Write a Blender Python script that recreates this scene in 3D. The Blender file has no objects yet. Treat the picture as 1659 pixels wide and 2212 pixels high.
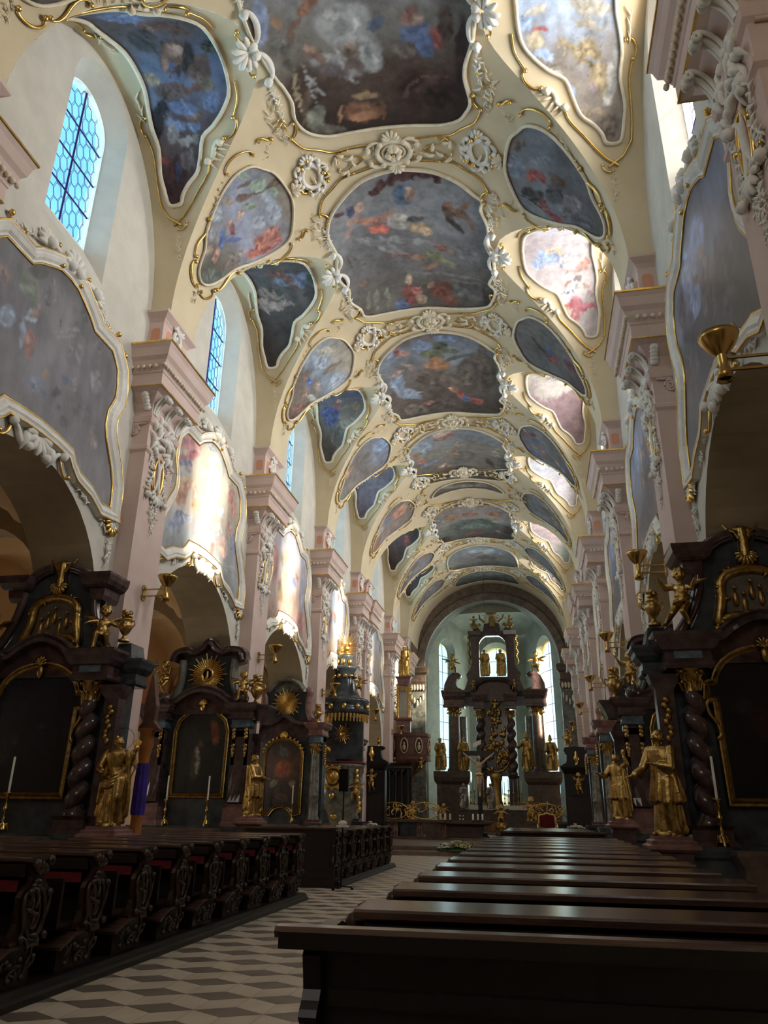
import bpy, math, random
import numpy as np
from math import sin, cos, pi, sqrt, atan2, hypot, acos
from mathutils import Vector as V, Matrix, noise as NZ
from mathutils.geometry import delaunay_2d_cdt, tessellate_polygon

SC = bpy.context.scene
COL = SC.collection
RND = random.Random(7)

# ------------------------------------------------------------------ colours and materials
def lin(c):
    return c / 12.92 if c <= 0.04045 else ((c + 0.055) / 1.055) ** 2.4
def S(h):
    h = h.lstrip('#')
    return tuple(lin(int(h[i:i + 2], 16) / 255) for i in (0, 2, 4))
def rgba(c):
    return (c[0], c[1], c[2], 1.0)
def nmat(name):
    m = bpy.data.materials.new(name); m.use_nodes = True
    nt = m.node_tree; nt.nodes.clear()
    out = nt.nodes.new('ShaderNodeOutputMaterial')
    b = nt.nodes.new('ShaderNodeBsdfPrincipled')
    nt.links.new(b.outputs[0], out.inputs[0])
    return m, nt, b
def tex(nt, scale, detail=4, rough=0.6, stretch=None):
    tc = nt.nodes.new('ShaderNodeTexCoord')
    n = nt.nodes.new('ShaderNodeTexNoise')
    n.inputs['Scale'].default_value = scale; n.inputs['Detail'].default_value = detail
    n.inputs['Roughness'].default_value = rough
    if stretch:
        mp = nt.nodes.new('ShaderNodeMapping'); mp.inputs['Scale'].default_value = stretch
        nt.links.new(tc.outputs['Object'], mp.inputs[0]); nt.links.new(mp.outputs[0], n.inputs['Vector'])
    else:
        nt.links.new(tc.outputs['Object'], n.inputs['Vector'])
    return n
def ramp(nt, fac, stops):
    r = nt.nodes.new('ShaderNodeValToRGB')
    e = r.color_ramp.elements
    while len(e) < len(stops): e.new(0.5)
    for el, (p, c) in zip(e, stops): el.position = p; el.color = rgba(c)
    nt.links.new(fac, r.inputs[0])
    return r
def mat(name, c1, c2=None, rough=0.6, metal=0.0, scale=6.0, bump=0.0, bscale=None, spec=0.5, coat=0.0, stretch=None, lo=0.35, hi=0.65, detail=4):
    m, nt, b = nmat(name)
    if c2 is None:
        b.inputs['Base Color'].default_value = rgba(c1)
    else:
        n = tex(nt, scale, detail, stretch=stretch)
        r = ramp(nt, n.outputs[0], [(lo, c1), (hi, c2)])
        nt.links.new(r.outputs[0], b.inputs['Base Color'])
    b.inputs['Roughness'].default_value = rough
    b.inputs['Metallic'].default_value = metal
    b.inputs['Specular IOR Level'].default_value = spec
    b.inputs['Coat Weight'].default_value = coat
    b.inputs['Coat Roughness'].default_value = 0.12
    if bump:
        n2 = tex(nt, bscale or scale * 3, 3)
        bp = nt.nodes.new('ShaderNodeBump'); bp.inputs['Strength'].default_value = bump
        bp.inputs['Distance'].default_value = 0.02
        nt.links.new(n2.outputs[0], bp.inputs['Height']); nt.links.new(bp.outputs[0], b.inputs['Normal'])
    return m
def vcmat(name, rough=0.6, amount=0.35, scale=5.0, spec=0.4, stretch=None):
    m, nt, b = nmat(name)
    a = nt.nodes.new('ShaderNodeAttribute'); a.attribute_name = 'Col'
    n = tex(nt, scale, 6, 0.65, stretch)
    r = ramp(nt, n.outputs[0], [(0.3, (1 - amount,) * 3), (0.7, (1 + amount,) * 3)])
    mx = nt.nodes.new('ShaderNodeMix'); mx.data_type = 'RGBA'; mx.blend_type = 'MULTIPLY'
    mx.inputs[0].default_value = 1.0; mx.clamp_result = False
    nt.links.new(a.outputs['Color'], mx.inputs[6]); nt.links.new(r.outputs[0], mx.inputs[7])
    nt.links.new(mx.outputs[2], b.inputs['Base Color'])
    b.inputs['Roughness'].default_value = rough; b.inputs['Specular IOR Level'].default_value = spec
    return m

MT = {}
MT['plaster'] = mat('cream_plaster', S('#d9cbaa'), S('#e3d6b8'), 0.9, scale=1.2, bump=0.15, bscale=9)
MT['wallp'] = mat('pale_wall_plaster', S('#c5c1b5'), S('#d2cdc1'), 0.9, scale=1.5, bump=0.15, bscale=9)
MT['vault'] = mat('vault_plaster', S('#cfbf9d'), S('#d8c9a9'), 0.9, scale=0.9, bump=0.1, bscale=7)
MT['white'] = mat('white_stucco', S('#dcd8cf'), S('#e9e6de'), 0.75, scale=5, bump=0.1)
MT['stucco'] = mat('warm_stucco', S('#d8cbb0'), S('#e6dcc6'), 0.8, scale=6)
MT['pink'] = mat('pink_pilaster_plaster', S('#cfb5aa'), S('#d7c1b7'), 0.85, scale=1.2, bump=0.08, bscale=8)
MT['salmon'] = mat('salmon_panel', S('#cf8f72'), S('#d69c80'), 0.85, scale=2)
MT['rose'] = mat('rose_panel', S('#cd9b92'), S('#d5a79d'), 0.85, scale=2)
MT['gilt'] = mat('gilding', S('#d2a550'), S('#ecca80'), 0.3, 1.0, scale=8, bump=0.15, bscale=30)
MT['giltd'] = mat('old_gilding', S('#93753c'), S('#c6a467'), 0.33, 1.0, scale=9, bump=0.35, bscale=26)
MT['brass'] = mat('brushed_brass', S('#a68548'), S('#c5a362'), 0.26, 1.0, scale=3)
MT['dark'] = mat('dark_grey_marble', S('#2b3036'), S('#50585c'), 0.2, scale=3.0, spec=0.5, detail=8, lo=0.3, hi=0.72)
MT['darkp'] = mat('dark_purple_marble', S('#352829'), S('#604b4a'), 0.15, scale=5.0, spec=0.55, detail=8, lo=0.3, hi=0.72)
MT['bluem'] = mat('blue_grey_marble', S('#3d4c57'), S('#6c818d'), 0.22, scale=4.0, detail=8)
MT['greenm'] = mat('grey_green_marble', S('#53544c'), S('#85857a'), 0.22, scale=5.0, detail=8)
MT['redm'] = mat('red_marble', S('#6a4442'), S('#93706a'), 0.28, scale=5, detail=8)
MT['brownm'] = mat('brown_marble', S('#4a3c33'), S('#6b5a4d'), 0.35, scale=4, detail=8)
MT['archm'] = mat('choir_arch_marble', S('#574b42'), S('#7d6f62'), 0.4, scale=2.5, detail=8)
MT['wood'] = mat('dark_pew_wood', S('#1c1210'), S('#2a1b16'), 0.42, scale=3, stretch=(1, 12, 12))
MT['woodtop'] = mat('polished_pew_top', S('#43302a'), S('#5c453c'), 0.22, scale=3, spec=0.5, stretch=(1, 14, 14))
MT['carve'] = mat('carved_pew_wood', S('#2a1b13'), S('#46311f'), 0.3, scale=9, spec=0.6)
MT['black'] = mat('black_wood', S('#0d0b0b'), S('#171312'), 0.35, scale=6)
MT['walnut'] = mat('walnut_wood', S('#4b2f26'), S('#6a4536'), 0.4, scale=4)
MT['orange'] = mat('orange_wood', S('#8d5420'), S('#a8682c'), 0.4, scale=5)
MT['red'] = mat('red_cloth', S('#5a0f16'), S('#7a1820'), 0.9, scale=10)
MT['purple'] = mat('purple_cloth', S('#2c1a6e'), S('#3f2896'), 0.85, scale=6)
MT['candle'] = mat('white_wax', S('#e6e2d8'), None, 0.5)
MT['cloth'] = mat('white_cloth', S('#d9d2c4'), S('#e6e0d4'), 0.9, scale=8)
MT['metal'] = mat('black_metal', S('#101012'), None, 0.35, 0.6)
MT['iron'] = mat('window_iron', S('#2c2260'), None, 0.6, 0.3)
MT['silver'] = mat('silvered_figure', S('#77726c'), S('#8f8a83'), 0.35, 0.7, scale=8)
MT['skin'] = mat('painted_carving', S('#b79c80'), S('#c9b196'), 0.5, scale=8)
MT['aislep'] = mat('aisle_plaster', S('#cfae80'), S('#d8bb90'), 0.9, scale=1.5)
MT['soffit'] = mat('shade_toned_soffit_plaster', S('#9b8c70'), S('#a8997c'), 0.9, scale=1.5)  # darker brown puts the shade under the arches into the colour
MT['apse'] = mat('grey_green_apse_plaster', S('#8d9184'), S('#a0a496'), 0.85, scale=1.2)
MT['leaf'] = mat('green_leaves', S('#26401c'), S('#45622c'), 0.6, scale=12)
MT['petal'] = mat('white_petals', S('#e6e4da'), S('#f0ecdf'), 0.7, scale=20)
MT['petaly'] = mat('pale_yellow_petals', S('#d9d49a'), S('#e6e0ae'), 0.7, scale=20)
MT['fresco'] = vcmat('fresco_paint', 0.8, 0.28, 3.5, 0.2)
MT['canvas'] = vcmat('varnished_canvas', 0.32, 0.3, 2.5, 0.5, (1, 1, 0.35))
MT['oil'] = vcmat('dark_oil_paint', 0.3, 0.4, 6, 0.5)
MT['stone1'] = mat('light_floor_stone', S('#d2c6b4'), S('#ded3c2'), 0.36, scale=2.2, detail=6)
MT['stone2'] = mat('light_floor_stone_second', S('#c8bcab'), S('#d8cdbc'), 0.36, scale=2.2, detail=6)
MT['stone3'] = mat('dark_floor_stone', S('#71665f'), S('#8a7f76'), 0.33, scale=2.0, detail=6)
MT['grout'] = mat('floor_joint', S('#857a6d'), None, 0.7)
MT['stepm'] = mat('chancel_step_stone', S('#6b5b50'), S('#80705f'), 0.4, scale=3)
def glassmat(name, tint, gl=0.06):
    m = bpy.data.materials.new(name); m.use_nodes = True
    nt = m.node_tree; nt.nodes.clear()
    o = nt.nodes.new('ShaderNodeOutputMaterial')
    t = nt.nodes.new('ShaderNodeBsdfTransparent'); g = nt.nodes.new('ShaderNodeBsdfGlossy')
    g.inputs['Roughness'].default_value = 0.15
    mx = nt.nodes.new('ShaderNodeMixShader'); mx.inputs[0].default_value = gl
    n = tex(nt, 1.3, 3)
    r = ramp(nt, n.outputs[0], [(0.3, tuple(x * 0.82 for x in tint)), (0.7, tint)])
    nt.links.new(r.outputs[0], t.inputs[0])
    nt.links.new(t.outputs[0], mx.inputs[1]); nt.links.new(g.outputs[0], mx.inputs[2]); nt.links.new(mx.outputs[0], o.inputs[0])
    return m
MT['glassL'] = glassmat('bluish_window_glass', (0.55, 0.86, 1.0))
MT['glassR'] = glassmat('clear_window_glass', (0.95, 0.97, 1.0))
MT['glassA'] = glassmat('pale_cyan_window_glass', (0.82, 0.97, 0.98))
MT['glassO'] = glassmat('amber_window_glass', (1.0, 0.62, 0.2))

# ------------------------------------------------------------------ mesh builder
class MB:
    def __init__(s, m=None):
        s.v = []; s.f = []; s.sm = []; s.mi = []; s.m = m or Matrix.Identity(4); s.cur = 0
    def add(s, vs, fs, smooth=False):
        b = len(s.v); m = s.m
        s.v.extend([m @ V(p) for p in vs])
        flip = m.determinant() < 0
        for f in fs:
            g = [b + i for i in f]
            s.f.append(g[::-1] if flip else g); s.sm.append(smooth); s.mi.append(s.cur)
    def box(s, x0, x1, y0, y1, z0, z1):
        vs = [(x0, y0, z0), (x1, y0, z0), (x1, y1, z0), (x0, y1, z0), (x0, y0, z1), (x1, y0, z1), (x1, y1, z1), (x0, y1, z1)]
        s.add(vs, [(3, 2, 1, 0), (4, 5, 6, 7), (0, 1, 5, 4), (1, 2, 6, 5), (2, 3, 7, 6), (3, 0, 4, 7)])
    def grid(s, rows, closed=False, smooth=True, flip=False):
        n = len(rows[0]); vs = [p for r in rows for p in r]; fs = []
        for i in range(len(rows) - 1):
            for j in range(n if closed else n - 1):
                k = (j + 1) % n
                q = (i * n + j, i * n + k, (i + 1) * n + k, (i + 1) * n + j)
                fs.append(q[::-1] if flip else q)
        s.add(vs, fs, smooth)
    def lathe(s, prof, n=20, c=(0, 0, 0), smooth=True, sx=1, sy=1, fold=None):
        rows = []
        for r, z in prof:
            row = []
            for j in range(n):
                a = 2 * pi * j / n; rr = max(r, 1e-4)
                if fold: rr *= fold(a, z)
                row.append((c[0] + rr * cos(a) * sx, c[1] + rr * sin(a) * sy, c[2] + z))
            rows.append(row)
        s.grid(rows, True, smooth)
        b0 = [(p) for p in rows[0]]; b1 = [(p) for p in rows[-1]]
        s.add(b0, [tuple(range(n))[::-1]], False); s.add(b1, [tuple(range(n))], False)
    def tube(s, pts, r, n=8, closed=False, flat=1.0, smooth=True, up=None):
        pts = [V(p) for p in pts]; N = len(pts)
        if N < 2: return
        rs = r if isinstance(r, (list, tuple)) else [r] * N
        rows = []; nrm = None
        for i in range(N):
            a = pts[i - 1] if (i > 0 or closed) else pts[i]
            b = pts[(i + 1) % N] if (i < N - 1 or closed) else pts[i]
            t = (b - a)
            if t.length < 1e-9: t = V((0, 0, 1))
            t.normalize()
            if up is not None:
                nrm = V(up) - t * t.dot(V(up))
                if nrm.length < 1e-6: nrm = t.orthogonal()
            elif nrm is None:
                nrm = t.orthogonal()
            else:
                nrm = nrm - t * t.dot(nrm)
                if nrm.length < 1e-6: nrm = t.orthogonal()
            nrm = nrm.normalized(); bi = t.cross(nrm)
            rows.append([pts[i] + nrm * (cos(2 * pi * j / n) * rs[i] * flat) + bi * (sin(2 * pi * j / n) * rs[i]) for j in range(n)])
        if closed: rows.append(rows[0])
        s.grid(rows, True, smooth)
        if not closed:
            s.add(rows[0], [tuple(range(n))[::-1]]); s.add(rows[-1], [tuple(range(n))])
    def blob(s, c, rx, ry=None, rz=None, rot=None, nu=8, nv=6):
        ry = rx if ry is None else ry; rz = rx if rz is None else rz
        c = V(c); rows = []
        for i in range(nv + 1):
            th = pi * i / nv; th = min(max(th, 0.02), pi - 0.02)
            row = []
            for j in range(nu):
                a = 2 * pi * j / nu
                p = V((rx * sin(th) * cos(a), ry * sin(th) * sin(a), -rz * cos(th)))
                if rot is not None: p = rot @ p
                row.append(c + p)
            rows.append(row)
        s.grid(rows, True, True)
        s.add(rows[0], [tuple(range(nu))[::-1]], True); s.add(rows[-1], [tuple(range(nu))], True)
    def cap(s, p0, p1, r0, r1, n=10):
        p0 = V(p0); p1 = V(p1); d = p1 - p0; L = d.length
        if L < 1e-6: return s.blob(p0, r0, nu=n)
        d.normalize(); pts = []; rs = []
        for i in range(5):
            a = pi / 2 * i / 4 - pi / 2
            pts.append(p0 + d * (sin(a) * r0 * .98)); rs.append(max(cos(a) * r0, r0 * .05))
        for i in range(5):
            a = pi / 2 * i / 4
            pts.append(p1 + d * (sin(a) * r1 * .98)); rs.append(max(cos(a) * r1, r1 * .05))
        s.tube(pts, rs, n)
    def poly(s, pts3, flip=False):
        tr = tessellate_polygon([[V(p) for p in pts3]])
        s.add(pts3, [t[::-1] if flip else t for t in tr])
    def prism(s, out, y0, y1, ax='y', smooth=False):
        """2d outline (x,z) extruded along y (or (y,z) along x)."""
        n = len(out)
        area = sum(out[i][0] * out[(i + 1) % n][1] - out[(i + 1) % n][0] * out[i][1] for i in range(n))
        if area < 0: out = out[::-1]
        f = (lambda p, d: (p[0], d, p[1])) if ax == 'y' else ((lambda p, d: (d, p[0], p[1])) if ax == 'x' else (lambda p, d: (p[0], p[1], d)))
        A = [f(p, y0) for p in out]; B = [f(p, y1) for p in out]
        tr = tessellate_polygon([[V((p[0], p[1], 0)) for p in out]])
        s.add(A, [t for t in tr]); s.add(B, [t[::-1] for t in tr])
        s.add(A + B, [(i, (i + 1) % n, n + (i + 1) % n, n + i) for i in range(n)], smooth)
    def rects(s, w, d, prof, c=(0, 0, 0), back=True):
        """stack of rectangles: half width w, front depth d (towards -y), profile (out, z)."""
        rows = []
        for o, z in prof:
            x = w + o; y = d + o; bk = 0 if back else -(o)
            yb = 0 if back else d + o
            rows.append([(c[0] - x, c[1] - y, c[2] + z), (c[0] + x, c[1] - y, c[2] + z), (c[0] + x, c[1] + (0 if back else y), c[2] + z), (c[0] - x, c[1] + (0 if back else y), c[2] + z)])
        s.grid(rows, True, False)
        s.add(rows[0], [(3, 2, 1, 0)]); s.add(rows[-1], [(0, 1, 2, 3)])
    def mould(s, path, prof, f, closed=False, smooth=False):
        """profile (offset along 2d normal, height) swept on a 2d path, placed by f(a, b, h)."""
        n = len(path); rows = []
        for i in range(n):
            p = path[i]
            a = path[i - 1] if (i > 0 or closed) else None
            b = path[(i + 1) % n] if (i < n - 1 or closed) else None
            d1 = V((p[0] - a[0], p[1] - a[1])).normalized() if a is not None else None
            d2 = V((b[0] - p[0], b[1] - p[1])).normalized() if b is not None else None
            d1 = d1 or d2; d2 = d2 or d1
            n1 = V((d1.y, -d1.x)); n2 = V((d2.y, -d2.x)); m = n1 + n2
            if m.length < 1e-4: m = n1
            m.normalize(); k = 1 / max(0.5, m.dot(n1))
            rows.append([f(p[0] + m.x * o * k, p[1] + m.y * o * k, h) for o, h in prof])
        if closed: rows.append(rows[0])
        s.grid(rows, False, smooth)
    def pieces(s):
        n = len(s.v); par = list(range(n))
        def find(i):
            while par[i] != i: par[i] = par[par[i]]; i = par[i]
            return i
        for f in s.f:
            a = find(f[0])
            for i in f[1:]: par[find(i)] = a
        ids = {}; lab = [ids.setdefault(find(i), len(ids)) for i in range(n)]
        k = len(ids)
        if k < 2 or k > 700: return None
        P_ = np.array([tuple(p) for p in s.v]); lo = np.full((k, 3), 1e9); hi = np.full((k, 3), -1e9); L = np.array(lab)
        np.minimum.at(lo, L, P_); np.maximum.at(hi, L, P_)
        size = (hi - lo).max(1)
        gap = np.maximum(0, np.maximum(lo[:, None] - hi[None], lo[None] - hi[:, None]))
        near = np.sqrt((gap ** 2).sum(2)) <= np.maximum(.02, .48 * np.maximum(size[:, None], size[None]))
        g = list(range(k))
        def fg(i):
            while g[i] != i: g[i] = g[g[i]]; i = g[i]
            return i
        for a, b in zip(*np.nonzero(np.triu(near, 1))): g[fg(int(a))] = fg(int(b))
        roots = sorted({fg(i) for i in range(k)})
        if len(roots) < 2: return None
        return [fg(i) for i in lab], roots
    def build(s, name, m, parent=None, kind=None):
        if parent is not None and kind is None and s.f:
            pc = s.pieces()
            if pc:
                lab, roots = pc; out = None
                for r in roots:
                    q = MB(); mp = {}
                    for i, l in enumerate(lab):
                        if l == r: mp[i] = len(q.v); q.v.append(s.v[i])
                    for f, sm, mi in zip(s.f, s.sm, s.mi):
                        if lab[f[0]] == r: q.f.append([mp[i] for i in f]); q.sm.append(sm); q.mi.append(mi)
                    o = q.build(name, m, parent, 'part')
                    if 'kind' in o: del o['kind']
                    out = out or o
                return out
        me = bpy.data.meshes.new(name)
        me.from_pydata([tuple(p) for p in s.v], [], s.f)
        ms = m if isinstance(m, (list, tuple)) else [m]
        for x in ms: me.materials.append(MT[x] if isinstance(x, str) else x)
        if s.f:
            me.polygons.foreach_set('use_smooth', s.sm)
            if len(ms) > 1: me.polygons.foreach_set('material_index', s.mi)
        me.update()
        o = bpy.data.objects.new(name, me); COL.objects.link(o)
        if parent is not None: o.parent = parent
        if kind: o['kind'] = kind
        return o

def tag(o, label, cat, group=None):
    o['label'] = label; o['category'] = cat
    if group: o['group'] = group
    return o
def thing(name, label, cat, loc=(0, 0, 0), rz=0.0, group=None, mirror=False, kind=None):
    o = bpy.data.objects.new(name, None); COL.objects.link(o)
    o.location = loc; o.rotation_euler = (0, 0, rz); o.empty_display_size = 0.2
    if mirror: o.scale = (-1, 1, 1)
    if kind: o['kind'] = kind
    return tag(o, label, cat, group)
def dup(root, loc=None, rz=None, label=None, group=None, mirror=None, scale=None):
    def rec(o, par):
        c = o.copy(); COL.objects.link(c)
        if par is not None: c.parent = par
        for ch in KIDS.get(o.name, [x for x in o.children]): rec(ch, c)
        return c
    r = rec(root, None)
    if loc is not None: r.location = loc
    if rz is not None: r.rotation_euler = (0, 0, rz)
    if mirror is not None: r.scale = (-1 if mirror else 1, 1, 1)
    if scale is not None: r.scale = scale
    if label: r['label'] = label
    if group: r['group'] = group
    return r
KIDS = {}
def lerp(a, b, t): return a + (b - a) * t
def arc(cx, cz, rx, rz, a0, a1, n):
    return [(cx + rx * cos(lerp(a0, a1, i / n)), cz + rz * sin(lerp(a0, a1, i / n))) for i in range(n + 1)]
def smoothpath(pts, closed=True, sub=4):
    """Catmull-Rom through 2d points."""
    n = len(pts); out = []
    for i in range(n if closed else n - 1):
        p0 = pts[(i - 1) % n] if closed or i > 0 else pts[i]; p1 = pts[i]
        p2 = pts[(i + 1) % n]; p3 = pts[(i + 2) % n] if closed or i + 2 < n else p2
        for k in range(sub):
            t = k / sub
            out.append(tuple(0.5 * ((2 * p1[d]) + (-p0[d] + p2[d]) * t + (2 * p0[d] - 5 * p1[d] + 4 * p2[d] - p3[d]) * t * t + (-p0[d] + 3 * p1[d] - 3 * p2[d] + p3[d]) * t ** 3) for d in range(len(p1))))
    if not closed: out.append(tuple(pts[-1]))
    return out
def inside(p, poly):
    x, y = p; r = False; n = len(poly); j = n - 1
    for i in range(n):
        if (poly[i][1] > y) != (poly[j][1] > y) and x < (poly[j][0] - poly[i][0]) * (y - poly[i][1]) / (poly[j][1] - poly[i][1]) + poly[i][0]: r = not r
        j = i
    return r

# ------------------------------------------------------------------ painted panels (pigment as a colour attribute)
def panel(outline, step, f, painter, name, m, parent=None, holes=()):
    """fills a 2d outline with a fine triangulation, maps it with f(a,b) and colours it with painter(u,v)."""
    xs = [p[0] for p in outline]; ys = [p[1] for p in outline]
    x0, x1, y0, y1 = min(xs), max(xs), min(ys), max(ys)
    pts = [V(p) for p in outline]; n = len(pts)
    edges = [(i, (i + 1) % n) for i in range(n)]
    r = random.Random(len(name) + n)
    yy = y0 + step / 2; k = 0
    while yy < y1:
        xx = x0 + (step / 2 if k % 2 else step)
        while xx < x1:
            p = (xx + r.uniform(-.15, .15) * step, yy + r.uniform(-.15, .15) * step)
            if inside(p, outline): pts.append(V(p))
            xx += step
        yy += step * .87; k += 1
    vs, _, fs, *_ = delaunay_2d_cdt(pts, edges, [], 1, 1e-5)
    me = bpy.data.meshes.new(name)
    co = [f(p[0], p[1]) for p in vs]
    me.from_pydata([tuple(p) for p in co], [], [tuple(t) for t in fs])
    at = me.color_attributes.new('Col', 'FLOAT_COLOR', 'POINT')
    data = []
    for p in vs:
        c = painter((p[0] - x0) / (x1 - x0), (p[1] - y0) / (y1 - y0), p[0], p[1])
        data += [max(0, c[0]), max(0, c[1]), max(0, c[2]), 1.0]
    at.data.foreach_set('color', data)
    me.materials.append(MT[m]); me.polygons.foreach_set('use_smooth', [True] * len(fs)); me.update()
    o = bpy.data.objects.new(name, me); COL.objects.link(o)
    if parent is not None: o.parent = parent
    return o
def mixc(a, b, t): return (a[0] + (b[0] - a[0]) * t, a[1] + (b[1] - a[1]) * t, a[2] + (b[2] - a[2]) * t)
def ss(t): t = min(1, max(0, t)); return t * t * (3 - 2 * t)
def painter(stops, blobs=(), seed=0, amp=0.25, freq=3.0, warp=0.03, gain=1.3, sat=.68, figs=0, figbox=(0.1, 0.15, 0.9, 0.85), figsize=0.06):
    """stops: vertical colour stops (v, colour). blobs: (u, v, ru, rv, rotdeg, colour, soft). figs: number of loose draped figures."""
    def T(c):
        c = S(c); g = .3 * c[0] + .55 * c[1] + .15 * c[2]
        return tuple((g + (x - g) * sat) * gain for x in c)
    st = [(v, T(c)) for v, c in stops]
    bl = []; r = random.Random(seed + 101)
    for b in blobs:
        u, v, ru, rv, rot, c = b[:6]; soft = b[6] if len(b) > 6 else 0.35
        bl.append((u, v, ru, rv, cos(math.radians(rot)), sin(math.radians(rot)), T(c), soft))
        if min(ru, rv) > .024:     # folds and lights inside the larger shapes
            bc = T(c); ca, sa = cos(math.radians(rot)), sin(math.radians(rot))
            for q in range(5):
                ou, ov = r.uniform(-.6, .6) * ru, r.uniform(-.6, .6) * rv; k = r.choice((.62, .75, 1.25, 1.45)); a_ = math.radians(rot + r.uniform(-60, 60))
                bl.append((u + ou * ca - ov * sa, v + ou * sa + ov * ca, ru * r.uniform(.2, .5), rv * r.uniform(.12, .32), cos(a_), sin(a_), tuple(x * k for x in bc), .7))
    dr = ['#9a5344', '#4f6790', '#8a6a45', '#6f7a55', '#a8876a', '#7f4a3c', '#5b6d92', '#b59a78']
    for k in range(figs):
        u = r.uniform(figbox[0], figbox[2]); v = r.uniform(figbox[1], figbox[3]); sz = figsize * r.uniform(.7, 1.35); an = r.uniform(-70, 70)
        ca, sa = cos(math.radians(an)), sin(math.radians(an))
        for q in range(3):
            du, dv = r.uniform(-.7, .7) * sz, r.uniform(-.9, .6) * sz
            bl.append((u + du, v + dv, sz * r.uniform(.5, .9), sz * r.uniform(.35, .6), ca, sa, T(r.choice(dr)), .5))
        bl.append((u - sa * sz * .9, v + ca * sz * .9, sz * .3, sz * .33, 1, 0, T('#b08a6c'), .4))
        bl.append((u + ca * sz * .8, v + sa * sz * .8, sz * .5, sz * .16, ca, sa, T('#ad866a'), .4))
    def p(u, v, x, y):
        wx = NZ.noise(V((u * 7 + seed, v * 7, 1.3))) * warp + NZ.noise(V((u * 26, v * 26, seed))) * warp * .45; wy = NZ.noise(V((u * 7, v * 7 + seed, 5.1))) * warp + NZ.noise(V((u * 26, v * 26, seed + 9))) * warp * .45
        a, b = u + wx, v + wy
        n = NZ.fractal(V((a * freq + seed * 3.1, b * freq, seed * .7)), 1.0, 2.0, 5)
        vv = b + n * .12
        c = st[0][1]
        for i in range(len(st) - 1):
            if vv >= st[i + 1][0]: c = st[i + 1][1]; continue
            if vv > st[i][0]: c = mixc(st[i][1], st[i + 1][1], ss((vv - st[i][0]) / (st[i + 1][0] - st[i][0])))
            break
        k = 1 + amp * n
        c = (c[0] * k, c[1] * k, c[2] * k)
        for (bu, bv, ru, rv, ca, sa, bc, soft) in bl:
            dx, dy = a - bu, b - bv
            if abs(dx) > ru + rv or abs(dy) > ru + rv: continue
            ex = (dx * ca + dy * sa) / ru; ey = (-dx * sa + dy * ca) / rv
            d = ex * ex + ey * ey
            if d < 1:
                t = ss((1 - d) / soft) * .9
                kk = 1 + .5 * NZ.noise(V((a * 30, b * 30, bu * 9)))
                c = mixc(c, (bc[0] * kk, bc[1] * kk, bc[2] * kk), t)
        return c
    return p
# ------------------------------------------------------------------ the nave: measures in metres
X0 = -2.55          # nave axis; the viewer stands at x = 0, y = 0 among the right-hand pews
HW = 5.55           # half width between the walls
VA, VB, VZ, VR = 5.05, 4.65, 12.1, 4.15     # barrel half span, rise, springing; lunette rise
PIL = [-0.5, 6.6, 13.7, 20.7, 27.75, 34.0, 35.4, 42.6, 48.2]
BAYS = [(-0.5, 6.6), (6.6, 13.7), (13.7, 20.7), (20.7, 27.75), (27.75, 34.0), (35.4, 42.6), (42.6, 48.2)]
BC = [((a + b) / 2, (b - a) / 2 - 0.62) for a, b in BAYS]
YW, YE = -5.0, 52.0
def wp(s, d, y, z): return (X0 + s * (HW - d), y, z)

# floor: rhombic tiles, two pale and one dark to each hexagon
def make_floor():
    m = MB(); a = 0.352; w = a * sqrt(3)
    m.box(X0 - 11, X0 + 11, -6, 62, -0.3, -0.004)
    k = 0; y = 3.2
    rr = random.Random(3); g = 0.0025
    while y < 31.5:
        off = 0 if k % 2 else w / 2
        x = -5.6 + off - 0.05
        while x < 0.9:
            T = (x, y + a / 2); B_ = (x, y - a / 2); L = (x - w / 2, y); R_ = (x + w / 2, y)
            quads = [((L, B_, R_, T), 3), ((T, R_, (x + w / 2, y + a), (x, y + 1.5 * a)), 1), ((L, T, (x, y + 1.5 * a), (x - w / 2, y + a)), 2)]
            for q, mi in quads:
                cx = sum(p[0] for p in q) / 4; cy = sum(p[1] for p in q) / 4
                m.cur = mi
                m.add([(p[0] + (cx - p[0]) * .012, p[1] + (cy - p[1]) * .012, 0) for p in q], [(0, 1, 2, 3)])
            x += w
        y += 1.5 * a; k += 1
    m.cur = 1
    m.box(X0 - 11, -5.62, -6, 62, -0.1, -0.001); m.box(0.92, X0 + 11, -6, 62, -0.1, -0.001)
    o = m.build('floor', ['grout', 'stone1', 'stone2', 'stone3'], kind='structure')
    return o
make_floor()

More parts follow.
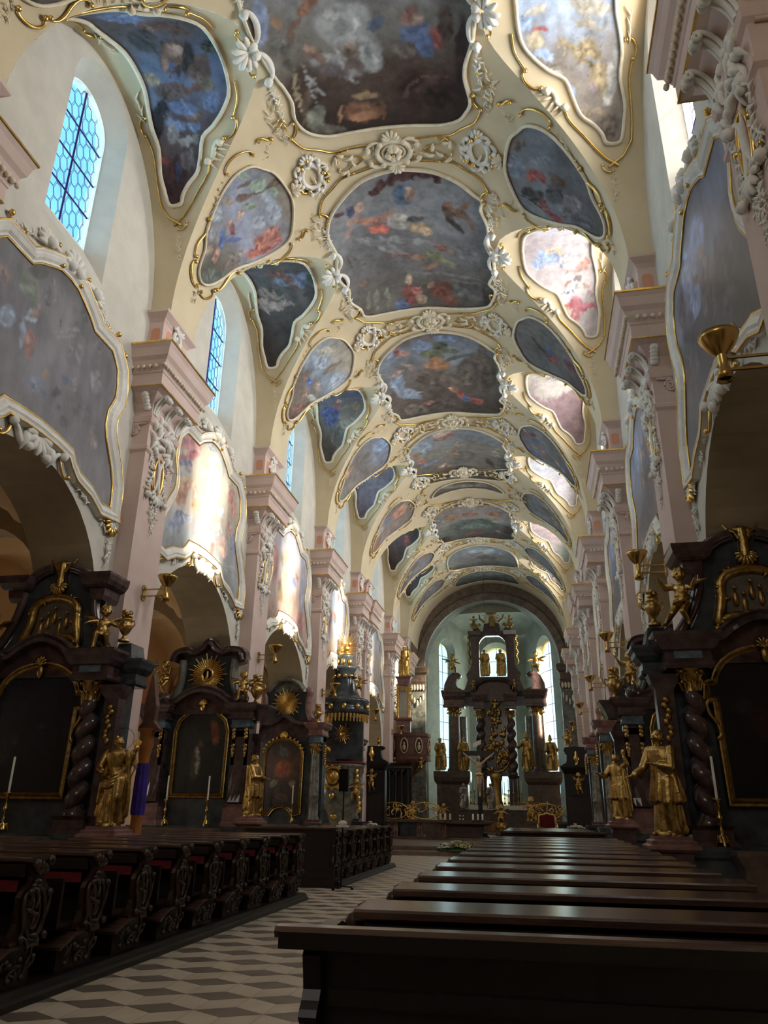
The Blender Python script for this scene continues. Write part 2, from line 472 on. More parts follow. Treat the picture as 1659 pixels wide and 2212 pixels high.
def bay_dims(i):
    a, b = BAYS[i]; c = (a + b) / 2
    return c, min(2.6, (b - a) / 2 - 0.93)
ARCH_Z, WIN = 4.65, (1.0, 11.45, 15.1)     # arch springing; window half width, sill, springing
def arch_loop(c, hw, z0, zs, rise, n=24):
    return [(c - hw, z0)] + [(c - hw * cos(pi * k / n), zs + rise * sin(pi * k / n)) for k in range(n + 1)] + [(c + hw, z0)]
def side_wall(s, nm):
    m = MB()
    cuts = [YW] + [b for b in PIL[1:5]] + [34.7] + PIL[7:] + [YE]
    def sheet(d, holes, y0, y1, z1):
        loops = [[V((y0, 0, 0)), V((y1, 0, 0)), V((y1, z1, 0)), V((y0, z1, 0))]] + [[V((p[0], p[1], 0)) for p in h] for h in holes]
        flat = [p for l in loops for p in l]
        m.add([wp(s, d, p.x, p.y) for p in flat], tessellate_polygon(loops))
    for i in range(len(BAYS)):
        y0 = YW if i == 0 else cuts[i]; y1 = cuts[i + 1]
        c, hw = bay_dims(i)
        A = arch_loop(c, hw, 0.001, ARCH_Z, 2.6)
        ww = WIN[0] if hw > 2 else 0.85
        W_ = arch_loop(c, ww, WIN[1], WIN[2], ww)
        m.cur = 0; sheet(0, [A, W_] if i else [A], y0, y1, 17.2)
        m.cur = 1; sheet(-1.3, [arch_loop(c, hw, 0.001, ARCH_Z, 2.6)], y0, y1, 8.4)
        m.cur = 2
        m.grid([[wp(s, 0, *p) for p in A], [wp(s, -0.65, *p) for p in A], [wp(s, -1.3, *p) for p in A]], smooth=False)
        m.cur = 0
        if i == 0: continue
        G = arch_loop(c, ww * .78, WIN[1] + .75, WIN[2] - .12, ww * .78)
        m.grid([[wp(s, 0, *p) for p in W_], [wp(s, -0.42, *p) for p in G], [wp(s, -0.62, *p) for p in G]], True, False)
    m.cur = 0; sheet(0, [], PIL[8], YE, 17.2); m.cur = 1; sheet(-1.3, [], PIL[8], YE, 8.4)
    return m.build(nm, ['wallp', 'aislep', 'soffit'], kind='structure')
side_wall(-1, 'wall_left'); side_wall(1, 'wall_right')

def end_walls():
    m = MB()
    m.box(X0 - 11.5, X0 + 11.5, YW - .3, YW, 0, 17.4)
    m.build('wall_west', 'plaster', kind='structure')
    # choir arch
    m = MB(); hw, zs = 4.6, 10.9
    A = arch_loop(X0, hw, 0.001, zs, hw, 40)
    loops = [[V((X0 - 6.6, 0, 0)), V((X0 + 6.6, 0, 0)), V((X0 + 6.6, 17.2, 0)), V((X0 - 6.6, 17.2, 0))], [V((p[0], p[1], 0)) for p in A]]
    fl = [p for l in loops for p in l]
    m.add([(p.x, YE, p.y) for p in fl], tessellate_polygon(loops))
    m.cur = 1
    ring = [(X0 - (hw + .62) * cos(pi * k / 40), zs + (hw + .62) * sin(pi * k / 40)) for k in range(41)]
    inn = [(X0 - hw * cos(pi * k / 40), zs + hw * sin(pi * k / 40)) for k in range(41)]
    mid = [(X0 - (hw + .5) * cos(pi * k / 40), zs + (hw + .5) * sin(pi * k / 40)) for k in range(41)]
    m.grid([[(p[0], YE, p[1]) for p in ring], [(p[0], YE - .16, p[1]) for p in mid], [(p[0], YE - .16, p[1]) for p in inn], [(p[0], YE, p[1]) for p in inn]], smooth=False)
    m.cur = 2
    m.grid([[(p[0], YE, p[1]) for p in A], [(p[0], YE + 1.6, p[1]) for p in A]], smooth=False)
    m.build('wall_choir_arch', ['archm', 'archm', 'apse'], kind='structure')
    # choir piers below the arch: grey-green shafts with capitals
    for s in (-1, 1):
        m = MB(Matrix.Translation((X0 + s * 5.05, YE, 0)))
        m.rects(.52, .3, [(.1, 0), (.1, .8), (0, 1.0), (0, 9.2)])
        m.cur = 1; m.rects(.5, .32, [(0, 9.2), (.1, 9.5), (.02, 9.7), (.1, 9.85)])
        m.rects(.52, .34, [(0, 9.85), (.05, 10.3), (.2, 10.45), (.24, 10.75), (.1, 10.9)])
        m.cur = 2
        for k in range(-2, 3):
            m.blob((k * .2, -.4, 9.45), .09, .06, .2); m.blob((k * .2, -.42, 8.8 - .2 * (2 - abs(k))), .07, .05, .22)
        m.build('choir_pier', ['greenm', 'brownm', 'stucco'], kind='structure')
    # apse
    pts = [(-5.2, 53.5), (-5.2, 55.4), (-2.3, 61.0), (2.3, 61.0), (5.2, 55.4), (5.2, 53.5)]
    m = MB(); zt = 15.8
    for i in range(5):
        p, q = pts[i], pts[i + 1]
        L = hypot(q[0] - p[0], q[1] - p[1]); d = ((q[0] - p[0]) / L, (q[1] - p[1]) / L)
        nrm = (-d[1], d[0])
        f = lambda a, z, o=0, p=p, d=d, nrm=nrm: (X0 + p[0] + d[0] * a + nrm[0] * o, p[1] + d[1] * a + nrm[1] * o, z)
        lp = [[V((0, 0, 0)), V((L, 0, 0)), V((L, zt, 0)), V((0, zt, 0))]]
        m.cur = 0
        if 1 <= i <= 3:
            hw_ = 1.15 if i != 2 else 1.3
            H_ = arch_loop(L / 2 + (.15 if i == 1 else -.15 if i == 3 else 0), hw_, 2.6, 13.1, hw_)
            c_ = L / 2 + (.15 if i == 1 else -.15 if i == 3 else 0)
            lp.append([V((a, z, 0)) for a, z in H_])
            G_ = arch_loop(c_, hw_ * .8, 2.9, 13.0, hw_ * .8)
            m.grid([[f(a, z) for a, z in H_], [f(a, z, .45) for a, z in G_], [f(a, z, .6) for a, z in G_]], True, False)
        fl = [q_ for l in lp for q_ in l]
        m.add([f(v.x, v.y) for v in fl], tessellate_polygon(lp))
        if 1 <= i <= 3:
            w = thing('window_%d' % (20 + i), ['', 'tall round-arched apse window left of the high altar', 'round-arched apse window behind the upper opening of the high altar', 'tall round-arched apse window right of the high altar'][i], 'window', (0, 0, 0), kind='structure')
            g = MB(); g.add([f(a, z, .5) for a, z in G_], tessellate_polygon([[V((a, z, 0)) for a, z in G_]])); g.build('pane', 'glassA', w)
            b = MB()
            for k in range(1, 9): b.tube([f(c_ - hw_ * .8, 2.9 + k * 1.25, .47), f(c_ + hw_ * .8, 2.9 + k * 1.25, .47)], .022, 5)
            b.tube([f(c_, 2.9, .47), f(c_, 13.0 + hw_ * .78, .47)], .022, 5)
            b.build('glazing_bar', 'iron', w)
            ed = MB()
            ring = G_[1:-1]
            inr = [(c_ + (a - c_) * .86, min(z, 13.0 + (z - 13.0) * .86)) for a, z in ring]
            ed.grid([[f(a, z, .49) for a, z in ring], [f(a, z, .49) for a, z in inr]], smooth=False)
            ed.build('amber_border', 'glassO', w)
    # shallow dome over the apse
    rows = []
    for k in range(9):
        t = k / 8; r_ = cos(t * pi / 2); z = zt - .9 + 1.7 * sin(t * pi / 2)
        rows.append([(X0 + 5.3 * r_ * cos(a), 55.4 + (5.9 if sin(a) > 0 else 2.3) * r_ * sin(a), z) for a in [pi * 2 * j / 48 for j in range(48)]])
    m.cur = 0; m.grid(rows, True)
    m.build('wall_apse', ['apse'], kind='structure')
end_walls()

# the vault: barrel cut by a pair of lunettes in every bay
def mapB(t, y, h=0.0):
    a, b = VA - h, VB - h
    return (X0 + a * sin(t), y, VZ + b * cos(t))
def mapL(s, i, u, ph, h=0.0):
    c, w = BC[i]
    return (X0 + s * u, c + (w - h) * sin(ph), VZ + (VR - h) * cos(ph))
def make_vault():
    m = MB()
    tL = acos(VR / VB)                 # |t| below this angle: above the lunettes
    NT = 30
    ts = [-pi / 2 + (pi / 2 - tL) * k / NT for k in range(NT + 1)] + [-tL + 2 * tL * k / 16 for k in range(1, 16)] + [tL + (pi / 2 - tL) * k / NT for k in range(NT + 1)]
    def vg(i, t):
        q = VB * cos(t) / VR
        return 0.0 if q >= 1 else BC[i][1] * sqrt(1 - q * q)
    strips = [(None, 0)] + [(i, i + 1) for i in range(len(BAYS) - 1)] + [(len(BAYS) - 1, None)]
    for a, b in strips:
        rows = []
        for t in ts:
            y0 = YW if a is None else BC[a][0] + vg(a, t)
            y1 = YE if b is None else BC[b][0] - vg(b, t)
            rows.append([mapB(t, lerp(y0, y1, k / 10)) for k in range(11)])
        m.grid(rows, smooth=True, flip=True)
    for i in range(len(BAYS)):
        for s in (-1, 1):
            rows = []
            for k in range(41):
                ph = -pi / 2 + pi * k / 40
                q = VR * cos(ph) / VB; ug = VA * sqrt(max(0, 1 - q * q))
                rows.append([mapL(s, i, lerp(ug, HW + .02, j / 8), ph) for j in range(9)])
            m.grid(rows, smooth=True, flip=(s > 0))
    m.build('ceiling', 'vault', kind='structure')
make_vault()

# aisles beyond the arcades
def make_aisle(s, nm):
    m = MB(); o = HW + 1.3
    for i in range(len(BAYS)):
        c, hw = bay_dims(i); a, b = BAYS[i]; hb = (b - a) / 2 + (.7 if i in (4, 5) else 0)
        rows = []
        for k in range(25):
            v = -1 + 2 * k / 24; row = []
            for j in range(25):
                q = -1 + 2 * j / 24
                z = 4.8 + 2.9 * max(sqrt(max(0, 1 - v * v)), sqrt(max(0, 1 - q * q)))
                row.append((X0 + s * (o + 2.1 + 2.1 * q), c + hb * v, z))
            rows.append(row)
        m.cur = 0; m.grid(rows, smooth=True)
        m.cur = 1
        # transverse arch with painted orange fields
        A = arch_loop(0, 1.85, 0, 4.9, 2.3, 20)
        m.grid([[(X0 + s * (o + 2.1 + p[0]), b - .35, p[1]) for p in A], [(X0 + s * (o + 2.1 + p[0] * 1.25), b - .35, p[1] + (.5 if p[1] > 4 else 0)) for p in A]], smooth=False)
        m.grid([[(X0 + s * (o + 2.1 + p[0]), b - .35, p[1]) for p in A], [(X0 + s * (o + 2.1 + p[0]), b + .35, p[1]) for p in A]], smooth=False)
        m.cur = 2
        for dy in (-1, 1):
            out = [(X0 + s * (o + 4.14), c + dy * (1.1 + .55 * cos(2 * pi * q / 20)) , 5.0 + .9 * sin(2 * pi * q / 20)) for q in range(20)]
            m.add(out, [tuple(range(20))])
    m.cur = 0
    m.box(X0 + s * (o + 4.2), X0 + s * (o + 4.5), YW, YE, 0, 8.2) if s > 0 else m.box(X0 - (o + 4.5), X0 - (o + 4.2), YW, YE, 0, 8.2)
    x0, x1 = sorted((X0 + s * (HW + .02), X0 + s * (o + 4.5)))
    m.box(x0, x1, YW, YE, 8.3, 8.5)
    m.box(x0, x1, YE - .1, YE + .1, 0, 8.3)
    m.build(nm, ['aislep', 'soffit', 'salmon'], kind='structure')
make_aisle(-1, 'wall_left_aisle'); make_aisle(1, 'wall_right_aisle')

# windows of the nave
ORD = ['', 'nearest', 'second', 'third', 'fourth', 'fifth', 'sixth']
def make_windows():
    proto = {}
    n = 1
    for s in (-1, 1):
        for i in range(1, len(BAYS)):
            c, hw = bay_dims(i)
            key = (s, hw > 2)
            loc = (X0 + s * (HW + .5), c, 0)
            lab = 'round-arched leaded window high in the %s wall, %s of six bays' % ('left' if s < 0 else 'right', ORD[i])
            if key in proto:
                w = dup(proto[key], loc, None, lab); w.name = 'window_%d' % n
            else:
                w = thing('window_%d' % n, lab, 'window', loc, kind='structure')
                ww = (WIN[0] if hw > 2 else .85) * .78; zb = WIN[1] + .75; zs = WIN[2] - .12
                G = arch_loop(0, ww, zb, zs, ww)
                m = MB(); m.add([(0, p[0], p[1]) for p in G], tessellate_polygon([[V((p[0], p[1], 0)) for p in G]]))
                pane = m.build('pane', 'glassL' if s < 0 else 'glassR', w)
                m = MB(); hx, hz, g = .115, .17, .022
                def ins(y, z): return abs(y) < ww - .005 and z > zb and (z < zs or hypot(y, z - zs) < ww - .005)
                for q in range(-8, 9):
                    for r_ in range(0, 14):
                        cy = q * (hx * 1.5 + g); cz = zb + .1 + r_ * (2 * hz + g) + (hz if q % 2 else 0)
                        hexp = [(cy - hx * .5, cz + hz), (cy + hx * .5, cz + hz), (cy + hx, cz), (cy + hx * .5, cz - hz), (cy - hx * .5, cz - hz), (cy - hx, cz)]
                        for e in range(6):
                            a, b = hexp[e], hexp[(e + 1) % 6]
                            if ins(*a) and ins(*b): m.tube([(-s * .006, *a), (-s * .006, *b)], .0048, 4)
                        a, b = (cy + hx, cz), (cy + hx + g + .03, cz)
                        if ins(*a) and ins(*b): m.tube([(-s * .006, *a), (-s * .006, *b)], .0048, 4)
                m.build('lead_came', 'iron', pane)
                m = MB()
                m.tube([(-s * .02, 0, zb), (-s * .02, 0, zs + ww * .98)], .024, 6)
                for k in range(1, 4):
                    z = zb + k * (zs + .1 - zb) / 3.4
                    m.tube([(-s * .02, -ww, z), (-s * .02, ww, z)], .02, 6)
                m.build('iron_bar', 'iron', w)
                m = MB()
                m.mould(G, [(0, 0), (.0, .1), (-.05, .1), (-.05, 0)], lambda a, b, h: (-s * h, a, b), closed=True)
                m.build('window_frame', 'white', w)
                proto[key] = w
            n += 1
make_windows()

# pilasters: shaft, capital, entablature block, attic block with rocaille cartouches
def orn_scroll(k, length, curl, n=26):
    """2d curve from curvature; k 'C' or 'S'."""
    pts = [(0.0, 0.0)]; th = 0.0; x = y = 0.0
    L = []
    for i in range(n):
        q = -1 + 2 * (i + .5) / n
        kap = .8 + curl * abs(q) ** 5
        if k == 'S' and q < 0: kap = -kap
        L.append(kap)
    for i in range(n):
        th += L[i] * 2 / n
        x += cos(th) * 2 / n; y += sin(th) * 2 / n
        pts.append((x, y))
    return pts
def chord(pts, p0, p1):
    a, b = V(pts[0]), V(pts[-1]); d = b - a; e = V(p1) - V(p0)
    if d.length < 1e-6: return [tuple(p0)]
    sc = e.length / d.length; an = atan2(e.y, e.x) - atan2(d.y, d.x); ca, sa = cos(an) * sc, sin(an) * sc
    return [(p0[0] + (p[0] - a.x) * ca - (p[1] - a.y) * sa, p0[1] + (p[0] - a.x) * sa + (p[1] - a.y) * ca) for p in pts]
class Orn:
    """rocaille stucco drawn in a 2d field and placed on a surface by f(a, b, h)."""
    def __init__(s, f, seed=1): s.f = f; s.w = MB(); s.g = MB(); s.r = random.Random(seed)
    def line(s, pts, r, gilt=False, h=.02, taper=True, n=6, flat=.8):
        N = len(pts)
        rs = [r * (.45 + .55 * sin(pi * min(1, max(0, (i + .6) / (N + .2))))) if taper else r for i in range(N)]
        (s.g if gilt else s.w).tube([s.f(p[0], p[1], h + r * .3) for p in pts], rs, n, flat=flat)
    def scroll(s, p0, p1, r, kind='C', curl=9, gilt=True, flip=False, h=.02):
        pts = orn_scroll(kind, 1, curl)
        if flip: pts = [(x, -y) for x, y in pts]
        q = chord(pts, p0, p1); s.line(q, r, gilt, h)
        for e in (q[0], q[-1]): (s.g if gilt else s.w).blob(s.f(e[0], e[1], h + r), r * 1.5, nu=6, nv=4)
    def leaf(s, p, an, L, w=None, gilt=False, h=.02):
        w = w or L * .24; n = 4; d = (cos(an), sin(an))
        s.bend = s.r.uniform(-.5, .5)
        pts = [(p[0] + d[0] * L * t - d[1] * s.bend * L * t * t, p[1] + d[1] * L * t + d[0] * s.bend * L * t * t) for t in [k / n for k in range(n + 1)]]
        rs = [w * .25, w * .5, w * .45, w * .3, w * .06]
        (s.g if gilt else s.w).tube([s.f(q[0], q[1], h + .5 * w * sin(pi * k / n)) for k, q in enumerate(pts)], rs, 5, flat=.7)
    def sprig(s, p, an, L, n=5, gilt=False):
        L *= .8
        for k in range(n):
            t = k / max(1, n - 1); q = (p[0] + cos(an) * L * t * .8, p[1] + sin(an) * L * t * .8)
            for sg in (-1, 1): s.leaf((q[0] + s.r.uniform(-.08, .08) * L, q[1] + s.r.uniform(-.08, .08) * L), an + sg * (.9 - .4 * t) + s.r.uniform(-.6, .6), L * (.36 - .18 * t) * s.r.uniform(.6, 1.2), gilt=gilt and s.r.random() < .3)
    def flower(s, p, r, gilt=False, n=5):
        b = s.g if gilt else s.w
        for k in range(n):
            a = 2 * pi * k / n + s.r.random(); b.blob(s.f(p[0] + cos(a) * r * .6, p[1] + sin(a) * r * .6, r * .3), r * .5, nu=6, nv=4)
        s.g.blob(s.f(p[0], p[1], r * .6), r * .22, nu=6, nv=4)
    def garland(s, pts, r0, r1, gilt_every=0):
        N = len(pts)
        for i, p in enumerate(pts):
            r = lerp(r0, r1, sin(pi * i / max(1, N - 1)))
            q = (p[0] + s.r.uniform(-.4, .4) * r, p[1] + s.r.uniform(-.4, .4) * r)
            if gilt_every and i % gilt_every == 0: s.g.blob(s.f(q[0], q[1], r * .6), r * .5, nu=6, nv=4)
            elif i % 3 == 1: s.flower(q, r * .8, n=5)
            a = s.r.uniform(0, 6.3)
            for k in range(3): s.leaf(q, a + 2.1 * k + s.r.uniform(-.5, .5), r * s.r.uniform(1.3, 2.0), r * .62)
    def shell(s, p, an, R, n=7, spread=2.4, gilt=False):
        for k in range(n):
            a = an + spread * (k / (n - 1) - .5); L = R * (.8 + .2 * cos((k / (n - 1) - .5) * pi))
            q = [(p[0] + cos(a) * L * t, p[1] + sin(a) * L * t) for t in (.12, .45, .8, 1)]
            (s.g if gilt else s.w).tube([s.f(x, y, .03 + .1 * R * t) for (x, y), t in zip(q, (0, 1, 1.3, .6))], [R * .05, R * .12, R * .17, R * .08], 6)
    def ring(s, p, rx, ry, r, gilt=False, n=24, a0=0, a1=2 * pi, h=.02):
        pts = [(p[0] + rx * cos(lerp(a0, a1, k / n)), p[1] + ry * sin(lerp(a0, a1, k / n))) for k in range(n + (0 if a1 - a0 > 6.2 else 1))]
        (s.g if gilt else s.w).tube([s.f(q[0], q[1], h) for q in pts], r, 6, closed=(a1 - a0 > 6.2))
    def out(s, parent, wn='stucco_ornament', gn='gilt_ornament', wm='stucco'):
        if s.w.f: s.w.build(wn, wm, parent)
        if s.g.f: s.g.build(gn, 'gilt', parent)

def make_pilaster():
    """origin: wall face at floor level; nave towards -y, along the wall x."""
    t = thing('pilaster', 'x', 'pilaster', kind='structure')
    w, d = .6, .36
    m = MB(); m.rects(w, d, [(.12, 0), (.12, .9), (.06, 1.0), (.0, 1.15), (0, 8.6)]); m.build('shaft', 'pink', t)
    m = MB(); m.rects(w, d, [(0, 8.6), (.05, 8.65), (.05, 8.72), (.01, 8.76), (.01, 9.25), (.06, 9.3), (.08, 9.42), (.04, 9.45), (.04, 9.75), (.2, 9.95)]); m.build('capital', 'pink', t)
    m = MB(); m.rects(w, d, [(.2, 9.95), (.34, 10.02), (.34, 10.3), (.36, 10.32), (.36, 10.36), (.42, 10.5), (.44, 10.58), (.5, 10.66), (.54, 10.84), (.58, 10.92)]); m.build('cornice', 'pink', t)
    m = MB(); m.rects(w, d, [(.58, 10.92), (.6, 10.93), (.6, 10.97), (.58, 10.98)]); m.rects(w, d, [(.345, 10.01), (.352, 10.015), (.352, 10.03), (.345, 10.035)]); m.build('gilt_fillet', 'gilt', t)
    m = MB()
    for x in range(-9, 10): m.blob((x * .115, -d - .42, 10.44), .05, .045, .05, nu=6, nv=4)
    for sx in (-1, 1):
        for k in range(5): m.blob((sx * (w + .42), -k * .14, 10.44), .045, .05, .05, nu=6, nv=4)
    m.build('egg_moulding', 'stucco', t)
    m = MB(); m.rects(w, d, [(.1, 10.98), (.1, 11.1), (.02, 11.2), (0, 11.24), (0, 11.9), (.05, 11.98), (.16, 12.08), (.16, 12.14)]); m.build('attic_block', 'pink', t)
    # inset panels of the attic
    m = MB()
    oct_ = lambda hw, hh, c: [(-hw + c, -hh), (hw - c, -hh), (hw, -hh + c), (hw, hh - c), (hw - c, hh), (-hw + c, hh), (-hw, hh - c), (-hw, -hh + c)]
    m.add([(x, -d - .006, 11.56 + z) for x, z in oct_(.44, .26, .1)], [tuple(range(8))])
    for sx in (-1, 1): m.add([(sx * (w + .006), -.19 + x, 11.56 + z) for x, z in oct_(.11, .18, .05)], [tuple(range(8))])
    m.build('salmon_panel', 'salmon', t)
    # volutes on the side faces
    m = MB()
    for sx in (-1, 1):
        pts = [(sx * (w + .04), -.06 - .1 * (1 - k / 30) * cos(k * .55), 9.1 + .14 * (1 - k / 30) * sin(k * .55)) for k in range(26)]
        m.tube(pts, .025, 5)
        m.tube([(sx * (w + .04), -.02, 9.24), (sx * (w + .04), -.3, 9.26)], .03, 5)
    m.build('volute', 'pink', t)
    o = Orn(lambda a, b, h: (a, -d - h, b), 5)
    o.ring((0, 8.25), .2, .42, .035, True, h=.03)
    o.scroll((-.34, 8.75), (-.1, 9.5), .05, 'S', 7, False); o.scroll((.34, 8.75), (.1, 9.5), .05, 'S', 7, False, True)
    o.scroll((-.36, 7.7), (-.3, 8.7), .05, 'C', 8, False); o.scroll((.36, 7.7), (.3, 8.7), .05, 'C', 8, False, True)
    for k in range(26): o.leaf((o.r.uniform(-.4, .4), o.r.uniform(8.75, 9.4)), o.r.uniform(0, 6.28), .28, .13)
    for sx in (-1, 1):
        o.garland([(sx * (.32 + .06 * sin(k)), 8.8 - k * .12) for k in range(10)], .06, .09, 4)
        o.sprig((sx * .3, 8.0), -1.57 + sx * .3, .6, 4)
        o.garland([(sx * .1 * (1 + .3 * sin(k * 2)), 7.72 - .09 * k) for k in range(6)], .05, .07)
    o.shell((0, 7.85), -1.57, .3, 7, 2.6)
    o.garland([(0, 7.5 - .1 * k) for k in range(7)], .04, .07)
    # attic trophy
    o2 = Orn(lambda a, b, h: (a, -d - h - .02, b), 9)
    o2.ring((.0, 11.75), .16, .22, .05); o2.shell((0, 11.9), 1.57, .3, 7)
    o2.garland([(-.36 + .08 * k, 11.78 - .04 * abs(4.5 - k)) for k in range(10)], .05, .07)
    o2.garland([(.04 * sin(k), 11.62 - .09 * k) for k in range(6)], .05, .09, 3)
    for k in range(8): o2.leaf((o2.r.uniform(-.25, .25), o2.r.uniform(11.45, 11.9)), o2.r.uniform(0, 6.28), .2, .1)
    for q in (o, o2): q.garland([(-.5 + .2 * k, 9.72) for k in range(2)], .03, .03)
    # under-cornice consoles
    for sx in (-1, 0, 1):
        pts = [(sx * .5, -d - .04 - .3 * (k / 18) ** 1.5, 9.5 + .42 * sin(pi / 2 * k / 18)) for k in range(19)]
        pts += [(sx * .5, -d - .34 + .06 * sin(q * .5) * (1 - q / 16), 9.92 - .07 + .07 * cos(q * .5) * (1 - q / 16)) for q in range(1, 13)]
        o.w.tube(pts, .045, 6); o.w.tube([(x + .08, y, z) for x, y, z in pts], .03, 5); o.w.tube([(x - .08, y, z) for x, y, z in pts], .03, 5)
        o.g.blob((sx * .5, -d - .35, 9.86), .1, .035, .035, nu=6, nv=4)
        for k in range(3): o.leaf((sx * .5 + .05 * (k - 1), 9.62), 1.57 + .5 * (k - 1), .22, .09)
    for sx in (-1, 1):
        for k in range(5): o.w.blob((sx * (w + .08 + .04 * k), -d + .06, 9.62 + .06 * k), .06, .09, .07, nu=6, nv=4)
    o.out(t, 'capital_cartouche', 'gilt_leaves', 'white'); o2.out(t, 'attic_trophy', 'gilt_flowers', 'white')
    m = MB(); m.add([(.19 * cos(2 * pi * k / 20), -d - .012, 8.25 + .41 * sin(2 * pi * k / 20)) for k in range(20)], [tuple(range(20))]); m.build('rose_medallion', 'rose', t)
    return t
PILN = {1: 'nearest', 2: 'second', 3: 'third', 4: 'fourth', 5: 'front half of the paired', 6: 'rear half of the paired', 7: 'last but one', 8: 'last'}
def place_pilasters():
    p = None
    for s, nm in ((-1, 'left'), (1, 'right')):
        for i in range(1, 9):
            lab = 'pink plaster pilaster with white rocaille capital, %s %s the %s wall' % (PILN[i], 'along' if i < 8 else 'before the choir arch on', nm)
            loc = wp(s, .12 if i == 6 else 0, PIL[i], 0)
            if p is None: p = make_pilaster(); q = p
            else: q = dup(p)
            q.location = loc; q.rotation_euler = (0, 0, pi / 2 if s < 0 else -pi / 2); q['label'] = lab
place_pilasters()
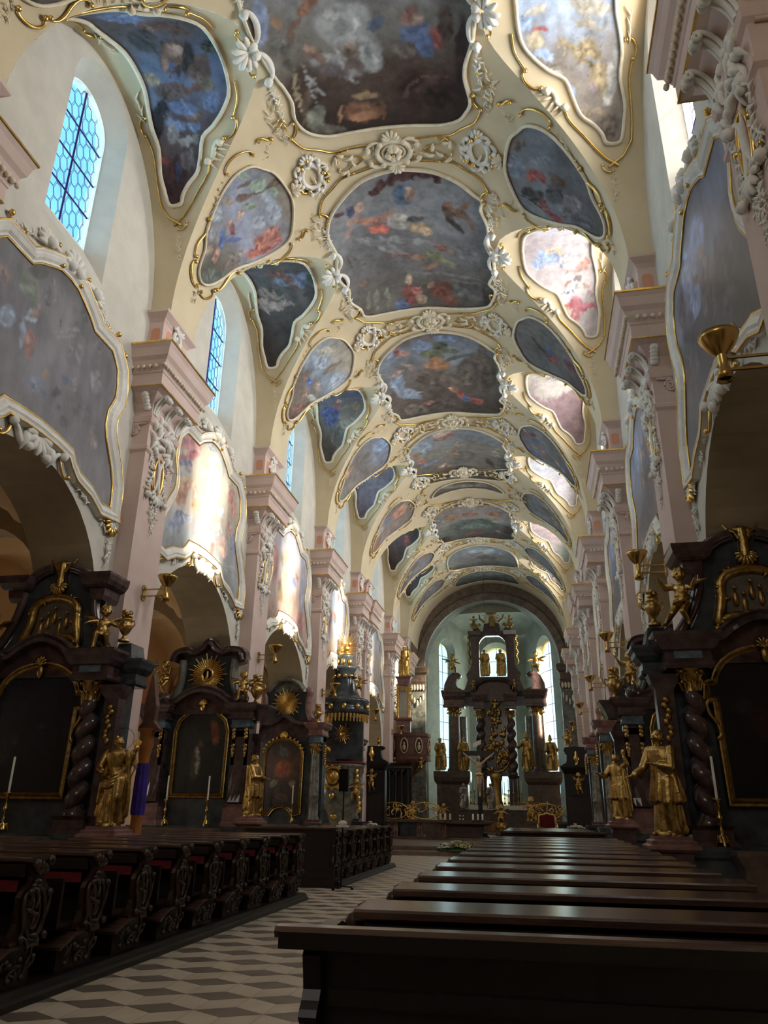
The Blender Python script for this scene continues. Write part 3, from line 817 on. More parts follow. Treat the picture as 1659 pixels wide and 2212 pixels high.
# painted motifs, one ellipse of pigment each: (u, v, ru, rv, turn, colour, softness)
ART = {
 'C2': [(0.382,0.938,0.049,0.035,-156,'#4a2a28',0.5),(0.459,0.961,0.051,0.034,-164,'#4a2a28',0.5),(0.552,0.972,0.067,0.035,-176,'#4a2a28',0.5),(0.647,0.964,0.053,0.036,171,'#4a2a28',0.5),(0.714,0.949,0.038,0.032,50,'#4a2a28',0.5),(0.352,0.905,0.038,0.025,165,'#4a2a28',0.5),(0.716,0.926,0.033,0.028,49,'#4a2a28',0.5),(0.514,0.861,0.08,0.067,71,'#46607a',0.5),(0.551,0.856,0.045,0.027,77,'#8a6a55',0.5),(0.549,0.891,0.016,0.014,-176,'#a58468',0.5),(0.242,0.812,0.056,0.036,-161,'#b58c78',0.5),(0.203,0.819,0.041,0.034,82,'#3f4a68',0.5),(0.137,0.836,0.031,0.017,-172,'#532c34',0.5),(0.206,0.749,0.063,0.017,175,'#b07c66',0.5),(0.141,0.696,0.057,0.015,-154,'#a87562',0.5),(0.269,0.846,0.02,0.018,149,'#9a7a68',0.5),(0.337,0.656,0.072,0.041,163,'#b5513a',0.5),(0.307,0.727,0.079,0.025,180,'#a86a52',0.5),(0.401,0.728,0.043,0.043,80,'#9a6a58',0.5),(0.316,0.644,0.047,0.023,163,'#c2573d',0.5),(0.441,0.758,0.025,0.022,73,'#8c6a5c',0.5),(0.473,0.688,0.091,0.076,174,'#9a958c',0.5),(0.576,0.619,0.08,0.043,170,'#a08560',0.5),(0.565,0.688,0.066,0.032,175,'#4f4d55',0.5),(0.608,0.603,0.052,0.029,179,'#b08f68',0.5),(0.587,0.718,0.023,0.02,-168,'#8a8078',0.5),(0.81,0.724,0.087,0.035,157,'#6a4a38',0.5),(0.861,0.766,0.055,0.019,-144,'#8a6248',0.5),(0.751,0.708,0.072,0.027,99,'#5a4436',0.5),(0.871,0.642,0.056,0.024,112,'#7d5440',0.5),(0.777,0.645,0.069,0.024,122,'#3c322d',0.5),(0.761,0.782,0.037,0.022,-172,'#8a5a40',0.5),(0.418,0.481,0.094,0.028,162,'#7d5540',0.5),(0.518,0.431,0.072,0.023,160,'#84604a',0.5),(0.639,0.42,0.086,0.039,153,'#6b6f4c',0.5),(0.694,0.375,0.084,0.018,149,'#72754f',0.5),(0.674,0.494,0.047,0.032,155,'#7a4a40',0.5),(0.581,0.365,0.063,0.019,-172,'#8d6248',0.5),(0.73,0.464,0.029,0.018,143,'#8f6a55',0.5),(0.147,0.338,0.041,0.019,171,'#8f6f5c',0.5),(0.416,0.155,0.098,0.071,81,'#83403a',0.5),(0.439,0.272,0.04,0.028,80,'#a98a70',0.5),(0.339,0.073,0.076,0.05,82,'#4d5f88',0.5),(0.472,0.177,0.041,0.038,79,'#98574c',0.5),(0.478,0.1,0.059,0.047,170,'#a08468',0.5),(0.623,0.144,0.093,0.07,145,'#74402f',0.5),(0.685,0.067,0.067,0.047,-170,'#7d4a36',0.5),(0.566,0.197,0.029,0.025,70,'#8a6a52',0.5),(0.667,0.184,0.051,0.027,153,'#5a3830',0.5),(0.205,0.173,0.095,0.016,76,'#77776a',0.5),(0.271,0.164,0.096,0.016,77,'#77776a',0.5),(0.145,0.183,0.086,0.016,75,'#74746a',0.5),(0.807,0.152,0.117,0.084,-176,'#585654',0.5),(0.933,0.151,0.085,0.04,80,'#464441',0.5),(0.774,0.213,0.153,0.01,176,'#6e6c68',0.5),(0.806,0.264,0.137,0.008,172,'#6a6866',0.5),(0.313,0.558,0.193,0.029,152,'#77777a',0.5),(0.838,0.447,0.106,0.055,165,'#6f6e70',0.5),(0.138,0.516,0.104,0.036,140,'#5f5e60',0.5),(0.492,0.551,0.234,0.019,167,'#7b7a7c',0.5),(0.631,0.288,0.273,0.022,171,'#6b6a6c',0.5)],
 'C1': [(0.068,0.563,0.104,0.043,65,'#6f83a6',0.5),(0.421,0.464,0.129,0.096,175,'#8e9091',0.5),(0.335,0.325,0.141,0.049,154,'#858687',0.5),(0.505,0.341,0.097,0.053,74,'#8a8c8d',0.5),(0.113,0.471,0.057,0.031,169,'#5d5f5c',0.5),(0.116,0.407,0.061,0.038,67,'#57564f',0.5),(0.116,0.306,0.073,0.011,78,'#8d8262',0.5),(0.125,0.251,0.067,0.009,78,'#8d8262',0.5),(0.138,0.554,0.027,0.024,53,'#8d6a48',0.5),(0.274,0.571,0.038,0.019,-156,'#6a5140',0.5),(0.223,0.535,0.041,0.021,-140,'#6a5140',0.5),(0.181,0.488,0.039,0.022,-131,'#6a5140',0.5),(0.289,0.575,0.041,0.028,-170,'#7d5238',0.5),(0.248,0.405,0.053,0.027,165,'#6d5148',0.5),(0.321,0.31,0.1,0.031,157,'#54494a',0.5),(0.411,0.364,0.04,0.031,176,'#6a5448',0.5),(0.422,0.304,0.045,0.029,172,'#5e4d48',0.5),(0.237,0.426,0.022,0.015,167,'#9a7a64',0.5),(0.417,0.386,0.022,0.017,175,'#9a7a64',0.5),(0.273,0.366,0.034,0.016,139,'#7a6258',0.5),(0.717,0.407,0.083,0.041,-165,'#4f6388',0.5),(0.754,0.36,0.056,0.042,68,'#4a5f8a',0.5),(0.702,0.467,0.045,0.034,68,'#96685a',0.5),(0.812,0.383,0.045,0.033,103,'#8a3f3a',0.5),(0.718,0.503,0.034,0.021,-177,'#7a5448',0.5),(0.544,0.446,0.052,0.018,-171,'#48566e',0.5),(0.864,0.437,0.098,0.044,79,'#4b3a34',0.5),(0.744,0.458,0.027,0.021,-164,'#a88470',0.5),(0.66,0.34,0.069,0.033,161,'#6b5f58',0.5),(0.722,0.17,0.225,0.099,-179,'#3d2b26',0.5),(0.802,0.125,0.119,0.071,-172,'#33251f',0.5),(0.93,0.303,0.18,0.037,83,'#3a2b28',0.5),(0.614,0.157,0.037,0.008,-120,'#5d463a',0.5),(0.66,0.198,0.043,0.008,-154,'#5d463a',0.5),(0.735,0.219,0.054,0.008,-172,'#5d463a',0.5),(0.825,0.22,0.058,0.008,175,'#5d463a',0.5),(0.667,0.283,0.115,0.01,-178,'#4f3a31',0.5),(0.849,0.294,0.112,0.01,-175,'#4f3a31',0.5),(0.396,0.098,0.108,0.044,168,'#8a5a38',0.5),(0.424,0.166,0.081,0.018,169,'#8d7348',0.5),(0.382,0.082,0.085,0.024,168,'#96603a',0.5),(0.493,0.089,0.058,0.008,77,'#6b4528',0.5),(0.29,0.11,0.05,0.008,73,'#9a7048',0.5),(0.416,0.136,0.104,0.006,169,'#6b4a30',0.5),(0.174,0.132,0.059,0.054,160,'#6f7466',0.5),(0.137,0.201,0.104,0.024,59,'#56493c',0.5),(0.214,0.065,0.099,0.024,162,'#5d5a50',0.5),(0.195,0.305,0.085,0.007,115,'#8d8f90',0.5),(0.234,0.25,0.086,0.007,110,'#84868a',0.5),(0.193,0.245,0.078,0.006,104,'#7c7e80',0.5)],
 'C3': [(0.418,0.849,0.128,0.064,134,'#6a7fa0',0.5),(0.213,0.848,0.089,0.055,147,'#6f84a4',0.5),(0.594,0.918,0.097,0.047,178,'#647ba0',0.5),(0.154,0.536,0.131,0.072,86,'#7286a0',0.5),(0.204,0.366,0.149,0.06,136,'#7a8ca0',0.5),(0.47,0.752,0.104,0.053,152,'#5f6544',0.5),(0.532,0.829,0.06,0.057,69,'#4c5642',0.5),(0.574,0.776,0.103,0.033,-169,'#5a5f48',0.5),(0.507,0.656,0.096,0.065,150,'#96602f',0.5),(0.457,0.613,0.095,0.033,138,'#a06a3c',0.5),(0.652,0.723,0.129,0.023,-158,'#4a4f44',0.5),(0.259,0.816,0.067,0.033,170,'#a06a58',0.5),(0.226,0.867,0.037,0.029,128,'#9a5a4c',0.5),(0.175,0.635,0.071,0.03,-163,'#a57a62',0.5),(0.281,0.666,0.101,0.022,133,'#8a7468',0.5),(0.615,0.257,0.062,0.048,118,'#a04738',0.5),(0.654,0.197,0.05,0.047,102,'#4a6396',0.5),(0.737,0.18,0.065,0.049,-168,'#9c4a3a',0.5),(0.585,0.317,0.047,0.041,-171,'#a97758',0.5),(0.812,0.612,0.331,0.068,75,'#5a4e44',0.5),(0.876,0.521,0.284,0.07,81,'#564a41',0.5),(0.7,0.543,0.298,0.088,69,'#5c5048',0.5),(0.48,0.473,0.202,0.132,147,'#66594e',0.5),(0.452,0.153,0.216,0.088,150,'#584c44',0.5),(0.237,0.134,0.143,0.071,149,'#6a6058',0.5),(0.343,0.184,0.075,0.036,176,'#8a5a4c',0.5)],
 'SL2': [(0.243,0.677,0.111,0.033,-122,'#63503f',0.5),(0.305,0.809,0.074,0.036,-114,'#63503f',0.5),(0.334,0.938,0.091,0.038,-101,'#63503f',0.5),(0.144,0.715,0.089,0.024,-103,'#5d5044',0.5),(0.242,0.804,0.097,0.055,-148,'#7c9484',0.5),(0.055,0.748,0.075,0.038,-143,'#7d9484',0.5),(0.425,0.849,0.105,0.062,-180,'#8698a6',0.5),(0.379,0.682,0.082,0.04,-146,'#748a74',0.5),(0.407,0.907,0.051,0.031,-155,'#7f957e',0.5),(0.601,0.829,0.133,0.078,-178,'#8a96aa',0.5),(0.595,0.699,0.097,0.059,-165,'#8f9aa8',0.5),(0.823,0.656,0.156,0.094,-164,'#a05a48',0.5),(0.77,0.754,0.082,0.055,176,'#a8664f',0.5),(0.84,0.565,0.118,0.041,-145,'#b0563c',0.5),(0.825,0.505,0.1,0.024,-143,'#bb6a45',0.5),(0.896,0.771,0.093,0.051,179,'#9a5a4c',0.5),(0.804,0.723,0.103,0.011,139,'#c07a5c',0.5),(0.775,0.674,0.127,0.009,165,'#b86a4c',0.5),(0.764,0.616,0.144,0.008,179,'#c07a54',0.5),(0.83,0.773,0.078,0.012,120,'#8a4a3c',0.5),(0.905,0.668,0.111,0.013,-120,'#7a3c30',0.5),(0.367,0.475,0.066,0.047,177,'#9a7a76',0.5),(0.44,0.485,0.078,0.038,165,'#7a4648',0.5),(0.347,0.607,0.045,0.027,-157,'#a8806a',0.5),(0.377,0.565,0.057,0.029,168,'#a07a68',0.5),(0.166,0.55,0.064,0.038,-154,'#8a7a6c',0.5),(0.413,0.35,0.1,0.025,154,'#43609c',0.5),(0.524,0.435,0.087,0.023,-132,'#46609c',0.5),(0.421,0.393,0.054,0.024,161,'#4c6aa8',0.5),(0.487,0.245,0.079,0.039,129,'#a07460',0.5),(0.381,0.228,0.061,0.041,-171,'#8a7668',0.5),(0.191,0.428,0.083,0.053,177,'#8c98a4',0.5),(0.277,0.302,0.069,0.04,165,'#7d8088',0.5),(0.631,0.14,0.235,0.066,-147,'#5f6a62',0.5),(0.889,0.406,0.207,0.058,-125,'#66625a',0.5),(0.673,0.411,0.103,0.056,-156,'#77706a',0.5),(0.676,0.31,0.135,0.044,-133,'#6d6258',0.5)],
 'SR2': [(0.468,0.781,0.098,0.055,154,'#a5463f',0.5),(0.482,0.687,0.064,0.056,149,'#9a423c',0.5),(0.253,0.822,0.087,0.048,156,'#3e3c38',0.5),(0.249,0.75,0.102,0.066,-33,'#46433f',0.5),(0.166,0.668,0.083,0.057,-139,'#8a3636',0.5),(0.087,0.552,0.093,0.064,-123,'#8a3636',0.5),(0.036,0.447,0.069,0.052,148,'#8a3636',0.5),(0.391,0.586,0.16,0.088,156,'#4d4a4c',0.5),(0.555,0.547,0.108,0.061,-110,'#5e4a3c',0.5),(0.414,0.407,0.15,0.083,136,'#777078',0.5),(0.266,0.475,0.132,0.054,143,'#6a5f66',0.5),(0.155,0.783,0.139,0.01,-109,'#39342f',0.5),(0.321,0.301,0.259,0.09,-21,'#5c5a60',0.5),(-0.172,0.916,0.11,0.058,-18,'#83817e',0.5),(0.499,0.916,0.171,0.071,-8,'#6f7a8c',0.5),(0.745,0.896,0.086,0.051,-22,'#6b5f54',0.5),(0.676,0.704,0.114,0.047,130,'#747c88',0.5),(0.092,0.468,0.084,0.049,134,'#726a70',0.5),(0.168,0.651,0.061,0.03,-17,'#8a6a58',0.5)],
 'SL3': [(0.457,0.44,0.089,0.041,-174,'#4660a8',0.5),(0.337,0.431,0.064,0.024,-159,'#9a6a54',0.5),(0.572,0.741,0.146,0.06,-102,'#76685a',0.5),(0.622,0.505,0.127,0.056,-167,'#8a7a70',0.5),(0.744,0.39,0.13,0.043,-158,'#97a59a',0.5),(0.602,0.199,0.216,0.068,-158,'#7d5a4c',0.5),(0.98,0.456,0.158,0.06,-162,'#6d7a58',0.5),(0.555,0.347,0.1,0.036,-160,'#8c6a54',0.5),(0.277,0.676,0.232,0.109,-170,'#8794a8',0.5),(0.864,0.724,0.162,0.132,164,'#8d9cae',0.5),(0.638,0.052,0.125,0.057,-167,'#5a3434',0.5),(0.837,0.226,0.147,0.051,-152,'#a08068',0.5),(0.231,0.746,0.181,0.054,-149,'#9a9684',0.5)],
 'LL1': [(0.336,0.773,0.207,0.049,173,'#5b6b92',0.5),(0.637,0.667,0.214,0.045,168,'#5a4038',0.5),(0.463,0.669,0.067,0.037,153,'#6a4a3c',0.5),(0.354,0.618,0.153,0.065,-180,'#3c3a3c',0.5),(0.565,0.527,0.229,0.076,-176,'#4a3a36',0.5),(0.535,0.537,0.132,0.048,-173,'#7d5a48',0.5),(0.427,0.516,0.065,0.026,-158,'#8d6452',0.5),(0.501,0.504,0.053,0.016,-177,'#465a86',0.5),(0.613,0.551,0.068,0.021,-178,'#9a7a66',0.5),(0.669,0.502,0.131,0.047,32,'#2f2b2c',0.5),(0.947,0.542,0.116,0.041,-180,'#44443a',0.5),(0.947,0.542,0.056,0.006,43,'#2c2c26',0.5),(0.947,0.542,0.099,0.006,169,'#2c2c26',0.5),(0.741,0.464,0.171,0.05,12,'#5d4238',0.5),(0.73,0.401,0.106,0.036,-176,'#6b5c48',0.5),(0.222,0.45,0.098,0.037,170,'#8d7a5e',0.5),(0.245,0.452,0.031,0.011,167,'#6b5a44',0.5),(0.506,0.4,0.223,0.016,173,'#6a4438',0.5),(0.356,0.379,0.184,0.048,175,'#57453f',0.5),(0.496,0.301,0.111,0.018,175,'#7d5c40',0.5),(0.491,0.275,0.043,0.008,22,'#6a4a34',0.5),(0.742,0.334,0.111,0.046,-172,'#5a6d94',0.5),(0.433,0.326,0.188,0.029,178,'#55688f',0.5),(0.287,0.263,0.129,0.028,179,'#5f7198',0.5),(0.495,0.249,0.087,0.027,-178,'#5a6c90',0.5),(0.167,0.323,0.132,0.03,180,'#2b292c',0.5),(0.078,0.277,0.098,0.039,-172,'#28272a',0.5),(0.234,0.227,0.079,0.039,-159,'#857a78',0.5),(0.363,0.192,0.132,0.016,-180,'#8a8480',0.5),(0.481,0.201,0.048,0.024,-166,'#77706e',0.5),(0.062,0.165,0.068,0.013,174,'#9a2f30',0.5),(0.205,0.119,0.16,0.039,180,'#4a2c30',0.5),(0.218,0.112,0.048,0.026,-167,'#33405e',0.5),(0.08,0.069,0.135,0.033,179,'#3f2a30',0.5),(0.327,0.141,0.089,0.026,-179,'#6a5a5c',0.5)],
 'LR1': [(0.187,0.45,0.1,0.026,176,'#b9b09a',0.5),(0.312,0.226,0.105,0.023,177,'#b0aa98',0.5),(0.182,0.341,0.068,0.03,177,'#a99a78',0.5),(0.102,0.417,0.067,0.038,176,'#7f9cc8',0.5),(0.265,0.298,0.103,0.023,177,'#86a2cc',0.5),(0.447,0.163,0.105,0.034,177,'#8aa4ca',0.5),(0.665,0.431,0.215,0.025,174,'#9a927e',0.5),(0.556,0.323,0.219,0.028,174,'#8c7a52',0.5),(0.659,0.276,0.178,0.04,171,'#927e52',0.5),(0.762,0.214,0.126,0.059,-176,'#9a865c',0.5),(0.829,0.16,0.052,0.044,174,'#8f8060',0.5),(0.687,0.385,0.182,0.017,173,'#8a7f68',0.5),(0.689,0.349,0.184,0.007,174,'#76828e',0.5),(0.752,0.388,0.097,0.015,170,'#76828e',0.5),(0.488,0.349,0.097,0.011,170,'#7f8b94',0.5),(0.693,0.262,0.102,0.006,179,'#7f8b94',0.5),(0.59,0.303,0.166,0.006,172,'#6e5f40',0.5),(0.676,0.247,0.127,0.006,168,'#6e5f40',0.5),(0.218,0.379,0.069,0.007,-170,'#a8433c',0.5),(0.384,0.255,0.188,0.006,174,'#6d6656',0.5),(0.864,0.198,0.067,0.048,94,'#a9aaa6',0.5),(0.829,0.141,0.052,0.028,177,'#b0b0aa',0.5),(0.933,0.261,0.074,0.034,95,'#8e8f8c',0.5),(0.624,0.203,0.092,0.006,167,'#8d7788',0.5),(0.692,0.173,0.024,0.018,177,'#8d7788',0.5),(0.581,0.094,0.14,0.033,178,'#8a7862',0.5),(0.823,0.055,0.143,0.038,178,'#6a6058',0.5),(0.787,0.052,0.12,0.006,174,'#565049',0.5),(0.803,0.034,0.12,0.006,174,'#565049',0.5),(0.798,0.071,0.103,0.006,174,'#7d7266',0.5),(0.757,0.103,0.087,0.011,177,'#9a8468',0.5)],
 'LR2': [(0.372,0.428,0.215,0.052,176,'#7d97c4',0.5),(0.203,0.391,0.121,0.035,177,'#8aa0c6',0.5),(0.418,0.463,0.142,0.029,176,'#b8a684',0.5),(0.562,0.405,0.119,0.035,176,'#a9a2a4',0.5),(0.779,0.349,0.108,0.024,-180,'#b9806c',0.5),(0.848,0.378,0.052,0.015,176,'#a86a50',0.5),(0.66,0.322,0.141,0.012,-174,'#a98a80',0.5),(0.958,0.34,0.072,0.052,169,'#a99aa0',0.5),(0.658,0.218,0.112,0.035,178,'#c4c2be',0.5),(0.756,0.23,0.13,0.019,-171,'#b9b0aa',0.5),(0.586,0.258,0.049,0.017,177,'#a8715c',0.5),(0.708,0.281,0.063,0.023,177,'#6b625c',0.5),(0.804,0.239,0.048,0.015,177,'#a98070',0.5),(0.584,0.21,0.097,0.006,170,'#4c5a88',0.5),(0.702,0.143,0.274,0.022,180,'#b2485a',0.5),(0.752,0.16,0.145,0.019,175,'#c0707c',0.5),(0.554,0.14,0.103,0.011,-179,'#b04a58',0.5),(0.898,0.136,0.093,0.014,172,'#b2566a',0.5),(0.674,0.101,0.088,0.04,-166,'#b86a70',0.5),(0.54,0.123,0.049,0.034,-178,'#b08a68',0.5),(0.876,0.2,0.089,0.037,-169,'#b0a0a4',0.5)],
 'LL2': [(0.724,0.475,0.327,0.064,178,'#66708a',0.5),(0.292,0.398,0.211,0.041,174,'#7d665a',0.5),(0.321,0.318,0.321,0.026,180,'#8a7468',0.5),(0.169,0.352,0.115,0.023,179,'#8a7468',0.5),(0.523,0.544,0.162,0.047,179,'#6a4436',0.5),(0.64,0.478,0.09,0.044,-168,'#704a3a',0.5),(0.682,0.418,0.084,0.022,179,'#6a4838',0.5),(0.939,0.461,0.078,0.042,-166,'#3f4a34',0.5),(1.019,0.496,0.047,0.027,-152,'#3a4430',0.5),(0.439,0.401,0.059,0.026,-173,'#3c4436',0.5),(0.82,0.368,0.057,0.019,-179,'#3c4436',0.5),(0.341,0.424,0.039,0.02,-163,'#3c4436',0.5)],
 'LL3': [(0.443,0.388,0.084,0.04,33,'#8f3f36',0.5),(0.293,0.347,0.209,0.058,-180,'#3a4a7c',0.5),(0.293,0.271,0.172,0.071,-176,'#3f4a70',0.5),(0.758,0.392,0.227,0.014,177,'#7a6244',0.5),(0.796,0.362,0.101,0.026,61,'#7a6244',0.5),(0.536,0.245,0.254,0.037,-174,'#7b7566',0.5),(0.33,0.169,0.173,0.074,-176,'#5d5a54',0.5),(0.518,0.446,0.051,0.025,-172,'#9a7058',0.5)],
 'WL1': [(0.367,0.709,0.025,0.014,-105,'#8d7a70',0.5),(0.358,0.633,0.058,0.024,74,'#80685e',0.5),(0.364,0.504,0.057,0.032,82,'#8d6152',0.5),(0.38,0.454,0.041,0.024,-102,'#8a5c4e',0.5),(0.321,0.51,0.081,0.016,93,'#7d8ca4',0.5),(0.335,0.611,0.045,0.012,89,'#8391a4',0.5),(0.365,0.602,0.033,0.009,-147,'#8896a8',0.5),(0.284,0.752,0.074,0.036,87,'#5f6a5e',0.5),(0.325,0.748,0.091,0.021,95,'#66705f',0.5),(0.34,0.885,0.09,0.023,-129,'#55564f',0.5),(0.197,0.705,0.055,0.027,86,'#7d6a68',0.5),(0.196,0.69,0.033,0.012,96,'#5f4c50',0.5),(0.243,0.522,0.079,0.036,68,'#6f7f98',0.5),(0.508,0.73,0.027,0.008,99,'#505158',0.5),(0.586,0.804,0.028,0.009,98,'#505158',0.5),(0.553,0.727,0.126,0.006,-137,'#7a797e',0.5),(0.559,0.698,0.131,0.006,-137,'#7a797e',0.5),(0.637,0.677,0.061,0.031,88,'#75737c',0.5),(0.576,0.644,0.046,0.025,86,'#6d6b74',0.5),(0.454,0.881,0.093,0.006,102,'#747076',0.5),(0.428,0.855,0.092,0.006,102,'#77747a',0.5),(0.614,0.915,0.075,0.033,93,'#626168',0.5),(0.399,0.8,0.069,0.028,94,'#5d5c62',0.5),(0.728,0.811,0.064,0.037,-103,'#6f6d76',0.5),(0.446,0.142,0.135,0.015,-173,'#77706c',0.5),(0.394,0.169,0.112,0.011,-172,'#6a625c',0.5),(0.439,0.336,0.056,0.035,-109,'#6a7490',0.5),(0.599,0.466,0.034,0.02,-117,'#53607c',0.5),(0.554,0.382,0.047,0.021,-134,'#4f4a5c',0.5),(0.772,0.606,0.083,0.033,96,'#7d7a84',0.5),(0.651,0.483,0.048,0.029,79,'#6b6670',0.5),(0.58,0.309,0.036,0.021,-127,'#58506a',0.5),(0.727,0.395,0.078,0.038,-135,'#5a5360',0.5),(0.806,0.304,0.067,0.043,80,'#655c60',0.5),(0.644,0.262,0.05,0.031,-124,'#544c5c',0.5),(0.485,0.415,0.026,0.014,89,'#7a6458',0.5),(0.486,0.324,0.027,0.017,77,'#5c6480',0.5),(0.643,0.39,0.038,0.021,-128,'#66606c',0.5)],
 'WL2': [(0.193,0.815,0.127,0.058,-139,'#b06a72',0.5),(0.161,0.66,0.107,0.037,-144,'#a86470',0.5),(0.256,0.753,0.101,0.038,-141,'#b2606a',0.5),(0.113,0.784,0.068,0.037,-134,'#a5667a',0.5),(0.263,0.854,0.068,0.044,-169,'#b8747a',0.5),(0.177,0.64,0.091,0.025,-146,'#6a7590',0.5),(0.206,0.617,0.052,0.018,-145,'#77809a',0.5),(0.145,0.557,0.04,0.015,-168,'#8a92a4',0.5),(0.195,0.481,0.092,0.057,-136,'#b27c5e',0.5),(0.164,0.395,0.075,0.044,-140,'#a86e56',0.5),(0.242,0.556,0.056,0.037,-129,'#b89070',0.5),(0.163,0.524,0.063,0.024,-145,'#b59a78',0.5),(0.226,0.639,0.027,0.015,-137,'#b88a74',0.5),(0.162,0.226,0.107,0.051,-148,'#74829e',0.5),(0.266,0.302,0.076,0.038,-147,'#8a96a8',0.5),(0.172,0.29,0.072,0.026,-150,'#6a7894',0.5),(0.462,0.81,0.17,0.113,74,'#b9ac8c',0.5),(0.336,0.532,0.061,0.044,-118,'#c8a080',0.5),(0.367,0.439,0.048,0.033,-134,'#c89a68',0.5),(0.314,0.442,0.041,0.026,-137,'#b8906c',0.5),(0.779,0.732,0.072,0.05,76,'#b86a5c',0.5),(0.826,0.652,0.081,0.058,70,'#b4806a',0.5),(0.752,0.795,0.038,0.019,-142,'#b08a70',0.5),(0.656,0.545,0.066,0.044,-135,'#9aa6b0',0.5),(0.622,0.403,0.077,0.043,-146,'#a8a8a4',0.5),(0.79,0.487,0.078,0.057,72,'#b88a7a',0.5),(0.885,0.404,0.117,0.078,86,'#7d8cb0',0.5),(0.727,0.314,0.098,0.071,80,'#c09a88',0.5),(0.579,0.246,0.054,0.037,85,'#b8604c',0.5),(0.12,0.148,0.139,0.01,-169,'#8e9296',0.5),(0.206,0.117,0.145,0.009,-170,'#7a8086',0.5),(0.816,0.162,0.163,0.012,-173,'#8d8c86',0.5),(0.749,0.193,0.185,0.01,-172,'#a39c8a',0.5),(0.464,0.955,0.086,0.039,-146,'#8a92a0',0.5)],
 'WR1': [(0.51,0.782,0.153,0.08,121,'#6f86b4',0.5),(0.366,0.773,0.165,0.093,123,'#7c92bc',0.5),(0.393,0.572,0.114,0.074,121,'#8298c4',0.5),(0.342,0.539,0.061,0.026,132,'#8298c4',0.5),(0.534,0.687,0.072,0.032,126,'#7d6a66',0.5),(0.446,0.643,0.073,0.023,131,'#75645f',0.5),(0.579,0.461,0.174,0.103,122,'#5a545c',0.5),(0.591,0.526,0.076,0.053,93,'#66606a',0.5),(0.712,0.357,0.162,0.112,106,'#4e4c56',0.5),(0.7,0.261,0.121,0.088,100,'#535059',0.5),(0.205,0.707,0.107,0.074,120,'#56525e',0.5),(0.259,0.533,0.136,0.097,121,'#545260',0.5),(0.055,0.448,0.192,0.162,93,'#57555f',0.5),(0.234,0.385,0.134,0.108,111,'#5e5a64',0.5),(0.723,0.493,0.119,0.057,123,'#4c4a58',0.5),(0.497,0.483,0.067,0.041,74,'#6a646c',0.5),(0.581,0.382,0.068,0.03,67,'#66616b',0.5),(0.563,0.605,0.037,0.021,121,'#8a7066',0.5)],
}
# ------------------------------------------------------------------ ceiling frescoes and vault stucco
K = 5.0
def fB(h0=0.015): return lambda a, b, h=0.0: mapB(a / K, b, h0 + h)
def fL(s, i, h0=0.015): return lambda a, b, h=0.0: mapL(s, i, a, b / 3.5, h0 + h)
CEN = [(-.413, -2.0), (-.332, -2.4), (-.216, -2.78), (-.128, -2.9), (-.02, -2.95), (.09, -2.88), (.2, -2.74), (.303, -2.45), (.38, -2.1), (.425, -1.92), (.41, -1.6), (.442, -1.1), (.442, -.7), (.42, -.35), (.459, .3), (.458, .9), (.421, 1.4), (.457, 1.65), (.438, 2.15), (.381, 2.62), (.197, 2.86), (0, 2.75), (-.25, 2.62), (-.4, 2.4), (-.419, 1.95), (-.466, 1.4), (-.447, .9), (-.481, .4), (-.474, -.15), (-.445, -.6), (-.457, -1.25), (-.452, -1.55)]
CEN0 = [(-.47, -1.0), (-.47, 0), (-.43, .85), (-.418, 1.0), (-.40, 1.45), (-.414, 1.85), (-.395, 2.2), (-.355, 2.45), (-.28, 2.66), (-.167, 2.74), (-.036, 2.79), (.131, 2.84), (.253, 2.84), (.341, 2.69), (.383, 2.45), (.411, 2.17), (.403, 1.83), (.395, 1.55), (.406, 1.2), (.45, .6), (.464, -.2), (.45, -1.2), (.40, -1.9), (.3, -2.5), (.1, -2.8), (-.1, -2.8), (-.3, -2.5), (-.42, -1.8)]
SPA = [(.60, -.75), (.575, -.3), (.565, .25), (.6, .8), (.65, 1.25), (.72, 1.38), (.82, 1.3), (.92, 1.1), (1.02, .8), (1.14, .58), (1.22, .33), (1.26, 0), (1.23, -.3), (1.13, -.48), (1.07, -.78), (.98, -1.0), (.88, -1.22), (.78, -1.34), (.69, -1.26), (.64, -1.0)]
LUN = [(3.05, 0), (3.12, .24), (3.35, .36), (3.7, .46), (4.0, .52), (4.16, .64), (4.3, .73), (4.55, .79), (4.72, .85), (4.8, .9), (5.08, .9), (5.16, .8), (5.19, .7), (5.1, .55), (5.13, .42), (5.08, .3), (4.98, .15), (4.96, 0)]
LUN = LUN + [(u, -p) for u, p in LUN[-2:0:-1]]

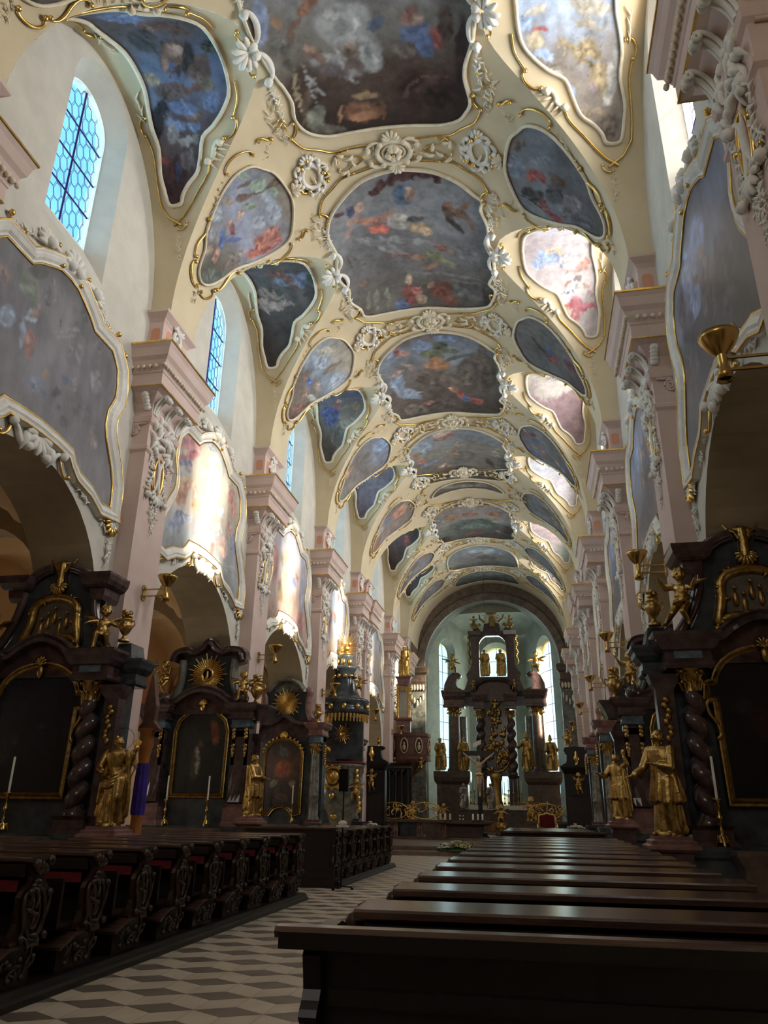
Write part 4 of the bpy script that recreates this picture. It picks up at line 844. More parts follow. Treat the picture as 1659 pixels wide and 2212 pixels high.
def border(outline, f, parent, r=.05, gilt=None, name='stucco_border', off=.04):
    c = (sum(p[0] for p in outline) / len(outline), sum(p[1] for p in outline) / len(outline))
    m = MB(); n = len(outline)
    m.tube([f(p[0], p[1], .03) for p in outline], r, 6, closed=True, flat=.7)
    m.build(name, 'stucco', parent)
SKY = [(0, '#4c4540'), (.25, '#5c5550'), (.5, '#6b6765'), (.75, '#75757a'), (1, '#66605c')]
C_STOPS = {
 1: [(0, '#3a2c26'), (.25, '#4a3a31'), (.45, '#66625c'), (.7, '#77787a'), (1, '#71777f')],
 2: [(0, '#5a534c'), (.2, '#625d58'), (.5, '#67676a'), (.8, '#72757b'), (1, '#6d6e72')],
 3: [(0, '#4b413a'), (.3, '#5e534a'), (.55, '#6a6460'), (.8, '#6b7683'), (1, '#5f5753')],
 4: [(0, '#544b42'), (.3, '#69625b'), (.6, '#7a756c'), (.85, '#76808c'), (1, '#6b737f')],
 5: [(0, '#4a4640'), (.35, '#525a52'), (.6, '#7a766f'), (.85, '#78716d'), (1, '#8a7263')],
 6: [(0, '#54544f'), (.4, '#6f6d66'), (.7, '#72797d'), (1, '#6e7980')],
 7: [(0, '#4a524f'), (.5, '#5e6a68'), (1, '#66716d')]}
C_BLOBS = {
 1: [(.42, .62, .1, .3, 8, '#8f9192'), (.6, .55, .12, .3, -8, '#8a8d8e'), (.1, .75, .09, .35, 0, '#7487a6'), (.2, .5, .07, .12, 20, '#5d5952'), (.24, .25, .12, .12, 30, '#6e6a63'), (.33, .36, .12, .05, 0, '#54484a'), (.4, .4, .05, .04, 0, '#5e4d45'), (.72, .62, .13, .09, -30, '#4f6388'), (.8, .62, .05, .1, -15, '#8a4a42'), (.7, .74, .06, .08, 20, '#96685a'), (.9, .7, .1, .4, 0, '#3e2f2b'), (.78, .2, .26, .16, 5, '#41302a'), (.82, .12, .12, .12, 0, '#33251f'), (.47, .1, .13, .05, 0, '#8a5a38'), (.47, .15, .08, .05, 0, '#8d7348'), (.14, .66, .05, .06, 0, '#8c6544'), (.2, .2, .02, .2, 8, '#8e8163'), (.08, .5, .05, .25, 0, '#6f8199'), (.3, .12, .1, .08, 20, '#6c7166')],
 2: [(.42, .965, .3, .035, 3, '#5a2f2b'), (.3, .92, .06, .05, 40, '#57302c'), (.55, .87, .075, .075, 0, '#48627f'), (.57, .885, .03, .05, 0, '#8a6f5c'), (.16, .77, .06, .1, 30, '#b08a74'), (.13, .83, .06, .03, -40, '#4a4f66'), (.19, .68, .09, .05, 50, '#a9765a'), (.07, .8, .05, .03, 0, '#5a3236'), (.36, .71, .1, .06, 10, '#b2604c'), (.4, .66, .06, .05, 0, '#c0553f'), (.42, .74, .05, .05, 0, '#b98c70'), (.62, .68, .09, .06, 0, '#a88c68'), (.6, .74, .09, .03, 0, '#5a5a68'), (.53, .76, .16, .12, 0, '#8f8a82'), (.84, .72, .07, .12, 30, '#6b4c38'), (.9, .76, .06, .05, -30, '#7f5c42'), (.8, .66, .05, .06, -30, '#4a3c34'), (.46, .46, .14, .035, -6, '#855f4a'), (.58, .43, .08, .03, -40, '#8a6a50'), (.66, .44, .09, .045, -20, '#72754f'), (.7, .5, .06, .04, -50, '#8c6248'), (.44, .24, .06, .1, 15, '#8d4038'), (.42, .18, .05, .08, -20, '#54628a'), (.45, .32, .025, .03, 0, '#b48d70'), (.58, .2, .1, .08, 35, '#7c4636'), (.62, .27, .03, .03, 0, '#a68063'), (.5, .2, .05, .05, 0, '#a68b70'), (.2, .16, .03, .12, 0, '#7c7a66'), (.3, .14, .03, .14, 0, '#76745f'), (.1, .2, .04, .12, 0, '#6f6d63'), (.85, .18, .12, .14, 20, '#5b5854'), (.18, .3, .05, .03, 20, '#8a7058'), (.96, .3, .05, .08, 0, '#4b4744'), (.52, .05, .09, .03, 0, '#8d857a')],
 3: [(.12, .78, .1, .08, 20, '#6a7fa0'), (.3, .85, .16, .07, 10, '#6580a8'), (.12, .6, .08, .1, 0, '#7286a0'), (.22, .55, .1, .1, 0, '#76899c'), (.5, .78, .11, .045, 10, '#5f6544'), (.52, .86, .035, .06, 0, '#59542f'), (.5, .7, .09, .05, -20, '#9a6238'), (.62, .78, .14, .03, -20, '#4a4f44'), (.14, .8, .05, .04, 0, '#9a6a58'), (.2, .84, .05, .03, 0, '#a06a58'), (.16, .66, .05, .05, 0, '#a57a62'), (.7, .31, .06, .05, 0, '#a04738'), (.75, .26, .06, .04, 20, '#4a6396'), (.84, .27, .07, .04, 10, '#9c4a3a'), (.66, .36, .05, .03, 0, '#a97758'), (.88, .55, .06, .22, 5, '#564a41'), (.75, .6, .06, .22, -20, '#554c45'), (.5, .3, .2, .1, 10, '#5f534a')],
 4: [(.15, .75, .14, .12, 10, '#7d8a9c'), (.4, .93, .1, .05, 0, '#b59c82'), (.42, .85, .14, .04, 10, '#8f5a4c'), (.14, .55, .04, .08, 20, '#9a6654'), (.2, .45, .1, .03, 15, '#6b7f9c'), (.88, .62, .05, .16, -25, '#8d8470'), (.8, .36, .04, .1, 20, '#4d4744'), (.55, .55, .14, .03, -10, '#60574e'), (.5, .25, .2, .05, 0, '#5d5147')],
 5: [(.5, .4, .33, .16, 0, '#4a5450'), (.5, .34, .2, .07, 0, '#5f7164'), (.45, .66, .16, .06, 5, '#8a5f48'), (.75, .7, .12, .06, 10, '#915c40'), (.25, .65, .06, .12, 0, '#8a6448'), (.5, .17, .14, .05, 0, '#7d4636'), (.12, .12, .07, .12, 0, '#3f2f28'), (.9, .3, .06, .14, 0, '#473229')],
 6: [(.5, .7, .2, .16, 0, '#8a9ea4'), (.55, .4, .14, .12, 10, '#5b5553')], 7: [(.5, .7, .3, .2, 0, '#74837f')]}
C_BLOBS.update({1: ART['C1'], 2: ART['C2'], 3: ART['C3']})
ordb = lambda i: '%s vault bay' % ORD[i] if i < 7 else 'short bay before the choir arch'
CIDESC = {1: 'with a brown arcade below pale clouds', 2: 'with a blue medallion and floating angels', 3: 'in brown tones with a green-robed angel', 4: 'in olive tones with pale sky', 5: 'with a green coffered dome', 6: 'in grey-blue tones', 7: 'in dim green tones'}
def central_fresco(i, c, half, outline, step, figs=6, nm=None, stops=None, blobs=None, desc=None):
    t = thing('ceiling_fresco', 'central ceiling fresco %s' % (desc or '%s, %s' % (CIDESC[i], ordb(i))), 'ceiling fresco', (0, 0, 0), group='ceiling frescoes')
    pts = smoothpath([(a * K, c + b / 2.95 * half) for a, b in outline], True, 3)
    p = painter(stops or C_STOPS[i], blobs if blobs is not None else C_BLOBS[i], seed=i * 7, amp=.3, figs=figs, figsize=.05)
    # the foot of every picture is its far end
    panel(pts, step, fB(), lambda u, v, x, y: p(u, 1 - v, x, y), 'painted_scene', 'fresco', t)
    border(pts, fB(), t, .055)
    return t
central_fresco(1, 10.15, 2.95, CEN0, .07, 0)
central_fresco(2, 17.2, 2.95, CEN, .055, 0)
central_fresco(3, 24.2, 2.9, CEN, .07, 0)
central_fresco(4, 31.0, 2.72, CEN, .1, 5)
central_fresco(5, 39.4, 2.95, CEN, .12, 6)
central_fresco(6, 45.6, 2.3, [(-.42, -1.2), (-.3, -2.2), (0, -2.7), (.3, -2.2), (.42, -1.2), (.46, .5), (.44, 1.9), (.2, 2.6), (-.2, 2.6), (-.44, 1.9), (-.46, .5)], .15, 5)
central_fresco(7, 50.1, 1.5, [(-.4, -1.2), (-.3, -2.2), (0, -2.7), (.3, -2.2), (.4, -1.2), (.46, 1.3), (.3, 2.2), (0, 2), (-.3, 2.2), (-.46, 1.3)], .15, 3)
central_fresco(1, 34.7, .95, [(-.36, 1.2), (-.33, -.5), (-.22, -2.0), (0, -2.6), (.22, -2.0), (.33, -.5), (.36, 1.2), (.2, .6), (0, .3), (-.2, .6)], .12, 0, stops=[(0, '#6b645c'), (1, '#5c534b')], blobs=[(.3, .6, .12, .2, 20, '#8a8378'), (.5, .5, .1, .2, 0, '#8d877c'), (.7, .55, .1, .2, 0, '#807a70')], desc='narrow grey one over the paired pilasters')

SPS = {
 ('L', 2): ([(0, '#5c554e'), (.3, '#6d675f'), (.6, '#8089a0'), (1, '#776f64')], [(.78, .34, .1, .22, 10, '#b0614c'), (.72, .2, .14, .1, 20, '#c0684a'), (.85, .2, .1, .1, 0, '#a9583f'), (.66, .32, .04, .12, -20, '#9a6a54'), (.3, .5, .05, .14, 10, '#8a4a48'), (.3, .34, .07, .05, 10, '#46609c'), (.2, .48, .03, .16, 10, '#4c659c'), (.36, .62, .05, .05, 0, '#a77e68'), (.24, .66, .06, .05, 0, '#7d6f62'), (.2, .28, .05, .12, 10, '#a07460'), (.5, .78, .4, .06, 18, '#5f4c3e'), (.75, .72, .12, .1, 0, '#7f9a86'), (.6, .9, .12, .1, 0, '#7b8f80'), (.6, .55, .1, .2, 0, '#8e98ac'), (.85, .55, .08, .2, 0, '#9299a4'), (.15, .1, .2, .12, 0, '#6a6a5c')]),
 ('R', 2): ([(0, '#54504e'), (.4, '#5d5d62'), (.7, '#6d737c'), (1, '#6c6a6c')], [(.3, .72, .1, .1, 30, '#a54842'), (.4, .62, .08, .12, 40, '#8f3a3a'), (.5, .45, .06, .2, 35, '#7d3434'), (.25, .6, .1, .06, 30, '#474441'), (.5, .6, .2, .04, -35, '#54463c'), (.55, .5, .1, .05, -30, '#6a6264'), (.15, .9, .12, .12, 0, '#7c8694'), (.3, .45, .08, .08, 0, '#83817e')]),
 ('L', 3): ([(0, '#5e4640'), (.35, '#6f645a'), (.6, '#75889e'), (1, '#8a8678')], [(.3, .45, .07, .07, 0, '#4a63a4'), (.25, .55, .07, .06, 0, '#a4705a'), (.4, .3, .08, .06, 10, '#77905c'), (.3, .2, .12, .08, 20, '#9c6f56'), (.6, .62, .36, .05, 35, '#6e5f50'), (.15, .15, .1, .12, 0, '#5a3434'), (.7, .4, .1, .2, 30, '#8794a0')]),
 ('R', 3): ([(0, '#54484a'), (.5, '#5f5d5c'), (1, '#6b6864')], [(.4, .55, .07, .1, 35, '#8a3f3c'), (.5, .6, .07, .05, 35, '#46598c'), (.45, .7, .2, .03, 40, '#4c4038'), (.6, .3, .08, .12, 30, '#6a4048')]),
 ('L', 4): ([(0, '#5e6a50'), (.3, '#756e68'), (.6, '#6f6a68'), (1, '#7488a6')], [(.4, .9, .16, .12, 0, '#7390b4'), (.3, .35, .08, .1, 0, '#a17c60')]),
 ('L', 5): ([(0, '#8f5f4c'), (.3, '#8a7a70'), (.6, '#7e7068'), (1, '#766e66')], [(.4, .75, .22, .16, 0, '#b07a5e'), (.3, .5, .05, .12, 0, '#5a78b0'), (.35, .3, .1, .1, 20, '#a9a296')])}
for k_, a_ in ((('L', 2), 'SL2'), (('R', 2), 'SR2'), (('L', 3), 'SL3')): SPS[k_] = (SPS[k_][0], ART[a_])
def spandrel(i, s):
    nm = 'L' if s < 0 else 'R'; side = 'left' if s < 0 else 'right'
    Pc = (PIL[i] if i != 5 else 34.7) + (.12 if i < 5 else 0)
    stops, blobs = SPS.get((nm, i), (SKY, []))
    desc = {('L', 2): 'with a burning bush', ('R', 2): 'with a red-plumed soldier', ('L', 3): 'with a figure group under a ladder'}.get((nm, i), '')
    t = thing('ceiling_fresco', 'spandrel fresco %s over the %s pilaster on the %s' % (desc, PILN[i] if i != 5 else 'paired', side), 'ceiling fresco', group='spandrel frescoes')
    k = 1.0 if i < 7 else .8
    pts = smoothpath([(s * a * K, Pc + b * k) for a, b in SPA], True, 3)
    p = painter(stops, blobs, seed=i * 13 + (s > 0) * 5, figs=0 if blobs else 5, figsize=.09)
    far = s * SPA[11][0] * K
    def q2(u, v, x, y):
        # u runs across the vault, v along the nave; the picture stands with its foot at the springing
        vv = u if s < 0 else 1 - u
        return p(v if s < 0 else 1 - v, vv, x, y)
    panel(pts, .045 if i < 4 else .1, fB(), q2, 'painted_scene', 'fresco', t)
    border(pts, fB(), t, .045)
    o = Orn(fB(.01), i * 3 + (s > 0))
    for sg in (-1, 1):
        e = 1.0 if sg > 0 else 1.0
        o.scroll((s * 1.2 * K, Pc + sg * .62), (s * 1.02 * K, Pc + sg * .98), .035, 'S', 7, True, sg * s > 0)
        o.scroll((s * 1.3 * K, Pc + sg * .12), (s * 1.22 * K, Pc + sg * .55), .035, 'C', 8, True, sg * s < 0)
        o.scroll((s * .66 * K, Pc + sg * 1.5), (s * .82 * K, Pc + sg * 1.5), .03, 'C', 8, True, sg * s > 0)
        o.garland([(s * (.86 + .03 * q_) * K, Pc + sg * (1.42 - .1 * q_)) for q_ in range(7)], .035, .055, 4)
        o.sprig((s * .6 * K, Pc + sg * 1.2), atan2(sg, -s * .5), .5, 4, True)
    o.garland([(s * (1.3 + .015 * q_) * K, Pc + .08 * sin(q_ * 2)) for q_ in range(7)], .03, .05, 3)
    o.shell((s * .55 * K, Pc), pi if s > 0 else 0, .3, 6, 2.4)
    o.out(t)
for i in range(1, 9):
    if i == 6: continue
    for s in (-1, 1): spandrel(i, s)

LUS = {
 ('L', 1): ([(0, '#4a3434'), (.2, '#58484a'), (.45, '#53617c'), (.7, '#4f4644'), (1, '#5d6d92')], [(.5, .72, .24, .2, 10, '#54433c'), (.5, .7, .14, .12, 0, '#7d5a4a'), (.52, .69, .06, .06, 0, '#4a5e88'), (.46, .75, .06, .05, 0, '#9a6a52'), (.64, .7, .09, .12, 0, '#39332f'), (.8, .84, .12, .06, 0, '#4f4b45'), (.3, .58, .1, .05, -30, '#8a7a62'), (.25, .42, .12, .12, 0, '#2f2b2d'), (.55, .5, .2, .06, -20, '#6a4740'), (.75, .55, .14, .07, 20, '#67594a'), (.6, .37, .1, .05, 10, '#7a5c42'), (.45, .24, .12, .08, 0, '#857a78'), (.3, .2, .06, .035, -20, '#9a2f30'), (.45, .12, .2, .1, 0, '#4a2f30'), (.7, .35, .15, .12, 0, '#5a6c94'), (.35, .34, .1, .1, 0, '#5d6f96')]),
 ('R', 1): ([(0, '#857b74'), (.25, '#7e746a'), (.5, '#8fa3c0'), (.75, '#7f9cc6'), (1, '#8a9cb8')], [(.6, .55, .25, .2, 30, '#a2906a'), (.6, .66, .25, .08, 10, '#7f8a98'), (.72, .42, .14, .12, 40, '#a8936c'), (.75, .85, .2, .1, 0, '#8c8778'), (.3, .68, .08, .03, 30, '#b0524a'), (.86, .3, .08, .3, 0, '#b4b4b0'), (.5, .1, .2, .1, 0, '#8a7462'), (.7, .08, .14, .12, 0, '#6d655c'), (.3, .4, .12, .08, 0, '#b6b19c'), (.2, .85, .1, .06, 0, '#b2ac98'), (.55, .3, .06, .05, -30, '#8a7a9a')]),
 ('R', 2): ([(0, '#a69ca2'), (.3, '#aea3a4'), (.55, '#a59a9e'), (.8, '#8298c2'), (1, '#948a90')], [(.55, .32, .24, .08, 15, '#b8505a'), (.5, .24, .12, .07, 30, '#c4868a'), (.55, .46, .14, .09, 20, '#c2beb8'), (.45, .56, .06, .05, 0, '#a06a5c'), (.62, .58, .05, .05, 0, '#6a5e58'), (.72, .82, .14, .06, 10, '#b98e80'), (.3, .8, .1, .06, 0, '#c0b08c'), (.4, .88, .12, .06, 0, '#7e98c8')]),
 ('L', 2): ([(0, '#3c3532'), (.3, '#46403c'), (.5, '#57504e'), (.65, '#4c443f'), (1, '#6a6f80')], [(.4, .85, .25, .1, 10, '#6a7288'), (.6, .7, .2, .05, 0, '#3f3a30'), (.35, .68, .14, .06, 10, '#6e5a50'), (.7, .8, .1, .06, 30, '#4c4a36'), (.5, .45, .2, .06, 0, '#6a625e')]),
 ('L', 3): ([(0, '#5c564e'), (.3, '#6a655a'), (.5, '#56525c'), (.7, '#3d4c74'), (1, '#46557e')], [(.35, .68, .08, .12, 10, '#8f3f36'), (.5, .55, .16, .08, -20, '#3c4a78'), (.7, .76, .22, .025, 10, '#7a5f42'), (.75, .78, .025, .14, 0, '#7a5f42'), (.55, .3, .2, .1, 20, '#7b7566')]),
 ('R', 3): ([(0, '#80646a'), (.3, '#84696c'), (.36, '#a39a92'), (.7, '#9c9a94'), (1, '#94a0a8')], [(.6, .72, .2, .05, -20, '#b48a72'), (.4, .55, .3, .06, -10, '#8a8278')]),
 ('R', 4): ([(0, '#a8a2a6'), (.5, '#9aa0ac'), (1, '#a498a0')], [(.6, .55, .2, .15, 0, '#88aed4')]),
 ('R', 5): ([(0, '#8a9c90'), (.3, '#a08a8c'), (.6, '#b09a9c'), (1, '#a88e84')], [(.6, .4, .14, .1, 20, '#bf7a52'), (.3, .75, .1, .1, 0, '#b08478')]),
 ('L', 4): ([(0, '#6a5e66'), (.5, '#746a74'), (1, '#6f6a72')], [(.5, .85, .3, .05, 10, '#5f574c')]),
 ('L', 5): ([(0, '#4a342f'), (.45, '#51403c'), (.55, '#3c4058'), (.8, '#6a6064'), (1, '#756a6c')], [(.6, .3, .1, .1, 0, '#8a4a3c')])}
for k_, a_ in ((('L', 1), 'LL1'), (('R', 1), 'LR1'), (('R', 2), 'LR2'), (('L', 2), 'LL2'), (('L', 3), 'LL3')): LUS[k_] = (LUS[k_][0], ART[a_])
def lunette(i, s):
    nm = 'L' if s < 0 else 'R'; side = 'left' if s < 0 else 'right'
    stops, blobs = LUS.get((nm, i), ([(0, '#4a3f3a'), (1, '#57504c')] if s > 0 or i > 5 else SKY, []))
    desc = {('L', 1): 'with dark banners', ('R', 1): 'with a ship under blue sky', ('R', 2): 'with a figure in red drapery', ('L', 2): 'with a dark landscape', ('L', 3): 'with a wooden cross'}.get((nm, i), '')
    t = thing('ceiling_fresco', 'lunette fresco %s above the %s window on the %s' % (desc, ORD[i], side), 'ceiling fresco', group='lunette frescoes')
    kw = BC[i][1] / 2.93
    pts = smoothpath([(a, b * 3.5) for a, b in LUN], True, 3)
    p = painter(stops, blobs, seed=i * 17 + (s > 0) * 3, figs=0 if blobs else 4, figsize=.1)
    def q2(u, v, x, y):
        return p(1 - u if s < 0 else u, 1 - v, x, y)
    panel(pts, .05 if i < 4 else .1, fL(s, i), q2, 'painted_scene', 'fresco', t)
    border(pts, fL(s, i), t, .05)
    o = Orn(fL(s, i, .01), i * 5 + (s > 0))
    big = [(lerp(4.35, a, 1.13), b * 3.5 * 1.1) for a, b in LUN]
    for sg in (-1, 1):
        # gilt ribbon down both flanks, acanthus knots, crossing strapwork and pendant below
        o.line(smoothpath([(4.55, sg * 3.2), (4.35, sg * 2.95), (4.05, sg * 2.6), (3.98, sg * 2.35)], False), .028, True, taper=False)
        o.scroll((3.98, sg * 2.35), (3.62, sg * 1.98), .06, 'S', 7, False, sg > 0)
        o.scroll((3.5, sg * 1.9), (3.2, sg * 1.5), .035, 'C', 7, True, sg < 0)
        o.line(smoothpath([(3.2, sg * 1.5), (3.0, sg * 1.1), (2.95, sg * .7)], False), .028, True, taper=False)
        o.scroll((3.8, sg * 2.2), (3.55, sg * 1.95), .035, 'C', 8, False, sg > 0)
        for k in range(5): o.leaf((3.98 - .09 * k, sg * (2.35 - .08 * k)), sg * (2.2 + .25 * k), .24, .06)
        o.line(smoothpath([(5.3, sg * 3.15), (5.32, sg * 2.7), (5.28, sg * 2.0), (5.34, sg * 1.6)], False), .024, True, taper=False)
        o.scroll((5.34, sg * 1.6), (5.2, sg * 1.2), .03, 'C', 8, True, sg > 0)
        for k in range(5): o.leaf((5.26, sg * (1.3 - .14 * k)), sg * (-1.4 - .12 * k), .26, .06)
        o.line([(4.55, sg * 3.2), (4.75, sg * 3.42), (5.02, sg * 3.6)], .03, True, taper=False)
        o.line([(5.3, sg * 3.15), (5.12, sg * 3.42), (4.82, sg * 3.6)], .03, True, taper=False)
        o.scroll((4.7, sg * 3.55), (4.9, sg * 3.68), .025, 'C', 6, True, sg > 0)
        o.garland([(4.92, sg * (3.75 + .1 * k)) for k in range(7)], .03, .05)
    o.out(t, 'stucco_flourish', 'gilt_ribbon')
for i in range(1, 7):
    for s in (-1, 1): lunette(i, s)

# shells where the lunettes meet the crown of the vault
for i in range(1, 6):
    for s in (-1, 1):
        side = 'left' if s < 0 else 'right'
        t = thing('stucco_shell', 'white stucco shell crowning the %s lunette in the %s vault bay' % (side, ORD[i]), 'stucco ornament', group='stucco shells of the vault')
        o = Orn(fB(.02), i * 2 + (s > 0)); c = BC[i][0]
        a = s * .5 * K
        o.shell((a, c), 0 if s > 0 else pi, .42, 7, 3.2)
        for sg in (-1, 1):
            o.scroll((a - s * .1, c + sg * .1), (a - s * .15, c + sg * .75), .07, 'C', 8, False, sg * s > 0)
            o.scroll((a - s * .05, c + sg * .2), (a + s * .1, c + sg * .5), .035, 'C', 8, True, sg * s < 0)
            o.garland([(a - s * .18, c + sg * (.8 + .12 * k)) for k in range(9)], .04, .08, 5)
            o.sprig((a - s * .1, c + sg * 1.7), sg * 1.57, .8, 5, True)
        o.out(t, 'shell_lobes', 'gilt_scroll', 'white')

# transverse bands over the pilasters: rosette, strapwork and cartouches
def band(i):
    P_ = (34.0 - 1.2 if i == 5 else PIL[i]); far = i > 4
    if i == 6: P_ = 36.6
    nm = PILN[i] if i not in (5, 6) else ('front of the paired' if i == 5 else 'back of the paired')
    t = thing('stucco_rosette', 'stucco rosette on the vault crown over the %s pilasters' % nm, 'stucco ornament', (0, 0, 0), group='vault rosettes')
    o = Orn(fB(.01), i)
    o.ring((0, P_), .42, .34, .07); o.ring((0, P_), .27, .22, .04); o.flower((0, P_), .22, n=7)
    for sg in (-1, 1):
        o.shell((0, P_ + sg * .36), sg * 1.57, .3, 6, 2.2)
        for q in (-1, 1):
            o.scroll((q * .3, P_ + sg * .3), (q * .62, P_ + sg * .2), .05, 'C', 8, False, q * sg > 0)
            o.sprig((q * .45, P_ + sg * .12), 0 if q > 0 else pi, .5, 4)
    o.out(t, 'petal_ring', 'gilt_boss', 'stucco')
    for s in (-1, 1):
        side = 'left' if s < 0 else 'right'
        t = thing('gilt_strapwork', 'gilt strapwork %s of the vault rosette over the %s pilasters' % (side, nm), 'gilt ornament', group='gilt strapwork of the vault')
        o = Orn(fB(.01), i * 2 + s)
        for sg in (-1, 1):
            o.line(smoothpath([(s * .5, P_ + sg * .33), (s * 1.0, P_ + sg * .38), (s * 1.45, P_ + sg * .42), (s * 1.75, P_ + sg * .62), (s * 2.1, P_ + sg * .85), (s * 2.3, P_ + sg * 1.25)], False), .028, True, taper=False)
            o.line([(s * .75, P_), (s * .95, P_ + sg * .14), (s * 1.05, P_ + sg * .1), (s * 1.35, P_ + sg * .34)], .02, True, taper=False)
            o.scroll((s * 1.1, P_ + sg * .36), (s * 1.4, P_ + sg * .1), .024, 'C', 7, True, s * sg > 0)
            o.scroll((s * 2.3, P_ + sg * 1.25), (s * 2.15, P_ + sg * 1.6), .035, 'C', 8, True, s * sg > 0)
            o.sprig((s * 1.9, P_ + sg * .45), atan2(sg, s), .6, 5)
            o.garland([(s * (2.45 + .03 * k), P_ + sg * (1.15 + .12 * k)) for k in range(8)], .035, .06, 4)
            o.scroll((s * 2.75, P_ + sg * 1.5), (s * 3.05, P_ + sg * 1.62), .035, 'S', 7, True, s * sg > 0)
            o.sprig((s * 2.6, P_ + sg * 1.9), atan2(sg, -s * .3), .7, 5, True)
            for k in range(6): o.leaf((s * (1.0 + k * .22), P_ + sg * (.16 + .05 * (k % 3))), o.r.uniform(0, 6.28), .24, .1)
        o.out(t, 'stucco_leaves', 'gilt_scroll')
        t = thing('stucco_cartouche', 'oval stucco cartouche on the %s of the vault over the %s pilasters' % (side, nm), 'stucco ornament', group='stucco cartouches of the vault')
        o = Orn(fB(.01), i * 3 + s); a = s * 2.15
        o.ring((a, P_), .24, .34, .06); o.ring((a, P_), .3, .4, .03)
        for k in range(9):
            an = 2 * pi * k / 9
            o.scroll((a + .33 * cos(an), P_ + .42 * sin(an)), (a + .42 * cos(an + .55), P_ + .52 * sin(an + .55)), .045, 'C', 8, k % 3 == 0)
        o.shell((a, P_ - .42), -1.57, .26, 6, 2); o.sprig((a + s * .45, P_), 0 if s > 0 else pi, .4, 3, True)
        o.out(t, 'stucco_scrolls', 'gilt_scroll', 'white')
for i in (1, 2, 3, 4, 5, 6, 7, 8): band(i)
# ------------------------------------------------------------------ paintings over the arcades
PH = [(0, 10.8), (.28, 10.77), (.5, 10.66), (.8, 10.49), (1.0, 10.31), (1.68, 10.31), (1.8, 10.2), (1.97, 10.02), (2.05, 9.7), (2.05, 9.4), (1.87, 9.02), (1.87, 8.7), (1.95, 8.45), (2.05, 8.3), (2.28, 7.95), (2.44, 7.6), (2.48, 7.14), (2.15, 7.1), (1.77, 7.3), (1.55, 7.34), (1.3, 7.4), (1.14, 7.52), (1.0, 7.7), (.5, 7.76), (0, 7.78)]
PO = [(a, b) for a, b in PH] + [(-a, b) for a, b in PH[-2:0:-1]]
PAINT = {
 ('L', 1): ([(0, '#5f5a5e'), (.3, '#5d5a63'), (.6, '#65626c'), (.85, '#6c6a70'), (1, '#4f4f50')], [(.3, .82, .12, .2, 0, '#5d665e'), (.1, .55, .16, .2, -20, '#6f7d98'), (.24, .42, .06, .16, 0, '#77869c'), (.3, .44, .055, .13, 0, '#8f6558'), (.31, .6, .05, .1, 0, '#77665c'), (.33, .68, .04, .045, 0, '#8d8078'), (.4, .3, .1, .1, 0, '#64708c'), (.55, .25, .14, .08, 0, '#5f5666'), (.7, .5, .05, .2, 0, '#75737c'), (.84, .55, .05, .18, 0, '#7b7880'), (.6, .72, .03, .1, 0, '#55565c'), (.72, .72, .03, .1, 0, '#55565c'), (.2, .12, .3, .05, -12, '#77706c'), (.72, .2, .12, .1, 20, '#565468'), (.1, .88, .08, .08, 0, '#7d6c68'), (.6, .36, .05, .08, 0, '#6a5a5a'), (.48, .38, .05, .1, 0, '#706a70')]),
 ('L', 2): ([(0, '#7c858c'), (.15, '#8c949a'), (.3, '#93949a'), (.5, '#a29688'), (.8, '#a9a390'), (1, '#8a8f96')], [(.22, .86, .17, .16, -15, '#b06a70'), (.14, .74, .1, .1, 0, '#a86470'), (.2, .66, .1, .05, 20, '#6a7286'), (.25, .62, .07, .05, 0, '#b89078'), (.2, .48, .1, .16, 15, '#b27c5e'), (.18, .3, .12, .08, 0, '#74829a'), (.5, .65, .12, .25, 0, '#b9ac8c'), (.42, .4, .08, .14, 0, '#c19a76'), (.62, .35, .1, .16, 0, '#9aa0a4'), (.8, .5, .06, .16, 0, '#b4776a'), (.85, .3, .06, .16, 0, '#7e8cae'), (.72, .22, .1, .12, 0, '#b98a72'), (.9, .75, .08, .12, 0, '#84898e'), (.78, .08, .2, .04, -20, '#8e8d88'), (.2, .12, .22, .04, -18, '#868b8c')]),
 ('L', 3): ([(0, '#8a7068'), (.3, '#a08478'), (.6, '#a298a0'), (1, '#9aa0b4')], [(.15, .55, .08, .2, 0, '#a8645c'), (.5, .7, .14, .16, 0, '#b99a96'), (.85, .5, .08, .2, 0, '#8a93b4'), (.8, .2, .08, .1, 20, '#a85a58'), (.4, .4, .1, .2, 0, '#b58a70'), (.25, .12, .25, .04, -12, '#9a7a68')]),
 ('L', 4): ([(0, '#8a746c'), (.5, '#949aa6'), (1, '#8e9cb6')], [(.2, .5, .1, .2, 0, '#a87268'), (.8, .5, .1, .2, 0, '#9a8a86')]),
 ('L', 5): ([(0, '#8e7a6e'), (.5, '#9a9490'), (1, '#8e9cb2')], [(.3, .5, .1, .2, 0, '#a88068')]),
 ('R', 1): ([(0, '#5a5660'), (.25, '#54525f'), (.5, '#57555f'), (.75, '#6c7896'), (.9, '#5e6880'), (1, '#4a4e5c')], [(.3, .72, .1, .26, 0, '#8096c0'), (.36, .55, .06, .12, 0, '#8298c4'), (.28, .38, .08, .16, 0, '#54505c'), (.55, .7, .1, .25, 0, '#5a545c'), (.6, .5, .06, .2, 0, '#605a64'), (.75, .6, .1, .3, 0, '#4e4c56'), (.5, .9, .06, .06, 0, '#77625c'), (.45, .25, .2, .1, 0, '#4f4a54'), (.22, .1, .2, .08, 0, '#6a6a74')]),
 ('R', 2): ([(0, '#5d5a64'), (.4, '#66636e'), (.75, '#7c8cb0'), (1, '#6a7894')], [(.4, .78, .12, .16, 0, '#8aa0cc'), (.6, .5, .1, .3, 0, '#5d5862'), (.4, .3, .2, .12, 0, '#565360')])}
